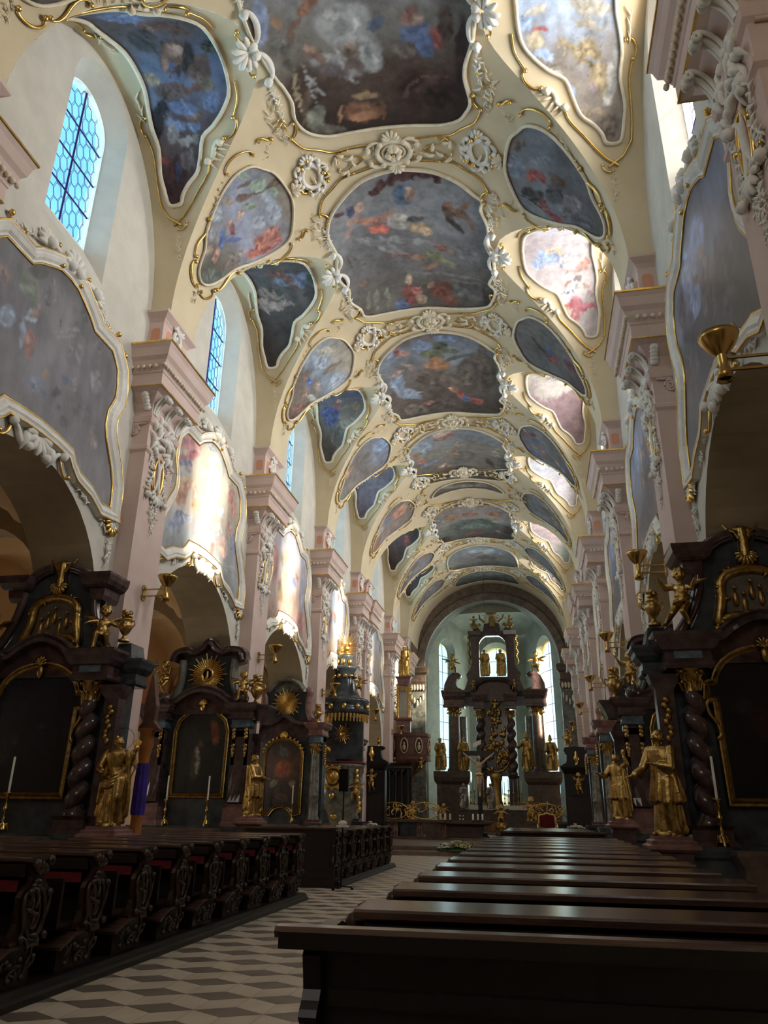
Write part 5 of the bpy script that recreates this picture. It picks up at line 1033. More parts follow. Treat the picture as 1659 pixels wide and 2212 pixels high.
for k_, a_ in ((('L', 1), 'WL1'), (('L', 2), 'WL2'), (('R', 1), 'WR1')): PAINT[k_] = (PAINT[k_][0], ART[a_])
PD = {('L', 1): 'of a brown-robed figure', ('L', 2): 'with a crimson canopy', ('L', 3): 'with bluish sky and pale red robes', ('R', 1): 'with dark rocks and blue sky'}
def painting_frame(t):
    f = lambda a, b, h: (a, -h, b)
    m = MB(); path = list(reversed(PO))
    m.mould(path, [(0, .0), (0, .06), (-.03, .075), (-.07, .06), (-.1, .1), (-.16, .12), (-.2, .1), (-.24, .13), (-.3, .12), (-.32, 0)] if False else [(.0, .03), (.02, .06), (.06, .05), (.1, .1), (.16, .13), (.2, .1), (.23, .13), (.28, .12), (.3, .0)], f, closed=True)
    m.build('frame', 'white', t)
    m = MB()
    inner = PO; m.tube([f(p[0], p[1], .04) for p in inner], .022, 6, closed=True)
    big = []
    n = len(path)
    for i, p in enumerate(path):
        a, b = path[i - 1], path[(i + 1) % n]
        d1 = V((p[0] - a[0], p[1] - a[1])).normalized(); d2 = V((b[0] - p[0], b[1] - p[1])).normalized()
        mm = (V((d1.y, -d1.x)) + V((d2.y, -d2.x))).normalized(); k = 1 / max(.5, mm.dot(V((d1.y, -d1.x))))
        big.append((p[0] + mm.x * .27 * k, p[1] + mm.y * .27 * k))
    m.tube([f(p[0], p[1], .12) for p in big], .018, 6, closed=True)
    m.build('gilt_fillet', 'gilt', t)
    o = Orn(lambda a, b, h: (a, -h - .02, b), 11)
    # crest
    o.shell((0, 10.95), 1.57, .42, 7, 2.6)
    for sg in (-1, 1):
        o.scroll((sg * .12, 11.0), (sg * .75, 10.98), .08, 'S', 7, False, sg > 0); o.scroll((sg * .5, 11.15), (sg * .3, 10.85), .035, 'C', 8, True, sg > 0)
        o.shell((sg * .75, 10.9), 1.57 - sg * .9, .34, 5, 1.6)
        o.garland([(sg * (1.0 + .09 * k), 10.85 - .03 * k + .05 * sin(k)) for k in range(9)], .04, .08, 4)
        o.scroll((sg * 1.75, 10.75), (sg * 2.1, 10.45), .04, 'C', 8, True, sg < 0)
        o.sprig((sg * 2.15, 10.5), -1.4, .6, 4)
        o.garland([(sg * (2.28 - .03 * sin(k)), 10.0 - .13 * k) for k in range(7)], .03, .05)
        o.garland([(sg * (2.3 + .02 * sin(k)), 8.9 - .1 * k) for k in range(5)], .03, .05)
        # below, beside the arch
        o.shell((sg * 2.6, 6.85), -1.57 - sg * .3, .3, 6, 2.2, True); o.shell((sg * 2.55, 6.9), -1.4, .26, 6, 2.4)
        o.garland([(sg * (2.62 + .004 * k), 6.5 - .1 * k) for k in range(6)], .05, .09)
        o.garland([(sg * (2.0 + .07 * k), 6.95 - .04 * k * k * .12 - .02 * k) for k in range(7)], .06, .08, 4)
        o.garland([(sg * (1.25 + .09 * k), 7.18 - .05 * k) for k in range(6)], .06, .08)
        o.scroll((sg * .7, 7.4), (sg * .25, 7.15), .06, 'S', 8, False, sg > 0); o.scroll((sg * .75, 7.45), (sg * .95, 7.1), .035, 'C', 9, True, sg < 0)
        o.leaf((sg * .3, 7.4), -1.57 + sg * .5, .35, .16)
    o.shell((0, 7.5), -1.57, .4, 7, 2.6)
    o.ring((0, 7.35), .16, .14, .035, True)
    o.out(t, 'stucco_ornament', 'gilt_scroll', 'white')
def paintings():
    proto = None
    for s in (-1, 1):
        for i in range(1, 7):
            nm = 'L' if s < 0 else 'R'; side = 'left' if s < 0 else 'right'
            stops, blobs = PAINT.get((nm, i), PAINT[(nm, 2)] if s > 0 else PAINT[('L', 5)])
            c, hw = bay_dims(i)
            t = thing('wall_painting', 'wall painting %s above the %s arch on the %s' % (PD.get((nm, i), 'in a white and gilt frame'), ORD[i], side), 'painting', wp(s, 0, c, 0), pi / 2 if s < 0 else -pi / 2, 'wall paintings over the arches')
            p = painter(stops, blobs, seed=i * 9 + (s > 0), amp=.35, warp=.03, figs=0 if (nm, i) in (('L', 1), ('L', 2), ('R', 1)) else 4, figsize=.07)
            panel(PO, .045 if i < 3 else .12, lambda a, b: (a, -.03, b), lambda u, v, x, y: p(u, v, x, y), 'canvas', 'canvas', t)
            if proto is None: painting_frame(t); proto = [x for x in t.children if x.name.split('.')[0] != 'canvas']
            else:
                for ch in proto:
                    q = ch.copy(); COL.objects.link(q); q.parent = t
            if hw < 2.5: t.scale = ((hw + .1) / 2.7, 1, 1)
bpy.context.view_layer.update()
paintings()

# ------------------------------------------------------------------ brass uplighters on the pilasters
def make_sconce():
    t = thing('wall_sconce', 'x', 'wall lamp', group='brass uplighters')
    m = MB(); m.box(-.05, .05, -.02, 0, -.16, .16); m.box(-.09, .09, -.02, 0, .06, .12); m.box(-.09, .09, -.02, 0, -.12, -.06); m.build('wall_plate', 'brass', t)
    for z in (.07, -.07):
        m = MB(); m.box(-.012, .012, -.45, -.02, z - .014, z + .014); m.build('arm', 'brass', t)
    m = MB(); m.lathe([(.05, .1), (.08, .13), (.14, .2), (.19, .29), (.205, .34), (.2, .34), (.185, .29), (.13, .21), (.06, .15), (.001, .14)], 28, (0, -.5, 0)); m.build('bowl', 'brass', t)
    m = MB(); m.lathe([(.05, .11), (.045, .02), (.045, -.04), (.07, -.1), (.085, -.19), (.075, -.19), (.05, -.12), (.001, -.11)], 20, (0, -.5, 0)); hs = m.build('lamp_housing', 'brass', t)
    m = MB(); m.lathe([(.001, -.16), (.06, -.16), (.05, -.13), (.001, -.13)], 16, (0, -.5, 0)); m.build('lens', 'metal', hs)
    return t
def sconces():
    p = None
    for s in (-1, 1):
        for i in (1, 2, 3, 4, 5, 7):
            y = PIL[i] + (.1 if s < 0 else .5); z = 5.68 if s < 0 else 5.85
            if p is None: p = make_sconce(); q = p
            else: q = dup(p)
            q.location = wp(s, .365, y if i != 5 else 35.5, z); q.rotation_euler = (0, 0, pi / 2 if s < 0 else -pi / 2)
            q['label'] = 'brass bowl uplighter on the %s pilaster of the %s wall' % (PILN[i] if i != 5 else 'paired', 'left' if s < 0 else 'right')
sconces()

# ------------------------------------------------------------------ pews
def carved_end(x, yc, mb, sgn=1):
    """carved bench end in the plane x: shaped board, ribs, leaves; the aisle is on the side sgn."""
    out = [(-.2, .42), (.17, .42), (.15, .5), (.2, .58), (.19, .75), (.21, .86), (.14, .93), (.1, .98), (.12, 1.06), (.08, 1.12), (-.12, 1.12), (-.13, 1.04), (-.08, .98), (-.13, .9), (-.2, .82), (-.19, .62), (-.24, .52)]
    out = smoothpath([(yc + a, z) for a, z in out], True, 2)
    mb.prism(out, min(x, x - sgn * .05), max(x, x - sgn * .05), ax='x')
    f = lambda a, b, h: (x + sgn * h, yc + a, b)
    o = Orn(f, int(yc * 10)); o.w = mb; o.g = mb
    o.ring((.02, .68), .13, .2, .022, n=16); o.ring((0, .68), .07, .12, .018, n=12)
    for k in range(9): o.leaf((o.r.uniform(-.13, .13), o.r.uniform(.5, .92)), o.r.uniform(0, 6.28), .13, .06)
    for e in ((-.17, .5, -.12, .86, 1), (.16, .5, .15, .84, -1)):
        o.scroll((e[0], e[1]), (e[2], e[3]), .024, 'S', 7, False, e[4] > 0)
    o.shell((0, .98), 1.57, .12, 5, 2); o.scroll((-.11, 1.08), (.09, 1.1), .03, 'C', 9, False)
    o.flower((-.02, .9), .06)
def make_pew(sgn, L):
    """sgn=+1: aisle on +x (left block). desk at y=0..; origin at the aisle end of the desk's far edge on the floor."""
    t = thing('pew', 'x', 'pew')
    e = -sgn   # bench runs towards e
    def bx(m, a, b, y0, y1, z0, z1): x0, x1 = sorted((e * a, e * b)); m.box(x0, x1, y0, y1, z0, z1)
    # sloping desk top with rounded edge
    m = MB(); prof = [(-.33, 1.14), (-.345, 1.13), (-.345, 1.105), (-.33, 1.095), (.0, 1.11), (.02, 1.118), (.02, 1.14), (0, 1.149), (-.02, 1.149)]
    x0, x1 = sorted((e * -.04, e * L)); m.prism(prof, x0, x1, ax='x'); m.build('desk_top', 'woodtop', t)
    m = MB(); bx(m, .02, L - .04, -.05, -.02, .3, 1.12); bx(m, .02, L - .04, -.34, -.31, .98, 1.08); m.build('desk_panel', 'wood', t)
    m = MB(); bx(m, .1, L - .1, -.3, -.06, .9, .925); bx(m, .1, .9, -.29, -.07, .925, .945); m.build('book_shelf', 'wood', t)
    m = MB(); bx(m, .08, .75, -.305, -.295, .86, .95); bx(m, .8, L - .1, -.305, -.295, .88, .94); m.build('red_pad', 'red', t)
    m = MB(); carved_end(e * 0 + sgn * .0, -.15, m, sgn); m.build('carved_end', 'carve', t)
    # foot block with sloping cap
    m = MB(); x0, x1 = sorted((e * .03, e * .42))
    m.prism([(-.62, .12), (-.62, .33), (-.4, .42), (-.02, .42), (-.02, .12)], x0, x1, ax='x'); fb = m.build('foot_block', 'wood', t)
    m = MB(); x0, x1 = sorted((e * -.02, e * .44))
    m.prism([(-.65, .32), (-.65, .345), (-.41, .445), (0, .445), (0, .42), (-.4, .42), (-.63, .32)], x0, x1, ax='x')
    m.build('foot_cap', 'woodtop', t)
    m = MB(); o = Orn(lambda a, b, h: (sgn * (h - .02), a, b), 4); o.w = o.g = m
    for k in range(3): o.scroll((-.55 + .18 * k, .2), (-.42 + .18 * k, .34), .018, 'S', 7, False, k % 2 == 0)
    for k in range(8): o.leaf((-.55 + .07 * k, .24 + .03 * (k % 3)), o.r.uniform(0, 6.28), .1, .04)
    m.build('foot_carving', 'carve', fb)
    m = MB(); bx(m, .05, L - .05, -.62, -.36, .5, .535); bx(m, .05, L - .05, -.66, -.62, .5, .92); m.build('seat', 'wood', t)
    m = MB(); bx(m, .05, L - .05, -.3, -.1, .24, .29); m.build('kneeler', 'black', t)
    return t
def block(side, y0, n, nm, zfirst=None):
    s = -1 if side == 'left' else 1
    xa = -4.42 if s < 0 else -.80; L = 2.15
    ya, yb = y0 - .75, y0 + (n - 1) * 1.0 + .25
    t = thing('pew_platform', 'moulded dark wooden platform under the %s pews on the %s of the aisle' % (nm, side), 'platform')
    m = MB(); e = 1 if s > 0 else -1
    x0, x1 = sorted((xa - e * .04, xa + e * L))
    m.box(x0, x1, ya, yb, 0, .12); m.build('deck', 'wood', t)
    m = MB(); m.grid([[(xa - e * (.04 + o), y, z) for o, z in [(0, 0), (.08, 0), (.08, .05), (.045, .07), (.045, .1), (0, .125)]] for y in (ya, yb)], smooth=False)
    m.build('base_moulding', 'black', t)
    return xa, L
def pews():
    for side, sgn, y0, n, yb, nb in (('left', 1, 5.86, 10, 18.35, 7), ('right', -1, 4.04, 12, 18.35, 7)):
        proto = None
        for nm, a, k in (('front' if False else 'near', y0, n), ('far', yb, nb)):
            xa, L = block(side, a, k, nm)
            for j in range(k):
                y = a + j * 1.005
                if proto is None: q = make_pew(sgn, L); proto = q
                else: q = dup(proto)
                q.location = (xa, y, 0)
                q['label'] = 'dark wooden pew with carved end, %s of the %s %s block' % (['first', 'second', 'third', 'fourth', 'fifth', 'sixth', 'seventh', 'eighth', 'ninth', 'tenth', 'eleventh', 'twelfth'][j] + ' row from the viewer', nm, side)
                q['group'] = 'pews of the %s %s block' % (nm, side)
        # closing panels at the rear of each block
    m = MB()
    t = thing('pew_back_panel', 'tall dark wooden panel closing the far left pew block towards the viewer', 'wooden panel')
    m.box(-6.55, -4.42, 17.5, 17.56, 0, 1.16); m.build('panel', 'wood', t)
    m = MB(); m.box(-6.58, -4.38, 17.45, 17.6, 1.16, 1.2); m.build('cap_board', 'woodtop', t)
    m = MB()
    for x in (-6.3, -5.25): m.box(x, x + .72, 17.475, 17.5, .35, 1.0)
    m.box(-6.56, -4.4, 17.46, 17.5, 0, .18); m.build('raised_field', 'wood', t)
    m = MB(); carved_end(-4.42, 17.68, m, 1); m.build('carved_end', 'carve', t)
    t = thing('pew_back_panel', 'black rear panel of the nearest right-hand pew with a narrow polished cap', 'wooden panel')
    m = MB(); m.box(-.76, 1.9, 2.84, 2.88, 0, 1.14); m.build('panel', 'black', t)
    m = MB(); m.prism([(2.77, 1.15), (2.76, 1.17), (2.775, 1.184), (2.82, 1.187), (2.83, 1.175), (2.825, 1.15)], -.9, 1.9, ax='x'); m.build('cap_board', 'woodtop', t)
    m = MB(); m.box(-.88, 1.9, 2.75, 2.765, 1.12, 1.17)
    m.build('cap_edge', 'black', t)
    m = MB(); m.box(-.72, 1.9, 2.82, 2.84, .2, .24); m.box(-.72, 1.9, 2.82, 2.84, .95, 1.0); m.build('rail_moulding', 'black', t)
    m = MB(); out = smoothpath([(2.8, 0), (3.2, 0), (3.18, .3), (3.22, .5), (3.18, .8), (3.2, 1.14), (2.8, 1.14), (2.8, 1.0), (2.75, .93), (2.8, .87), (2.77, .7), (2.74, .5), (2.79, .4), (2.76, .3), (2.72, .2), (2.74, .1)], True, 3)
    m.prism(out, -.8, -.74, ax='x'); m.build('carved_end', 'black', t)
    t = thing('pew_back_panel', 'dark wooden panel closing the far right pew block towards the viewer', 'wooden panel')
    m = MB(); m.box(-.8, 1.35, 17.5, 17.56, 0, 1.16); m.build('panel', 'wood', t)
    m = MB(); m.box(-.84, 1.38, 17.4, 17.62, 1.16, 1.2); m.build('cap_board', 'woodtop', t)
pews()

# chancel steps and rail
def chancel():
    m = MB(); m.box(X0 - 5.5, X0 + 5.5, 31.0, 53, -.01, .15); m.build('floor_lower_step', 'stepm', kind='structure')
    m = MB(); m.box(X0 - 5.5, X0 + 5.5, 32.0, 61, .15, .3); m.build('floor_upper_step', 'stepm', kind='structure')
    # balustrade with dark panels
    for s, nm in ((-1, 'left'), (1, 'right')):
        t = thing('communion_rail', 'low stone rail with dark panels and gilt grille, %s of the altar table' % nm, 'rail', (X0 + s * 3.7, 39.5, .3))
        m = MB(); m.box(-1.75, 1.75, -.14, .14, .78, .9); m.box(-1.75, 1.75, -.12, .12, 0, .14); m.build('coping', 'brownm', t)
        for k in range(3):
            m = MB(); m.box(-1.7 + k * 1.25, -1.7 + k * 1.25 + .8, -.06, .06, .14, .78); m.build('rail_panel', 'brownm' if k % 2 == 0 else 'dark', t)
        for k in range(8):
            m = MB(); m.lathe([(.06, .14), (.04, .25), (.075, .4), (.05, .55), (.035, .65), (.06, .78)], 10, (-1.7 + (k // 3) * 1.25 + .85 + .12 * (k % 3), 0, 0)); m.build('baluster', 'redm', t)
        m = MB(); o = Orn(lambda a, b, h: (a, -h, b), 3 + s); o.w = o.g = m
        for k in range(30):
            x, z = o.r.uniform(-1.6, 1.6), o.r.uniform(1.0, 1.6)
            o.scroll((x, z), (x + o.r.uniform(-.3, .3), z + o.r.uniform(-.25, .25)), .02, o.r.choice('CS'), 8, True, k % 2 == 0)
            o.leaf((x, z), o.r.uniform(0, 6.28), .2, .07, True)
        o.ring((-.8, 1.3), .75, .38, .025, True); o.ring((.8, 1.3), .75, .38, .025, True)
        m.build('gilt_grille', 'gilt', t)
chancel()
# ------------------------------------------------------------------ carved figures: one continuous skin each
def remesh(mb, name, m, parent=None, vox=.012, smooth=2, folds=0.0, fscale=9.0):
    """fuses overlapping closed shells into one skin (voxel remesh), then smooths it."""
    me = bpy.data.meshes.new('tmp'); me.from_pydata([tuple(p) for p in mb.v], [], mb.f); me.update()
    o = bpy.data.objects.new('tmp', me); COL.objects.link(o)
    r = o.modifiers.new('r', 'REMESH'); r.mode = 'VOXEL'; r.voxel_size = vox; r.use_smooth_shade = True
    if smooth:
        q = o.modifiers.new('s', 'SMOOTH'); q.factor = .5; q.iterations = smooth
    dg = bpy.context.evaluated_depsgraph_get()
    nm = bpy.data.meshes.new_from_object(o.evaluated_get(dg), depsgraph=dg)
    bpy.data.objects.remove(o); bpy.data.meshes.remove(me)
    nm.name = name; nm.materials.clear(); nm.materials.append(MT[m])
    nm.polygons.foreach_set('use_smooth', [True] * len(nm.polygons))
    ob = bpy.data.objects.new(name, nm); COL.objects.link(ob)
    if parent is not None: ob.parent = parent
    return ob
def hand(mb, w, d, up, k, spread=.5, curl=.5):
    """palm, four unequal bent fingers and a thumb; w wrist, d direction, up the back of the hand, k hand length."""
    w = V(w); d = V(d).normalized(); up = V(up); up = (up - d * d.dot(up)).normalized(); sd = d.cross(up)
    pc = w + d * k * .25
    for q in (-.13, 0, .13): mb.cap(w + sd * q * k * .6, w + d * k * .45 + sd * q * k, k * .1, k * .1, 8)
    for j, (o, L) in enumerate(((-.2, .42), (-.07, .5), (.07, .47), (.2, .36))):
        a = w + d * k * .42 + sd * o * k
        dd = (d + sd * o * spread).normalized()
        b = a + dd * k * L * .5 - up * k * L * .12 * curl * 2
        c = b + (dd - up * curl * 1.2).normalized() * k * L * .5
        mb.cap(a, b, k * .062, k * .056, 8); mb.cap(b, c, k * .056, k * .045, 8)
    a = w + d * k * .12 - sd * k * .16; b = a + (d * .6 - sd * .7).normalized() * k * .25; c = b + (d * .9 - sd * .2 - up * curl * .5).normalized() * k * .2
    mb.cap(a, b, k * .075, k * .065, 8); mb.cap(b, c, k * .06, k * .048, 8)
def saint(name, parent, h, m='giltd', arms=None, face=0.0, tilt=(0, 0), robe='long', beard=False, hat=None, seed=1, vox=.010, sway=.05, cape=True):
    """standing draped figure, feet at the origin, facing -y. arms: ((elbow),(wrist),(hand dir)) for left (-x) and right (+x)."""
    b = MB(); S_ = h
    ph = seed * 1.3
    def sp(z): return V((sway * sin(z * 3.4 + .3) * S_ * .6, -.02 * S_ * sin(z * 3.0), 0))
    hem = .02 if robe == 'long' else .02
    # under-robe with standing folds
    prof = [(.001, hem), (.135, hem), (.142, .05), (.132, .14), (.125, .25), (.12, .35), (.116, .44), (.112, .52), (.1, .58), (.098, .64), (.108, .7), (.118, .76), (.122, .8), (.09, .835), (.045, .85), (.001, .86)]
    rows = []; n = 56
    for r, z in prof:
        row = []; o = sp(z)
        k = max(0, 1 - z / .62)
        for j in range(n):
            a = 2 * pi * j / n
            fo = 1 + k * (.16 * sin(a * 6 + ph + 2.2 * sin(z * 5)) + .08 * sin(a * 11 + ph * 2 + z * 6)) + .03 * sin(a * 5 + z * 24 + ph)
            rr = max(r, .001) * fo * S_
            row.append((o.x + rr * cos(a) * 1.08, o.y + rr * sin(a) * .8, z * S_))
        rows.append(row)
    b.grid(rows, True); b.add(rows[0], [tuple(range(n))[::-1]]); b.add(rows[-1], [tuple(range(n))])
    # the bent knee pushing through the cloth
    o = sp(.3); b.cap((o.x + .055 * S_, o.y - .055 * S_, .5 * S_), (o.x + .06 * S_, o.y - .095 * S_, .3 * S_), .07 * S_, .055 * S_, 12)
    b.cap((o.x + .06 * S_, o.y - .095 * S_, .3 * S_), (o.x + .05 * S_, o.y - .06 * S_, .06 * S_), .05 * S_, .045 * S_, 12)
    for sx in (-1, 1): b.cap((sx * .055 * S_, -.06 * S_, .02 * S_), (sx * .075 * S_, -.145 * S_, .016 * S_), .03 * S_, .022 * S_, 10)
    if robe == 'short':   # surplice over the cassock with flared scalloped hem
        rows = []
        for r, z in [(.15, .3), (.158, .31), (.15, .4), (.135, .5), (.125, .58), (.122, .66), (.126, .74), (.12, .8), (.08, .84)]:
            o = sp(z); k = max(0, 1 - (z - .3) / .4)
            rows.append([(o.x + r * S_ * (1 + k * .14 * sin(a * 9 + ph)) * cos(a) * 1.08, o.y + r * S_ * (1 + k * .14 * sin(a * 9 + ph)) * sin(a) * .86, z * S_ + .012 * S_ * k * sin(a * 9 + ph)) for a in [2 * pi * j / n for j in range(n)]])
        b.grid(rows, True); b.add(rows[0], [tuple(range(n))[::-1]]); b.add(rows[-1], [tuple(range(n))])
    if cape:   # mantle hanging from the shoulders at the back, and a swag across the hips
        rows = []
        for r, z in [(.16, .1), (.165, .13), (.158, .3), (.148, .45), (.14, .6), (.135, .72), (.12, .82), (.06, .86)]:
            o = sp(z)
            row = [(o.x + r * S_ * (1 + .1 * sin(a * 7 + ph + z * 3)) * cos(a) * 1.1, o.y + .015 * S_ + r * S_ * (1 + .1 * sin(a * 7 + ph + z * 3)) * sin(a) * .85, z * S_) for a in [-.35 + (pi + .7) * j / 24 for j in range(25)]]
            row += [(x * .8, y * .75, z_) for x, y, z_ in reversed(row)]
            rows.append(row)
        b.grid(rows, True); q = len(rows[0]); b.add(rows[0], [tuple(range(q))[::-1]]); b.add(rows[-1], [tuple(range(q))])
        pts = [(-.12, -.02, .46), (-.06, -.1, .42), (.03, -.115, .45), (.1, -.06, .53), (.12, .02, .6)]
        for dz in (0, .035, .07): b.tube([(x * S_, y * S_, (z + dz) * S_) for x, y, z in smoothpath(pts, False, 4)], [.02 * S_] * 17, 8)
        b.cap((-.12 * S_, -.03 * S_, .46 * S_), (-.14 * S_, -.04 * S_, .26 * S_), .035 * S_, .022 * S_, 8)
    # neck and head
    o = sp(.85); yaw = face; hc = V((o.x + tilt[0] * S_, o.y - .012 * S_ + tilt[1] * S_, .925 * S_))
    b.cap((o.x, o.y, .83 * S_), hc - V((0, 0, .04 * S_)), .036 * S_, .032 * S_, 12)
    R_ = Matrix.Rotation(yaw, 3, 'Z')
    def hp(x, y, z): return hc + R_ @ V((x * S_, y * S_, z * S_))
    b.blob(hc, .05 * S_, .056 * S_, .066 * S_, R_, 16, 12)
    b.blob(hp(0, -.012, -.03), .038 * S_, .045 * S_, .04 * S_, R_, 12, 8)
    b.cap(hp(0, -.052, .012), hp(0, -.068, -.012), .008 * S_, .011 * S_, 8)          # nose
    for sx in (-1, 1):
        b.blob(hp(sx * .02, -.05, .018), .013 * S_, .008 * S_, .006 * S_, R_, 8, 6)    # brows
        b.blob(hp(sx * .024, -.046, -.008), .014 * S_, .012 * S_, .012 * S_, R_, 8, 6)   # cheeks
        b.blob(hp(sx * .052, 0, -.002), .008 * S_, .014 * S_, .018 * S_, R_, 8, 6)     # ears
    b.blob(hp(0, -.053, -.03), .018 * S_, .009 * S_, .005 * S_, R_, 8, 6); b.blob(hp(0, -.05, -.05), .014 * S_, .012 * S_, .01 * S_, R_, 8, 6)
    r = random.Random(seed)
    for k in range(34):   # hair in locks
        a = r.uniform(.5, 2 * pi - .5) - pi / 2; z = r.uniform(-.03, .06)
        b.blob(hp(.05 * cos(a) * sqrt(max(.15, 1 - (z / .075) ** 2)), .055 * sin(a) * sqrt(max(.15, 1 - (z / .075) ** 2)) + .006, z), .016 * S_, .016 * S_, .02 * S_, None, 7, 5)
    if beard:
        for k in range(14): b.blob(hp(r.uniform(-.03, .03), -.045 + r.uniform(-.012, .008), -.05 - r.uniform(0, .055)), .014 * S_, .014 * S_, .02 * S_, None, 7, 5)
    if hat == 'mitre':
        b.tube([hp(0, .004, .03), hp(0, .004, .06), hp(0, .004, .11), hp(0, .004, .17)], [.056 * S_, .062 * S_, .05 * S_, .006 * S_], 12, flat=.75)
    if hat == 'cap': b.rects(.045 * S_, .045 * S_, [(0, 0), (.008 * S_, .05 * S_)], hp(0, .0, .045), back=False)
    # arms
    arms = arms or (((-.15, -.05, .64), (-.08, -.15, .62), (.6, -.5, .3)), ((.16, -.04, .62), (.14, -.14, .5), (.3, -.8, -.2)))
    for sx, (el, wr, hd) in zip((-1, 1), arms):
        sh = sp(.8) + V((sx * .115 * S_, 0, .8 * S_)); E_ = V(el) * S_; W_ = V(wr) * S_
        b.cap(sh, E_, .05 * S_, .044 * S_, 12); b.cap(E_, E_.lerp(W_, .7), .044 * S_, .036 * S_, 12); b.cap(E_, W_, .03 * S_, .02 * S_, 10)
        for k in range(3): b.cap(E_.lerp(W_, .2 + .15 * k) - V((0, 0, .02 * S_)), E_.lerp(W_, .2 + .15 * k) - V((0, 0, (.075 - .015 * k) * S_)), .028 * S_, .014 * S_, 8)
        hand(b, W_, hd, (0, 0, 1) if abs(V(hd).normalized().z) < .8 else (0, -1, 0), .1 * S_)
    return remesh(b, name, m, parent, vox * max(.7, S_ / 1.4), 1)
def cherub(name, parent, h, pose='sit', m='giltd', vox=.011, wings=True):
    """chubby winged child, facing -y, seat or feet at the origin."""
    b = MB(); S_ = h
    if pose == 'stand':
        hip = V((0, 0, .38)); legs = (((-.06, -.03, .2), (-.05, .02, .03)), ((.1, -.1, .22), (.16, -.02, .06))); 
    elif pose == 'fly':
        hip = V((0, .02, .34)); legs = (((-.14, -.1, .2), (-.3, .02, .06)), ((.06, -.16, .2), (.1, -.02, .02)))
    else:
        hip = V((0, .02, .1)); legs = (((-.08, -.2, .14), (-.1, -.22, -.12)), ((.1, -.2, .12), (.14, -.12, -.1)))
    ch = hip + V((.02, -.02, .26)); hd = ch + V((.01, -.03, .25))
    b.blob((hip + V((0, 0, .06))) * S_, .13 * S_, .11 * S_, .12 * S_, None, 14, 10); b.blob((hip + V((.01, -.03, .14))) * S_, .12 * S_, .11 * S_, .12 * S_, None, 14, 10)
    b.blob(ch * S_, .125 * S_, .09 * S_, .11 * S_, None, 14, 10)
    b.cap(ch * S_, hd * S_, .05 * S_, .05 * S_); b.blob(hd * S_, .1 * S_, .105 * S_, .115 * S_, None, 16, 12)
    def hp(x, y, z): return (hd + V((x, y, z))) * S_
    b.blob(hp(0, -.11, -.01), .018 * S_, .018 * S_, .016 * S_, None, 8, 6)
    for sx in (-1, 1):
        b.blob(hp(sx * .05, -.08, -.035), .038 * S_, .034 * S_, .034 * S_, None, 8, 6); b.blob(hp(sx * .035, -.095, .03), .022 * S_, .012 * S_, .01 * S_, None, 8, 6)
        b.blob(hp(sx * .1, .0, -.01), .014 * S_, .024 * S_, .03 * S_, None, 8, 6)
    b.blob(hp(0, -.1, -.055), .028 * S_, .015 * S_, .01 * S_, None, 8, 6); b.blob(hp(0, -.085, -.085), .025 * S_, .022 * S_, .018 * S_, None, 8, 6)
    r = random.Random(5)
    for k in range(46):
        a = r.uniform(.55, 2 * pi - .55) - pi / 2; z = r.uniform(-.03, .11); q = sqrt(max(.12, 1 - (z / .12) ** 2))
        b.blob(hp(.1 * cos(a) * q, .105 * sin(a) * q + .01, z), .026 * S_, nu=7, nv=5)
    for (kn, ft), sx in zip(legs, (-1, 1)):
        H_ = hip + V((sx * .07, -.01, .02)); b.cap(H_ * S_, V(kn) * S_, .075 * S_, .058 * S_, 12); b.cap(V(kn) * S_, V(ft) * S_, .056 * S_, .036 * S_, 12)
        b.cap(V(ft) * S_, (V(ft) + V((sx * .02, -.09, -.015))) * S_, .034 * S_, .024 * S_, 10)
    ar = (((-.2, -.1, ch.z + .02), (-.26, -.2, ch.z + .16)), ((.22, -.06, ch.z - .02), (.3, -.14, ch.z + .1))) if pose != 'sit' else (((-.2, -.08, ch.z + .02), (-.26, -.18, ch.z - .02)), ((.22, -.02, ch.z), (.34, -.04, ch.z - .04)))
    for sx, (el, wr) in zip((-1, 1), ar):
        sh = ch + V((sx * .11, 0, .05)); b.cap(sh * S_, V(el) * S_, .048 * S_, .042 * S_, 10); b.cap(V(el) * S_, V(wr) * S_, .042 * S_, .027 * S_, 10)
        hand(b, V(wr) * S_, V(wr) - V(el), (0, 0, 1), .1 * S_, .5, .6)
    # sash
    pts = [(-.13, -.02, hip.z + .02), (-.04, -.14, hip.z + .03), (.08, -.13, hip.z + .06), (.15, 0, hip.z + .1)]
    for dz in (0, .03): b.tube([(x * S_, y * S_, (z + dz) * S_) for x, y, z in smoothpath(pts, False, 4)], [.03 * S_] * 13, 8)
    body = remesh(b, name, m, parent, vox * max(.6, S_), 1)
    if wings:
        for sx in (-1, 1):
            w = MB(); root = ch + V((sx * .05, .08, .02))
            for k in range(6):
                an = .5 + .22 * k; L = .34 - .03 * k
                e = root + V((sx * L * cos(an - .5) * 1.0, .1 + .02 * k, L * sin(an) * .9 - .02 * k))
                w.tube([root * S_, root.lerp(e, .5) * S_ + V((0, 0, .03 * S_)), e * S_], [.03 * S_, .045 * S_, .008 * S_], 7, flat=.4)
            w.build('wing', m, parent)
    return body
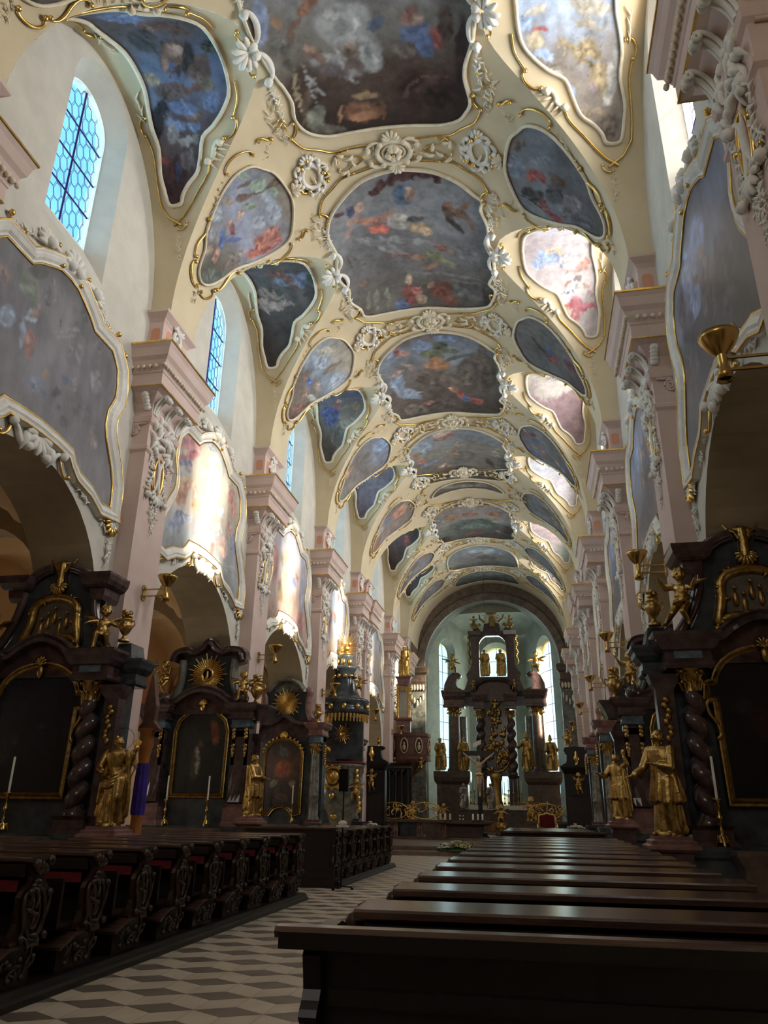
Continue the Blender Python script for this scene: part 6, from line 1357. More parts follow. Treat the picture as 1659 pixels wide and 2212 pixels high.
def urn(name, parent, c, h, m='giltd'):
    b = MB()
    b.lathe([(.16, 0), (.17, .05), (.08, .1), (.05, .18), (.12, .26), (.2, .42), (.19, .5), (.12, .58), (.16, .62), (.17, .66), (.1, .7)], 18, c)
    b.v = [V(c) + (p - V(c)) * h for p in b.v]
    r = random.Random(2)
    for k in range(9):
        a = r.uniform(0, 6.28); b.blob((c[0] + .1 * h * cos(a), c[1] + .1 * h * sin(a), c[2] + h * (.74 + .06 * (k % 3))), .07 * h, nu=7, nv=5)
    for sx in (-1, 1): b.tube([(c[0] + sx * h * x, c[1], c[2] + h * z) for x, z in ((.14, .56), (.26, .6), (.28, .48), (.19, .4))], .025 * h, 6)
    return b.build(name, m, parent)
def candlestick(loc, label, h=.62, ch=.55, group='brass altar candlesticks'):
    t = thing('candlestick', label, 'candlestick', loc, group=group)
    b = MB()
    for k in range(3):
        a = 2 * pi * k / 3 + .5; b.cap((.1 * cos(a), .1 * sin(a), .015), (.05 * cos(a), .05 * sin(a), .13), .02, .03, 8)
    b.lathe([(.075, .06), (.05, .14), (.02, .17), (.035, .2), (.02, .23), (.016, .3), (.04, .34), (.045, .38), (.018, .42), (.016, .5), (.03, .53), (.02, .56), (.06, .6), (.065, .62), (.02, .62)], 16)
    b.v = [V((p.x, p.y, p.z * h / .62)) for p in b.v]
    b.build('stem', 'brass', t)
    b = MB(); b.lathe([(.019, h), (.019, h + ch), (.01, h + ch + .01)], 12); cn = b.build('candle', 'candle', t)
    b = MB(); b.lathe([(.003, h + ch), (.002, h + ch + .03)], 5); b.build('wick', 'metal', cn)
    return t

# ------------------------------------------------------------------ side altars, each set against the west face of a pier
def leafcap(b, c, r, h, n=8, seed=1):
    b.lathe([(r * .85, 0), (r * .8, h * .3), (r * .95, h * .65), (r * 1.25, h * .9), (r * 1.35, h)], 18, c)
    for ring in range(2):
        for k in range(n):
            a = 2 * pi * (k + .5 * ring) / n; q = V((cos(a), sin(a), 0)); z = h * (.05 + .4 * ring)
            p = [V(c) + q * r * .85 + V((0, 0, z)), V(c) + q * r * 1.05 + V((0, 0, z + h * .35)), V(c) + q * r * 1.4 + V((0, 0, z + h * .42)), V(c) + q * r * 1.45 + V((0, 0, z + h * .3))]
            b.tube(p, [r * .14, r * .2, r * .16, r * .08], 6)
    for k in range(4):
        a = pi / 4 + pi / 2 * k; b.blob((c[0] + r * 1.35 * cos(a), c[1] + r * 1.35 * sin(a), c[2] + h * .88), r * .28, nu=8, nv=6)
def pictureframe(t, pts, y, r, mname='giltd', canv=None, seed=1, fr=1.0):
    """gilt moulded frame along the outline pts (local x,z) at depth y plus the picture."""
    m = MB(); m.mould(pts if sum(pts[i][0] * pts[(i + 1) % len(pts)][1] - pts[(i + 1) % len(pts)][0] * pts[i][1] for i in range(len(pts))) > 0 else pts[::-1],
                      [(-.02, -.02), (-.0, .05), (.035 * fr, .085), (.07 * fr, .06), (.1 * fr, .075), (.12 * fr, .0)], lambda a, b, h: (a, y - h, b), closed=True)
    pf = m.build('picture_frame', mname, t)
    stops, blobs = canv
    p = painter(stops, blobs, seed, .4, 3, .03, gain=1.0, sat=1.0)
    panel(pts, .06, lambda a, b: (a, y - .01, b), lambda u, v, x, yy: p(u, v, x, yy), 'picture', 'oil', pf)
def entab(w, d, z, c, b, s=1.0):
    b.rects(w, d, [(0, z), (.03, z + .03 * s), (.03, z + .08 * s), (0, z + .1 * s), (0, z + .22 * s), (.04, z + .25 * s), (.1, z + .32 * s), (.12, z + .38 * s), (.16, z + .44 * s), (.16, z + .48 * s)], c)
def twisted(b, x, y, z0, z1, r=.13, amp=.055, turns=5.0):
    n = 90; pts = []
    for k in range(n + 1):
        q = k / n; e = min(1, q / .08, (1 - q) / .08)
        a = 2 * pi * turns * q
        pts.append((x + amp * e * cos(a), y + amp * e * sin(a), lerp(z0, z1, q)))
    b.tube(pts, [r * (1.08 - .2 * k / n) for k in range(n + 1)], 16)
def shellcrest(b, c, R_, n=9, up=True):
    for k in range(n):
        a = pi * (k + .5) / n; L = R_ * (.75 + .25 * sin(a)); sg = 1 if up else -1
        b.tube([(c[0] + cos(a) * L * t, c[1] - .03 * sin(pi * t), c[2] + sg * sin(a) * L * t) for t in (.1, .5, .85, 1)], [R_ * .06, R_ * .13, R_ * .16, R_ * .07], 6)
    b.blob(c, R_ * .22, R_ * .2, R_ * .2)
def sunburst(b, c, r0, r1, n=40, y=0.0):
    for k in range(n):
        a = 2 * pi * k / n; L = r1 * (1.0 if k % 4 == 0 else (.72 if k % 2 else .86))
        b.tube([(c[0] + r0 * cos(a), c[1] - .02, c[2] + r0 * sin(a)), (c[0] + L * cos(a), c[1] - .03, c[2] + L * sin(a))], [.018, .022], 5)
DARKPIC = {
 'a': ([(0, '#15161b'), (.6, '#1b1d26'), (1, '#1f2330')], [(.2, .3, .06, .12, 0, '#332a2b'), (.3, .42, .05, .05, 0, '#3a3236'), (.6, .5, .05, .06, 0, '#332b30'), (.35, .68, .06, .05, 20, '#2d2730')]),
 'b': ([(0, '#17150f'), (.6, '#23211b'), (1, '#2b2a24')], [(.42, .32, .12, .2, 0, '#3d3529'), (.45, .38, .05, .17, 5, '#8d877a'), (.5, .55, .05, .05, 0, '#6a5038'), (.76, .72, .08, .12, 20, '#7a3f2c'), (.8, .62, .06, .06, 0, '#8a5238'), (.72, .8, .07, .04, 0, '#7c543c')]),
 'c': ([(0, '#241a18'), (.4, '#3d2a22'), (.65, '#5a3a28'), (1, '#2f2622')], [(.5, .6, .26, .14, 0, '#8a5030'), (.5, .6, .08, .05, 0, '#b0442f'), (.5, .84, .14, .08, 0, '#56585c'), (.25, .4, .12, .05, 20, '#86806e'), (.78, .4, .1, .05, -10, '#8a7250'), (.5, .22, .2, .06, 0, '#4e3626')]),
 'd': ([(0, '#0e0d0e'), (1, '#17151a')], [(.6, .5, .12, .1, 20, '#2e1717'), (.75, .6, .08, .06, 0, '#2b2422')])}
def altar_base(t, w):
    b = MB(); b.rects(w, .95, [(.1, 0), (.1, .14), (.04, .16), (.04, .3), (0, .32), (0, .98), (.04, 1.02), (.08, 1.1), (.08, 1.16)]); b.build('base', 'dark', t)
    b = MB(); b.rects(w * .55, 1.45, [(.06, .0), (.06, .12), (0, .14), (-.04, .9), (.02, 1.0), (.05, 1.06), (.05, 1.12)]); b.build('altar_table', 'brownm', t)
def altar_a(loc, mirror, label, pic):
    t = thing('side_altar', label, 'altar', loc, 0, 'side altars', mirror)
    altar_base(t, 1.75)
    b = MB(); b.prism([(-1.55, 1.16), (1.55, 1.16), (1.55, 3.7), (-1.55, 3.7)], -.45, -.02); b.build('retable_panel', 'bluem' if False else 'dark', t)
    for sx in (-1, 1):
        b = MB(); b.rects(.27, .3, [(.06, 1.16), (.04, 1.2), (0, 1.24), (0, 1.36), (.05, 1.42)], (sx * 1.14, -.5, 0)); b.build('column_pedestal', 'darkp', t)
        b = MB(); twisted(b, sx * 1.14, -.68, 1.42, 3.26); b.lathe([(.2, 1.42), (.2, 1.47), (.16, 1.52)], 18, (sx * 1.14, -.68, 0)); b.build('twisted_column', 'darkp', t)
        b = MB(); leafcap(b, (sx * 1.14, -.68, 3.26), .145, .32); b.build('capital', 'giltd', t)
        b = MB(); b.rects(.13, .22, [(.04, 1.16), (0, 1.3), (0, 3.3), (.06, 3.4), (.1, 3.52)], (sx * 1.52, -.45, 0)); b.build('back_pilaster', 'darkp', t)
        b = MB()
        for k in range(8): b.blob((sx * 1.52 + .03 * sin(k * 2), -.69, 3.15 - .08 * k), .06 - .003 * k, .04, .055, nu=7, nv=5)
        b.build('gilt_pendant', 'giltd', t)
        b = MB(); entab(.33, .9, 3.58, (sx * 1.16, 0, 0), b, 1.1); b.build('entablature_block', 'darkp', t)
        b = MB(); entab(.16, .4, 3.55, (sx * 1.6, 0, 0), b, .95); b.rects(.22, .55, [(0, 3.98), (-.05, 4.1), (-.1, 4.3)], (sx * 1.5, 0, 0)); b.build('outer_entablature', 'dark', t)
        b = MB(); b.rects(.2, .91, [(0, 3.72), (0, 3.84)], (sx * 1.16, 0, 0)); b.build('frieze_field', 'bluem', t)
        # scrolled volute beside the upper storey
        b = MB(); pts = [(.62 + .45 * (1 - k / 20) ** 2.2 * 1.0 + 0, lerp(4.15, 5.35, k / 20)) for k in range(21)]
        b.tube([(sx * (x + .12), -.42, z) for x, z in pts], [.09] * 21, 8); b.lathe([(.14, -.1), (.16, 0), (.14, .1)], 16); 
        b.build('volute', 'darkp', t)
        b = MB(); b.rects(.2, .6, [(0, 5.34), (.05, 5.38), (.1, 5.46), (.12, 5.56), (.12, 5.6)], (sx * .84, 0, 0)); b.rects(.1, .5, [(0, 5.12), (.04, 5.2), (.06, 5.34)], (sx * .84, 0, 0)); b.build('upper_cornice', 'darkp', t)
    # upper storey body and arched crowning
    out = [(-1.15, 4.05), (1.15, 4.05), (.95, 4.3), (.8, 4.6), (.72, 5.0), (.72, 5.4), (.7, 5.55), (.45, 5.74), (.2, 5.8), (0, 5.66), (-.2, 5.8), (-.45, 5.74), (-.7, 5.55), (-.72, 5.4), (-.72, 5.0), (-.8, 4.6), (-.95, 4.3)]
    b = MB(); b.prism(smoothpath(out, True, 2), -.4, -.02); b.build('upper_storey', 'dark', t)
    for sx in (-1, 1):
        b = MB(); path = arc(0, 5.15, .8, .66, pi / 2 - sx * .25 if sx > 0 else pi / 2 + .25, 0.45 if sx > 0 else pi - .45, 12)
        b.tube([(x, -.48, z) for x, z in path], [.085] * 13, 8); b.tube([(x * .92, -.46, z - .06) for x, z in path], [.05] * 13, 6); b.build('broken_pediment', 'darkp', t)
    path = smoothpath([(-.85, 4.0), (-.6, 4.02), (-.35, 4.2), (0, 4.32), (.35, 4.2), (.6, 4.02), (.85, 4.0)], False, 4)
    b = MB(); b.mould(path, [(0, .5), (0, .74), (-.05, .78), (-.1, .72), (-.14, .76), (-.18, .66), (-.18, .5)], lambda a, q, h: (a, -h, q)); b.prism(path + [(.85, 3.7), (-.85, 3.7)], -.55, -.03); b.build('arched_cornice', 'darkp', t)
    # painting
    out = [(-.72, 1.78), (.72, 1.78), (.74, 3.2), (.86, 3.22), (.84, 3.36), (.74, 3.38)] + [(.72 * cos(a), 3.38 + .5 * sin(a)) for a in [pi * k / 14 for k in range(1, 14)]] + [(-.74, 3.38), (-.84, 3.36), (-.86, 3.22), (-.74, 3.2)]
    pictureframe(t, out, -.5, .06, canv=DARKPIC[pic], seed=3)
    b = MB(); shellcrest(b, (0, -.62, 3.92), .17, 7); b.blob((0, -.6, 3.8), .08, .05, .12)
    for sx in (-1, 1):
        pts = chord(orn_scroll('S', 1, 8), (sx * .9, 3.15), (sx * .86, 2.6)); b.tube([(x, -.58, z) for x, z in pts], .035, 6)
    b.build('frame_cartouche', 'giltd', t)
    # gilt relief
    out = [(-.62, 4.3), (-.4, 4.42), (0, 4.44), (.4, 4.42), (.55, 4.33), (.47, 4.7), (.44, 5.0), (.3, 5.14), (0, 5.2), (-.3, 5.14), (-.44, 5.0), (-.47, 4.7)]
    b = MB(); b.prism([(x * .8, z) for x, z in out], -.44, -.4); b.build('relief_ground', 'silver', t)
    b = MB(); sp_ = smoothpath(out, True, 3); b.tube([(x, -.46, z) for x, z in sp_], .085, 8, closed=True)
    o = Orn(lambda a, q, h: (a, -.45 - h, q), 8); o.w = o.g = b
    for k in range(24):
        p = sp_[(k * 3) % len(sp_)]; o.leaf((p[0] * .95, p[1]), o.r.uniform(0, 6.3), .14, .06)
    for k in range(5): b.blob((-.25 + .14 * k * .9, -.46, 4.62 + .1 * (k % 3)), .05, .05, .13); b.blob((-.25 + .126 * k, -.48, 4.8 + .1 * (k % 3)), .035)
    for sx in (-1, 1): o.scroll((sx * .5, 4.34), (sx * .6, 4.24), .04, 'C', 8, True); o.scroll((sx * .42, 5.06), (sx * .5, 4.9), .03, 'C', 8, True)
    b.build('gilt_relief', 'giltd', t)
    b = MB(); shellcrest(b, (0, -.5, 5.46), .22, 9, False); b.cap((0, -.46, 5.4), (0, -.46, 5.85), .1, .08); b.blob((0, -.46, 5.86), .16, .06, .07)
    for sx in (-1, 1): b.tube([(sx * .06, -.46, 5.7), (sx * .12, -.46, 5.82), (sx * .22, -.46, 5.86), (sx * .27, -.46, 5.95)], [.05, .05, .04, .02], 6)
    b.build('crowning_shell', 'giltd', t)
    return t
def altar_b(loc, mirror, label, pic):
    t = thing('side_altar', label, 'altar', loc, 0, 'side altars', mirror)
    altar_base(t, 1.7)
    b = MB(); b.prism([(-1.35, 1.16), (1.35, 1.16), (1.35, 4.0), (-1.35, 4.0)], -.4, -.02); b.build('retable_panel', 'dark', t)
    for sx in (-1, 1):
        b = MB(); b.rects(.3, .35, [(.05, 1.16), (.03, 1.24), (0, 1.28), (0, 1.6), (.04, 1.68)], (sx * 1.18, -.4, 0)); b.build('pilaster_pedestal', 'redm', t)
        b = MB()
        pts = [(0, 1.68), (.1, 1.72), (.06, 1.9), (.02, 2.2), (0, 2.6), (0, 3.45)]
        b.grid([[(sx * 1.18 - .22 + .44 * q / 4, -.68 - x * (1 - abs(q - 2) / 3), z) for q in range(5)] for x, z in pts], smooth=False)
        b.rects(.22, .28, [(0, 1.68), (0, 3.5)], (sx * 1.18, -.4, 0)); b.rects(.13, .3, [(0, 2.0), (0, 3.3)], (sx * 1.18, -.4, 0)); b.build('scroll_pilaster', 'darkp', t)
        b = MB()
        for q in (-1, 1):
            for k in range(5): b.blob((sx * 1.18 + q * .16, -.74, 3.46 - .09 * k - (.12 if k > 2 else 0)), .06, .05, .065, nu=7, nv=5)
            for k in range(4): b.blob((sx * 1.18 + q * .16, -.74, 3.0 - .06 * k), .05 - .006 * k, .04, .05, nu=7, nv=5)
        b.build('gilt_drops', 'giltd', t)
        b = MB(); b.rects(.24, .35, [(0, 3.52), (.03, 3.56), (0, 3.6), (0, 3.78)], (sx * 1.18, -.4, 0)); b.build('frieze_block', 'bluem', t)
        b = MB(); entab(.3, .8, 3.72, (sx * 1.2, 0, 0), b, .85); b.rects(.2, .5, [(0, 3.7), (.04, 3.8), (.14, 3.98), (.2, 4.05), (.2, 4.1)], (sx * 1.5, 0, 0)); b.build('entablature_block', 'darkp', t)
        b = MB(); b.lathe([(.001, -.16), (.17, -.15), (.17, .15), (.001, .16)], 20); b.v = [V((sx * 1.08 + p.x, -.62 + p.z, 4.28 + p.y)) for p in b.v]
        b.lathe([(.001, -.18), (.08, -.18), (.08, .18), (.001, .18)], 14) if False else None
        b.build('volute', 'darkp', t)
        b = MB(); b.blob((sx * 1.08, -.8, 4.28), .07); b.rects(.1, .2, [(.05, 2.6), (0, 2.7), (0, 3.2), (.08, 3.4)], (sx * 1.5, -.1, 0)); b.build('console', 'darkp', t)
    path = smoothpath([(-1.0, 4.12), (-.75, 4.14), (-.4, 4.36), (0, 4.46), (.4, 4.36), (.75, 4.14), (1.0, 4.12)], False, 5)
    b = MB(); b.mould(path, [(0, .45), (0, .72), (-.05, .76), (-.1, .7), (-.15, .74), (-.2, .62), (-.2, .45)], lambda a, q, h: (a, -h, q)); b.prism(path + [(1.0, 3.9), (-1.0, 3.9)], -.5, -.03); b.build('arched_cornice', 'darkp', t)
    out = [(-1.0, 4.15), (1.0, 4.15), (.85, 4.4), (.72, 4.8), (.7, 5.2), (.74, 5.45), (-.74, 5.45), (-.7, 5.2), (-.72, 4.8), (-.85, 4.4)]
    b = MB(); b.prism(smoothpath(out, True, 2), -.36, -.02); b.build('upper_storey', 'dark', t)
    for sx in (-1, 1):
        b = MB(); b.tube([(sx * x, -.42, z) for x, z in smoothpath([(1.0, 4.2), (.82, 4.5), (.74, 4.9), (.76, 5.35)], False, 5)], [.085] * 16, 8, flat=1.3); b.build('side_scroll', 'greenm', t)
    path = smoothpath([(-.98, 5.3), (-.9, 5.5), (-.65, 5.56), (-.4, 5.5), (-.15, 5.62), (0, 5.78), (.15, 5.62), (.4, 5.5), (.65, 5.56), (.9, 5.5), (.98, 5.3)], False, 4)
    b = MB(); b.mould(path, [(.02, .3), (.02, .58), (-.03, .6), (-.09, .52), (-.14, .55), (-.18, .3)], lambda a, q, h: (a, -h, q)); b.prism(path + [(.6, 5.2), (-.6, 5.2)], -.34, -.03)
    for sx in (-1, 1):
        b.lathe([(.001, -.17), (.12, -.16), (.12, .16), (.001, .17)], 16)
    b.v = [V((p.x, p.y, p.z)) for p in b.v]
    b.build('crowning_cornice', 'darkp', t)
    b = MB()
    for sx in (-1, 1):
        for k in range(5): b.blob((sx * (.36 + .07 * k), -.5, 5.6 + .03 * (k % 2)), .06, .05, .05)
    b.build('cornice_leaves', 'darkp', t)
    b = MB(); sunburst(b, (0, -.42, 4.95), .17, .58, 44); b.tube([(.15 * cos(a), -.46, 4.95 + .17 * sin(a)) for a in [2 * pi * k / 24 for k in range(24)]], .035, 7, closed=True)
    b.cap((0, -.46, 4.86), (0, -.46, 5.0), .05, .03); b.blob((0, -.46, 5.03), .03); b.build('gilt_sunburst', 'gilt', t)
    out = [(-.66, 1.92), (.66, 1.92), (.68, 3.45), (.6, 3.7), (.42, 3.86), (.2, 3.98), (0, 4.1), (-.2, 3.98), (-.42, 3.86), (-.6, 3.7), (-.68, 3.45)]
    pictureframe(t, out, -.42, .06, canv=DARKPIC[pic], seed=5)
    b = MB(); shellcrest(b, (0, -.55, 4.14), .15, 7); b.blob((0, -.55, 4.06), .08, .05, .1); b.build('frame_cartouche', 'gilt', t)
    return t
def altar_c(loc, mirror, label, pic):
    t = thing('side_altar', label, 'altar', loc, 0, 'side altars', mirror)
    altar_base(t, 1.6)
    b = MB(); b.prism([(-1.4, 1.16), (1.4, 1.16), (1.4, 3.95), (-1.4, 3.95)], -.4, -.02); b.build('retable_panel', 'dark', t)
    for sx in (-1, 1):
        b = MB(); b.rects(.26, .4, [(.05, 1.0), (0, 1.08), (0, 1.2), (.03, 1.26)], (sx * 1.2, -.4, 0)); b.build('column_pedestal', 'redm', t)
        b = MB(); b.lathe([(.2, 1.26), (.2, 1.32), (.17, 1.38), (.165, 2.0), (.18, 2.02), (.165, 2.05), (.14, 3.35)], 20, (sx * 1.2, -.62, 0)); b.build('column', 'greenm', t)
        b = MB(); leafcap(b, (sx * 1.2, -.62, 3.35), .14, .34); b.build('capital', 'giltd', t)
        b = MB(); b.rects(.2, .75, [(0, 3.7), (.03, 3.74), (0, 3.78), (0, 4.0)], (sx * 1.2, 0, 0)); b.build('frieze_block', 'bluem', t)
        b = MB(); entab(.24, .8, 3.95, (sx * 1.22, 0, 0), b, .9); b.build('entablature_block', 'redm', t)
        b = MB()
        for k in range(8): b.blob((sx * 1.5, -.5, 3.6 - .08 * k), .06, .05, .06, nu=7, nv=5)
        b.build('gilt_pendant', 'giltd', t)
        b = MB(); pts = smoothpath([(1.15, 4.4), (.95, 4.5), (.82, 4.8), (.8, 5.2), (.86, 5.5), (.74, 5.6)], False, 5); b.tube([(sx * x, -.42, z) for x, z in pts], [.1] * len(pts), 8, flat=1.2)
        b.blob((sx * 1.16, -.45, 4.5), .14, .16, .12); b.build('side_scroll', 'redm', t)
    path = smoothpath([(-1.0, 4.35), (-.6, 4.34), (-.25, 4.42), (0, 4.6), (.25, 4.42), (.6, 4.34), (1.0, 4.35)], False, 4)
    b = MB(); b.mould(path, [(0, .42), (0, .62), (-.06, .66), (-.12, .6), (-.16, .42)], lambda a, q, h: (a, -h, q)); b.prism(path + [(1.0, 3.9), (-1.0, 3.9)], -.46, -.03); b.build('arched_cornice', 'darkp', t)
    b = MB(); b.prism(smoothpath([(-.95, 4.4), (.95, 4.4), (.78, 4.8), (.76, 5.3), (.74, 5.5), (-.74, 5.5), (-.76, 5.3), (-.78, 4.8)], True, 2), -.36, -.02); b.build('upper_storey', 'dark', t)
    path = smoothpath([(-.62, 5.5), (-.5, 5.62), (-.4, 5.74), (-.2, 5.86), (0, 5.88), (.2, 5.86), (.4, 5.74), (.5, 5.62), (.62, 5.5)], False, 4)
    b = MB(); b.mould(path, [(0, .3), (0, .56), (-.05, .6), (-.1, .52), (-.14, .3)], lambda a, q, h: (a, -h, q)); b.prism(path, -.32, -.03); b.build('crowning_cornice', 'greenm', t)
    b = MB(); sunburst(b, (0, -.42, 5.1), .06, .56, 40); b.prism([(-.12, 5.0), (.12, 5.0), (0, 5.22)], -.48, -.44); b.build('gilt_sunburst', 'gilt', t)
    out = [(-.62, 1.5), (-.45, 1.46), (-.3, 1.64), (0, 1.74), (.3, 1.64), (.45, 1.46), (.62, 1.5), (.64, 3.3)] + [(.62 * cos(a), 3.34 + .46 * sin(a)) for a in [pi * k / 12 for k in range(1, 12)]] + [(-.64, 3.3)]
    pictureframe(t, out, -.42, .06, canv=DARKPIC[pic], seed=7)
    b = MB(); shellcrest(b, (0, -.52, 3.95), .2, 9)
    for k in range(14):
        a = pi * (k + .5) / 14; b.blob((.74 * cos(a), -.52, 3.36 + .58 * sin(a)), .05, .05, .05)
    b.build('frame_cartouche', 'gilt', t)
    return t
AX = 6.05     # altar axis from the nave axis
def altars():
    for s, side, mir in ((-1, 'left', False), (1, 'right', True)):
        x = X0 + s * AX
        altar_a((x, 12.72, 0), mir, 'dark marble side altar with twisted columns and gilt relief, nearest on the %s' % side, 'a' if s < 0 else 'd')
        altar_b((x, 19.75, 0), mir, 'dark marble side altar with round-hooded gable and gilt sunburst, second on the %s' % side, 'b')
        altar_c((x, 26.75, 0), mir, 'dark side altar with green round columns and reddish scrolls, third on the %s' % side, 'c')
        altar_c((x, 32.9, 0), mir, 'dark side altar behind %s, fourth on the %s' % ('the pulpit' if s < 0 else 'the choir desk', side), 'c')
        for Y, dx in ((11.85, (-1.05, .05) if True else 0), (18.85, (-.55, .55)), (25.9, (-.55, .55))):
            for k, d in enumerate(dx):
                if s > 0 and Y > 15: continue
                candlestick((x + d * 1.0, Y - .05, 1.15), 'brass candlestick with white candle, %s the %s altar on the %s' % ('far left on' if k == 0 else 'right on', 'nearest' if Y < 15 else 'second' if Y < 22 else 'third', side) if s < 0 else 'brass candlestick with white candle on the nearest right-hand altar, %s' % ('outer one' if k == 0 else 'inner one'))
altars()

def statues():
    def st(label, loc, rz, h, ped=None, **k):
        if ped:
            p = thing('statue_pedestal', 'dark stepped marble pedestal under the %s' % ped[1], 'pedestal', (loc[0], loc[1], 0))
            b = MB(); b.rects(.24, .24, [(.1, 0), (.1, .2), (.02, .3), (0, .34), (0, ped[0] - .22), (.03, ped[0] - .2)], back=False); b.build('block', 'darkp', p)
            b = MB(); b.rects(.24, .24, [(.02, ped[0] - .2), (.1, ped[0] - .16), (.1, ped[0] - .12), (.05, ped[0] - .1), (.05, ped[0] - .06), (.0, ped[0] - .04), (0, ped[0])], back=False); b.build('stepped_cap', 'redm', p)
        t = thing('statue', label, 'statue', loc, rz)
        saint('figure', t, h, **k)
        if k.get('m', 'giltd') == 'giltd':
            b = MB(); b.lathe([(.2 * h / 1.35, -.0), (.2 * h / 1.35, .045), (.17 * h / 1.35, .06)], 8); b.build('plinth', 'giltd', t)
        return t
    # left, beside the nearest altar: flaming heart raised, palm in the other hand
    t = st('gilded standing saint with wire halo holding up a flaming heart, left of the aisle', (-6.72, 11.85, 1.28), .25, 1.38, (1.28, 'haloed saint on the left'),
           arms=(((-.17, -.05, .62), (-.1, -.15, .58), (.7, -.5, .1)), ((.19, -.12, .68), (.25, -.2, .78), (.3, -.2, .9))), face=.5, tilt=(.01, -.005), seed=3, vox=.0095)
    b = MB(); hc = (.06, -.03, 1.32)
    b.tube([(hc[0] + .17 * cos(a), hc[1] + .06, hc[2] + .02 + .17 * sin(a)) for a in [2 * pi * k / 40 for k in range(40)]], .004, 5, closed=True); b.build('halo', 'metal', t)
    b = MB(); b.blob((.37, -.29, 1.17), .045, .04, .055)
    for k in range(5): b.tube([(.37 + .015 * (k - 2), -.29, 1.21), (.37 + .03 * (k - 2), -.29, 1.26), (.37 + .012 * (k - 2), -.29, 1.3)], [.018, .014, .003], 6)
    b.build('flaming_heart', 'gilt', t)
    b = MB(); pts = [(.3, -.2, .7), (.36, -.22, .85), (.33, -.24, 1.0), (.26, -.24, 1.1)]
    b.tube(pts, .012, 6)
    for k in range(12):
        q = V(pts[1]).lerp(V(pts[3]), k / 11); b.tube([q, q + V((.06, 0, .05))], [.014, .003], 5)
    b.build('palm_branch', 'giltd', t)
    st('gilded standing canon in profile with surplice, beside the second left altar', (-6.95, 18.9, 1.4), 1.45, 1.45, (1.4, 'gilded canon on the left'), robe='short', cape=True, beard=True,
       arms=(((-.14, -.1, .62), (-.05, -.19, .62), (.4, -.8, .1)), ((.14, -.1, .62), (.09, -.2, .6), (0, -1, .1))), seed=5)
    st('gilded standing canon with outstretched hand, before the nearest right altar', (1.78, 11.85, 1.28), -.7, 1.42, (1.28, 'gilded canon on the right'), robe='short', cape=False,
       arms=(((-.17, -.08, .62), (-.22, -.2, .55), (-.5, -.8, -.05)), ((.15, -.08, .63), (.02, -.16, .66), (-.8, -.3, .2))), face=-.5, seed=8, vox=.0095)
    st('gilded standing saint raising one arm, before the second right altar', (1.85, 18.9, 1.45), -.6, 1.4, (1.45, 'saint with raised arm on the right'), robe='short', cape=True, beard=True,
       arms=(((-.18, -.08, .66), (-.24, -.18, .68), (-.4, -.6, .3)), ((.2, -.03, .84), (.16, -.06, .98), (0, -.1, 1))), face=-.3, seed=11)
    # the four at the high altar
    for x, rz, kw, d in ((-3.85, .2, dict(arms=None, beard=False, seed=21), 'outer left'), (-2.25, .1, dict(beard=True, seed=22), 'inner left'), (2.05, -.3, dict(hat='mitre', beard=True, seed=23, arms=(((-.18, -.08, .66), (-.26, -.18, .64), (-.5, -.6, .2)), ((.15, -.08, .6), (.1, -.16, .56), (-.3, -.8, 0)))), 'mitred inner right'), (3.65, -.2, dict(hat='mitre', beard=True, seed=24, arms=(((-.15, -.05, .62), (-.06, -.16, .6), (.6, -.5, 0)), ((.2, -.08, .62), (.26, -.16, .62), (.6, -.5, 0)))), 'outer right')):
        st('gilded life-size saint on the high altar, %s' % d, (X0 + x, 54.0, 4.2), rz, 2.15 if d != 'mitred inner right' else 2.35, None, vox=.011, **kw)
    for x, d in ((-1.75, 'left'), (-.35, 'right')):
        st('silver-grey mourning figure standing %s of the crucifix' % d, (X0 + x + .55, 41.8, 1.72), 0, 1.25, None, m='silver', seed=31 + int(d == 'left'), vox=.012)
statues()

def cherubs():
    protos = {}
    def ch(label, loc, rz, h, pose, withurn=None, group=None):
        key = (pose,)
        if key not in protos:
            t = thing('cherub_statue', label, 'cherub', loc, rz); cherub('figure', t, 1.0, pose); protos[key] = t
            t.scale = (h, h, h)
        else:
            t = dup(protos[key], loc, rz, label, scale=(h, h, h))
        if group: t['group'] = group
        return t
    for s, side in ((-1, 'left'), (1, 'right')):
        ch('gilded winged cherub seated on the cornice of the nearest %s altar' % side, (X0 + s * 4.95, 12.1, 4.28), .5 * -s, .95, 'sit' if s < 0 else 'fly')
        ch('gilded cherub on the outer cornice of the nearest %s altar' % side, (X0 + s * 7.2, 12.1, 4.28), .3 * s, .9, 'sit')
        t = thing('gilded_urn', 'gilded flower urn beside the cherub of the nearest %s altar' % side, 'urn', (X0 + s * 4.52, 12.15, 4.3)); urn('vase', t, (0, 0, 0), .62)
        ch('gilded cherub reaching up on the inner volute of the second %s altar' % side, (X0 + s * 4.95, 19.1, 4.32), .4 * -s, .92, 'sit' if s < 0 else 'stand')
        ch('gilded cherub with raised arms on the outer volute of the second %s altar' % side, (X0 + s * 7.2, 19.1, 4.42), .2 * s, .92, 'fly')
        t = thing('gilded_urn', 'gilded urn on the inner end of the second %s altar' % side, 'urn', (X0 + s * 4.55, 19.15, 4.1)); urn('vase', t, (0, 0, 0), .85)
        t = thing('gilded_urn', 'small gilded flower vase on the third %s altar' % side, 'urn', (X0 + s * 4.85, 26.2, 4.4)); urn('vase', t, (0, 0, 0), .7)
        ch('gilded cherub relief on the front of the %s choir desk' % side, (X0 + (-4.85 if s < 0 else 4.5), 35.62 if s < 0 else 38.62, 2.42), 0, .95, 'stand')
    return ch
CH = cherubs()
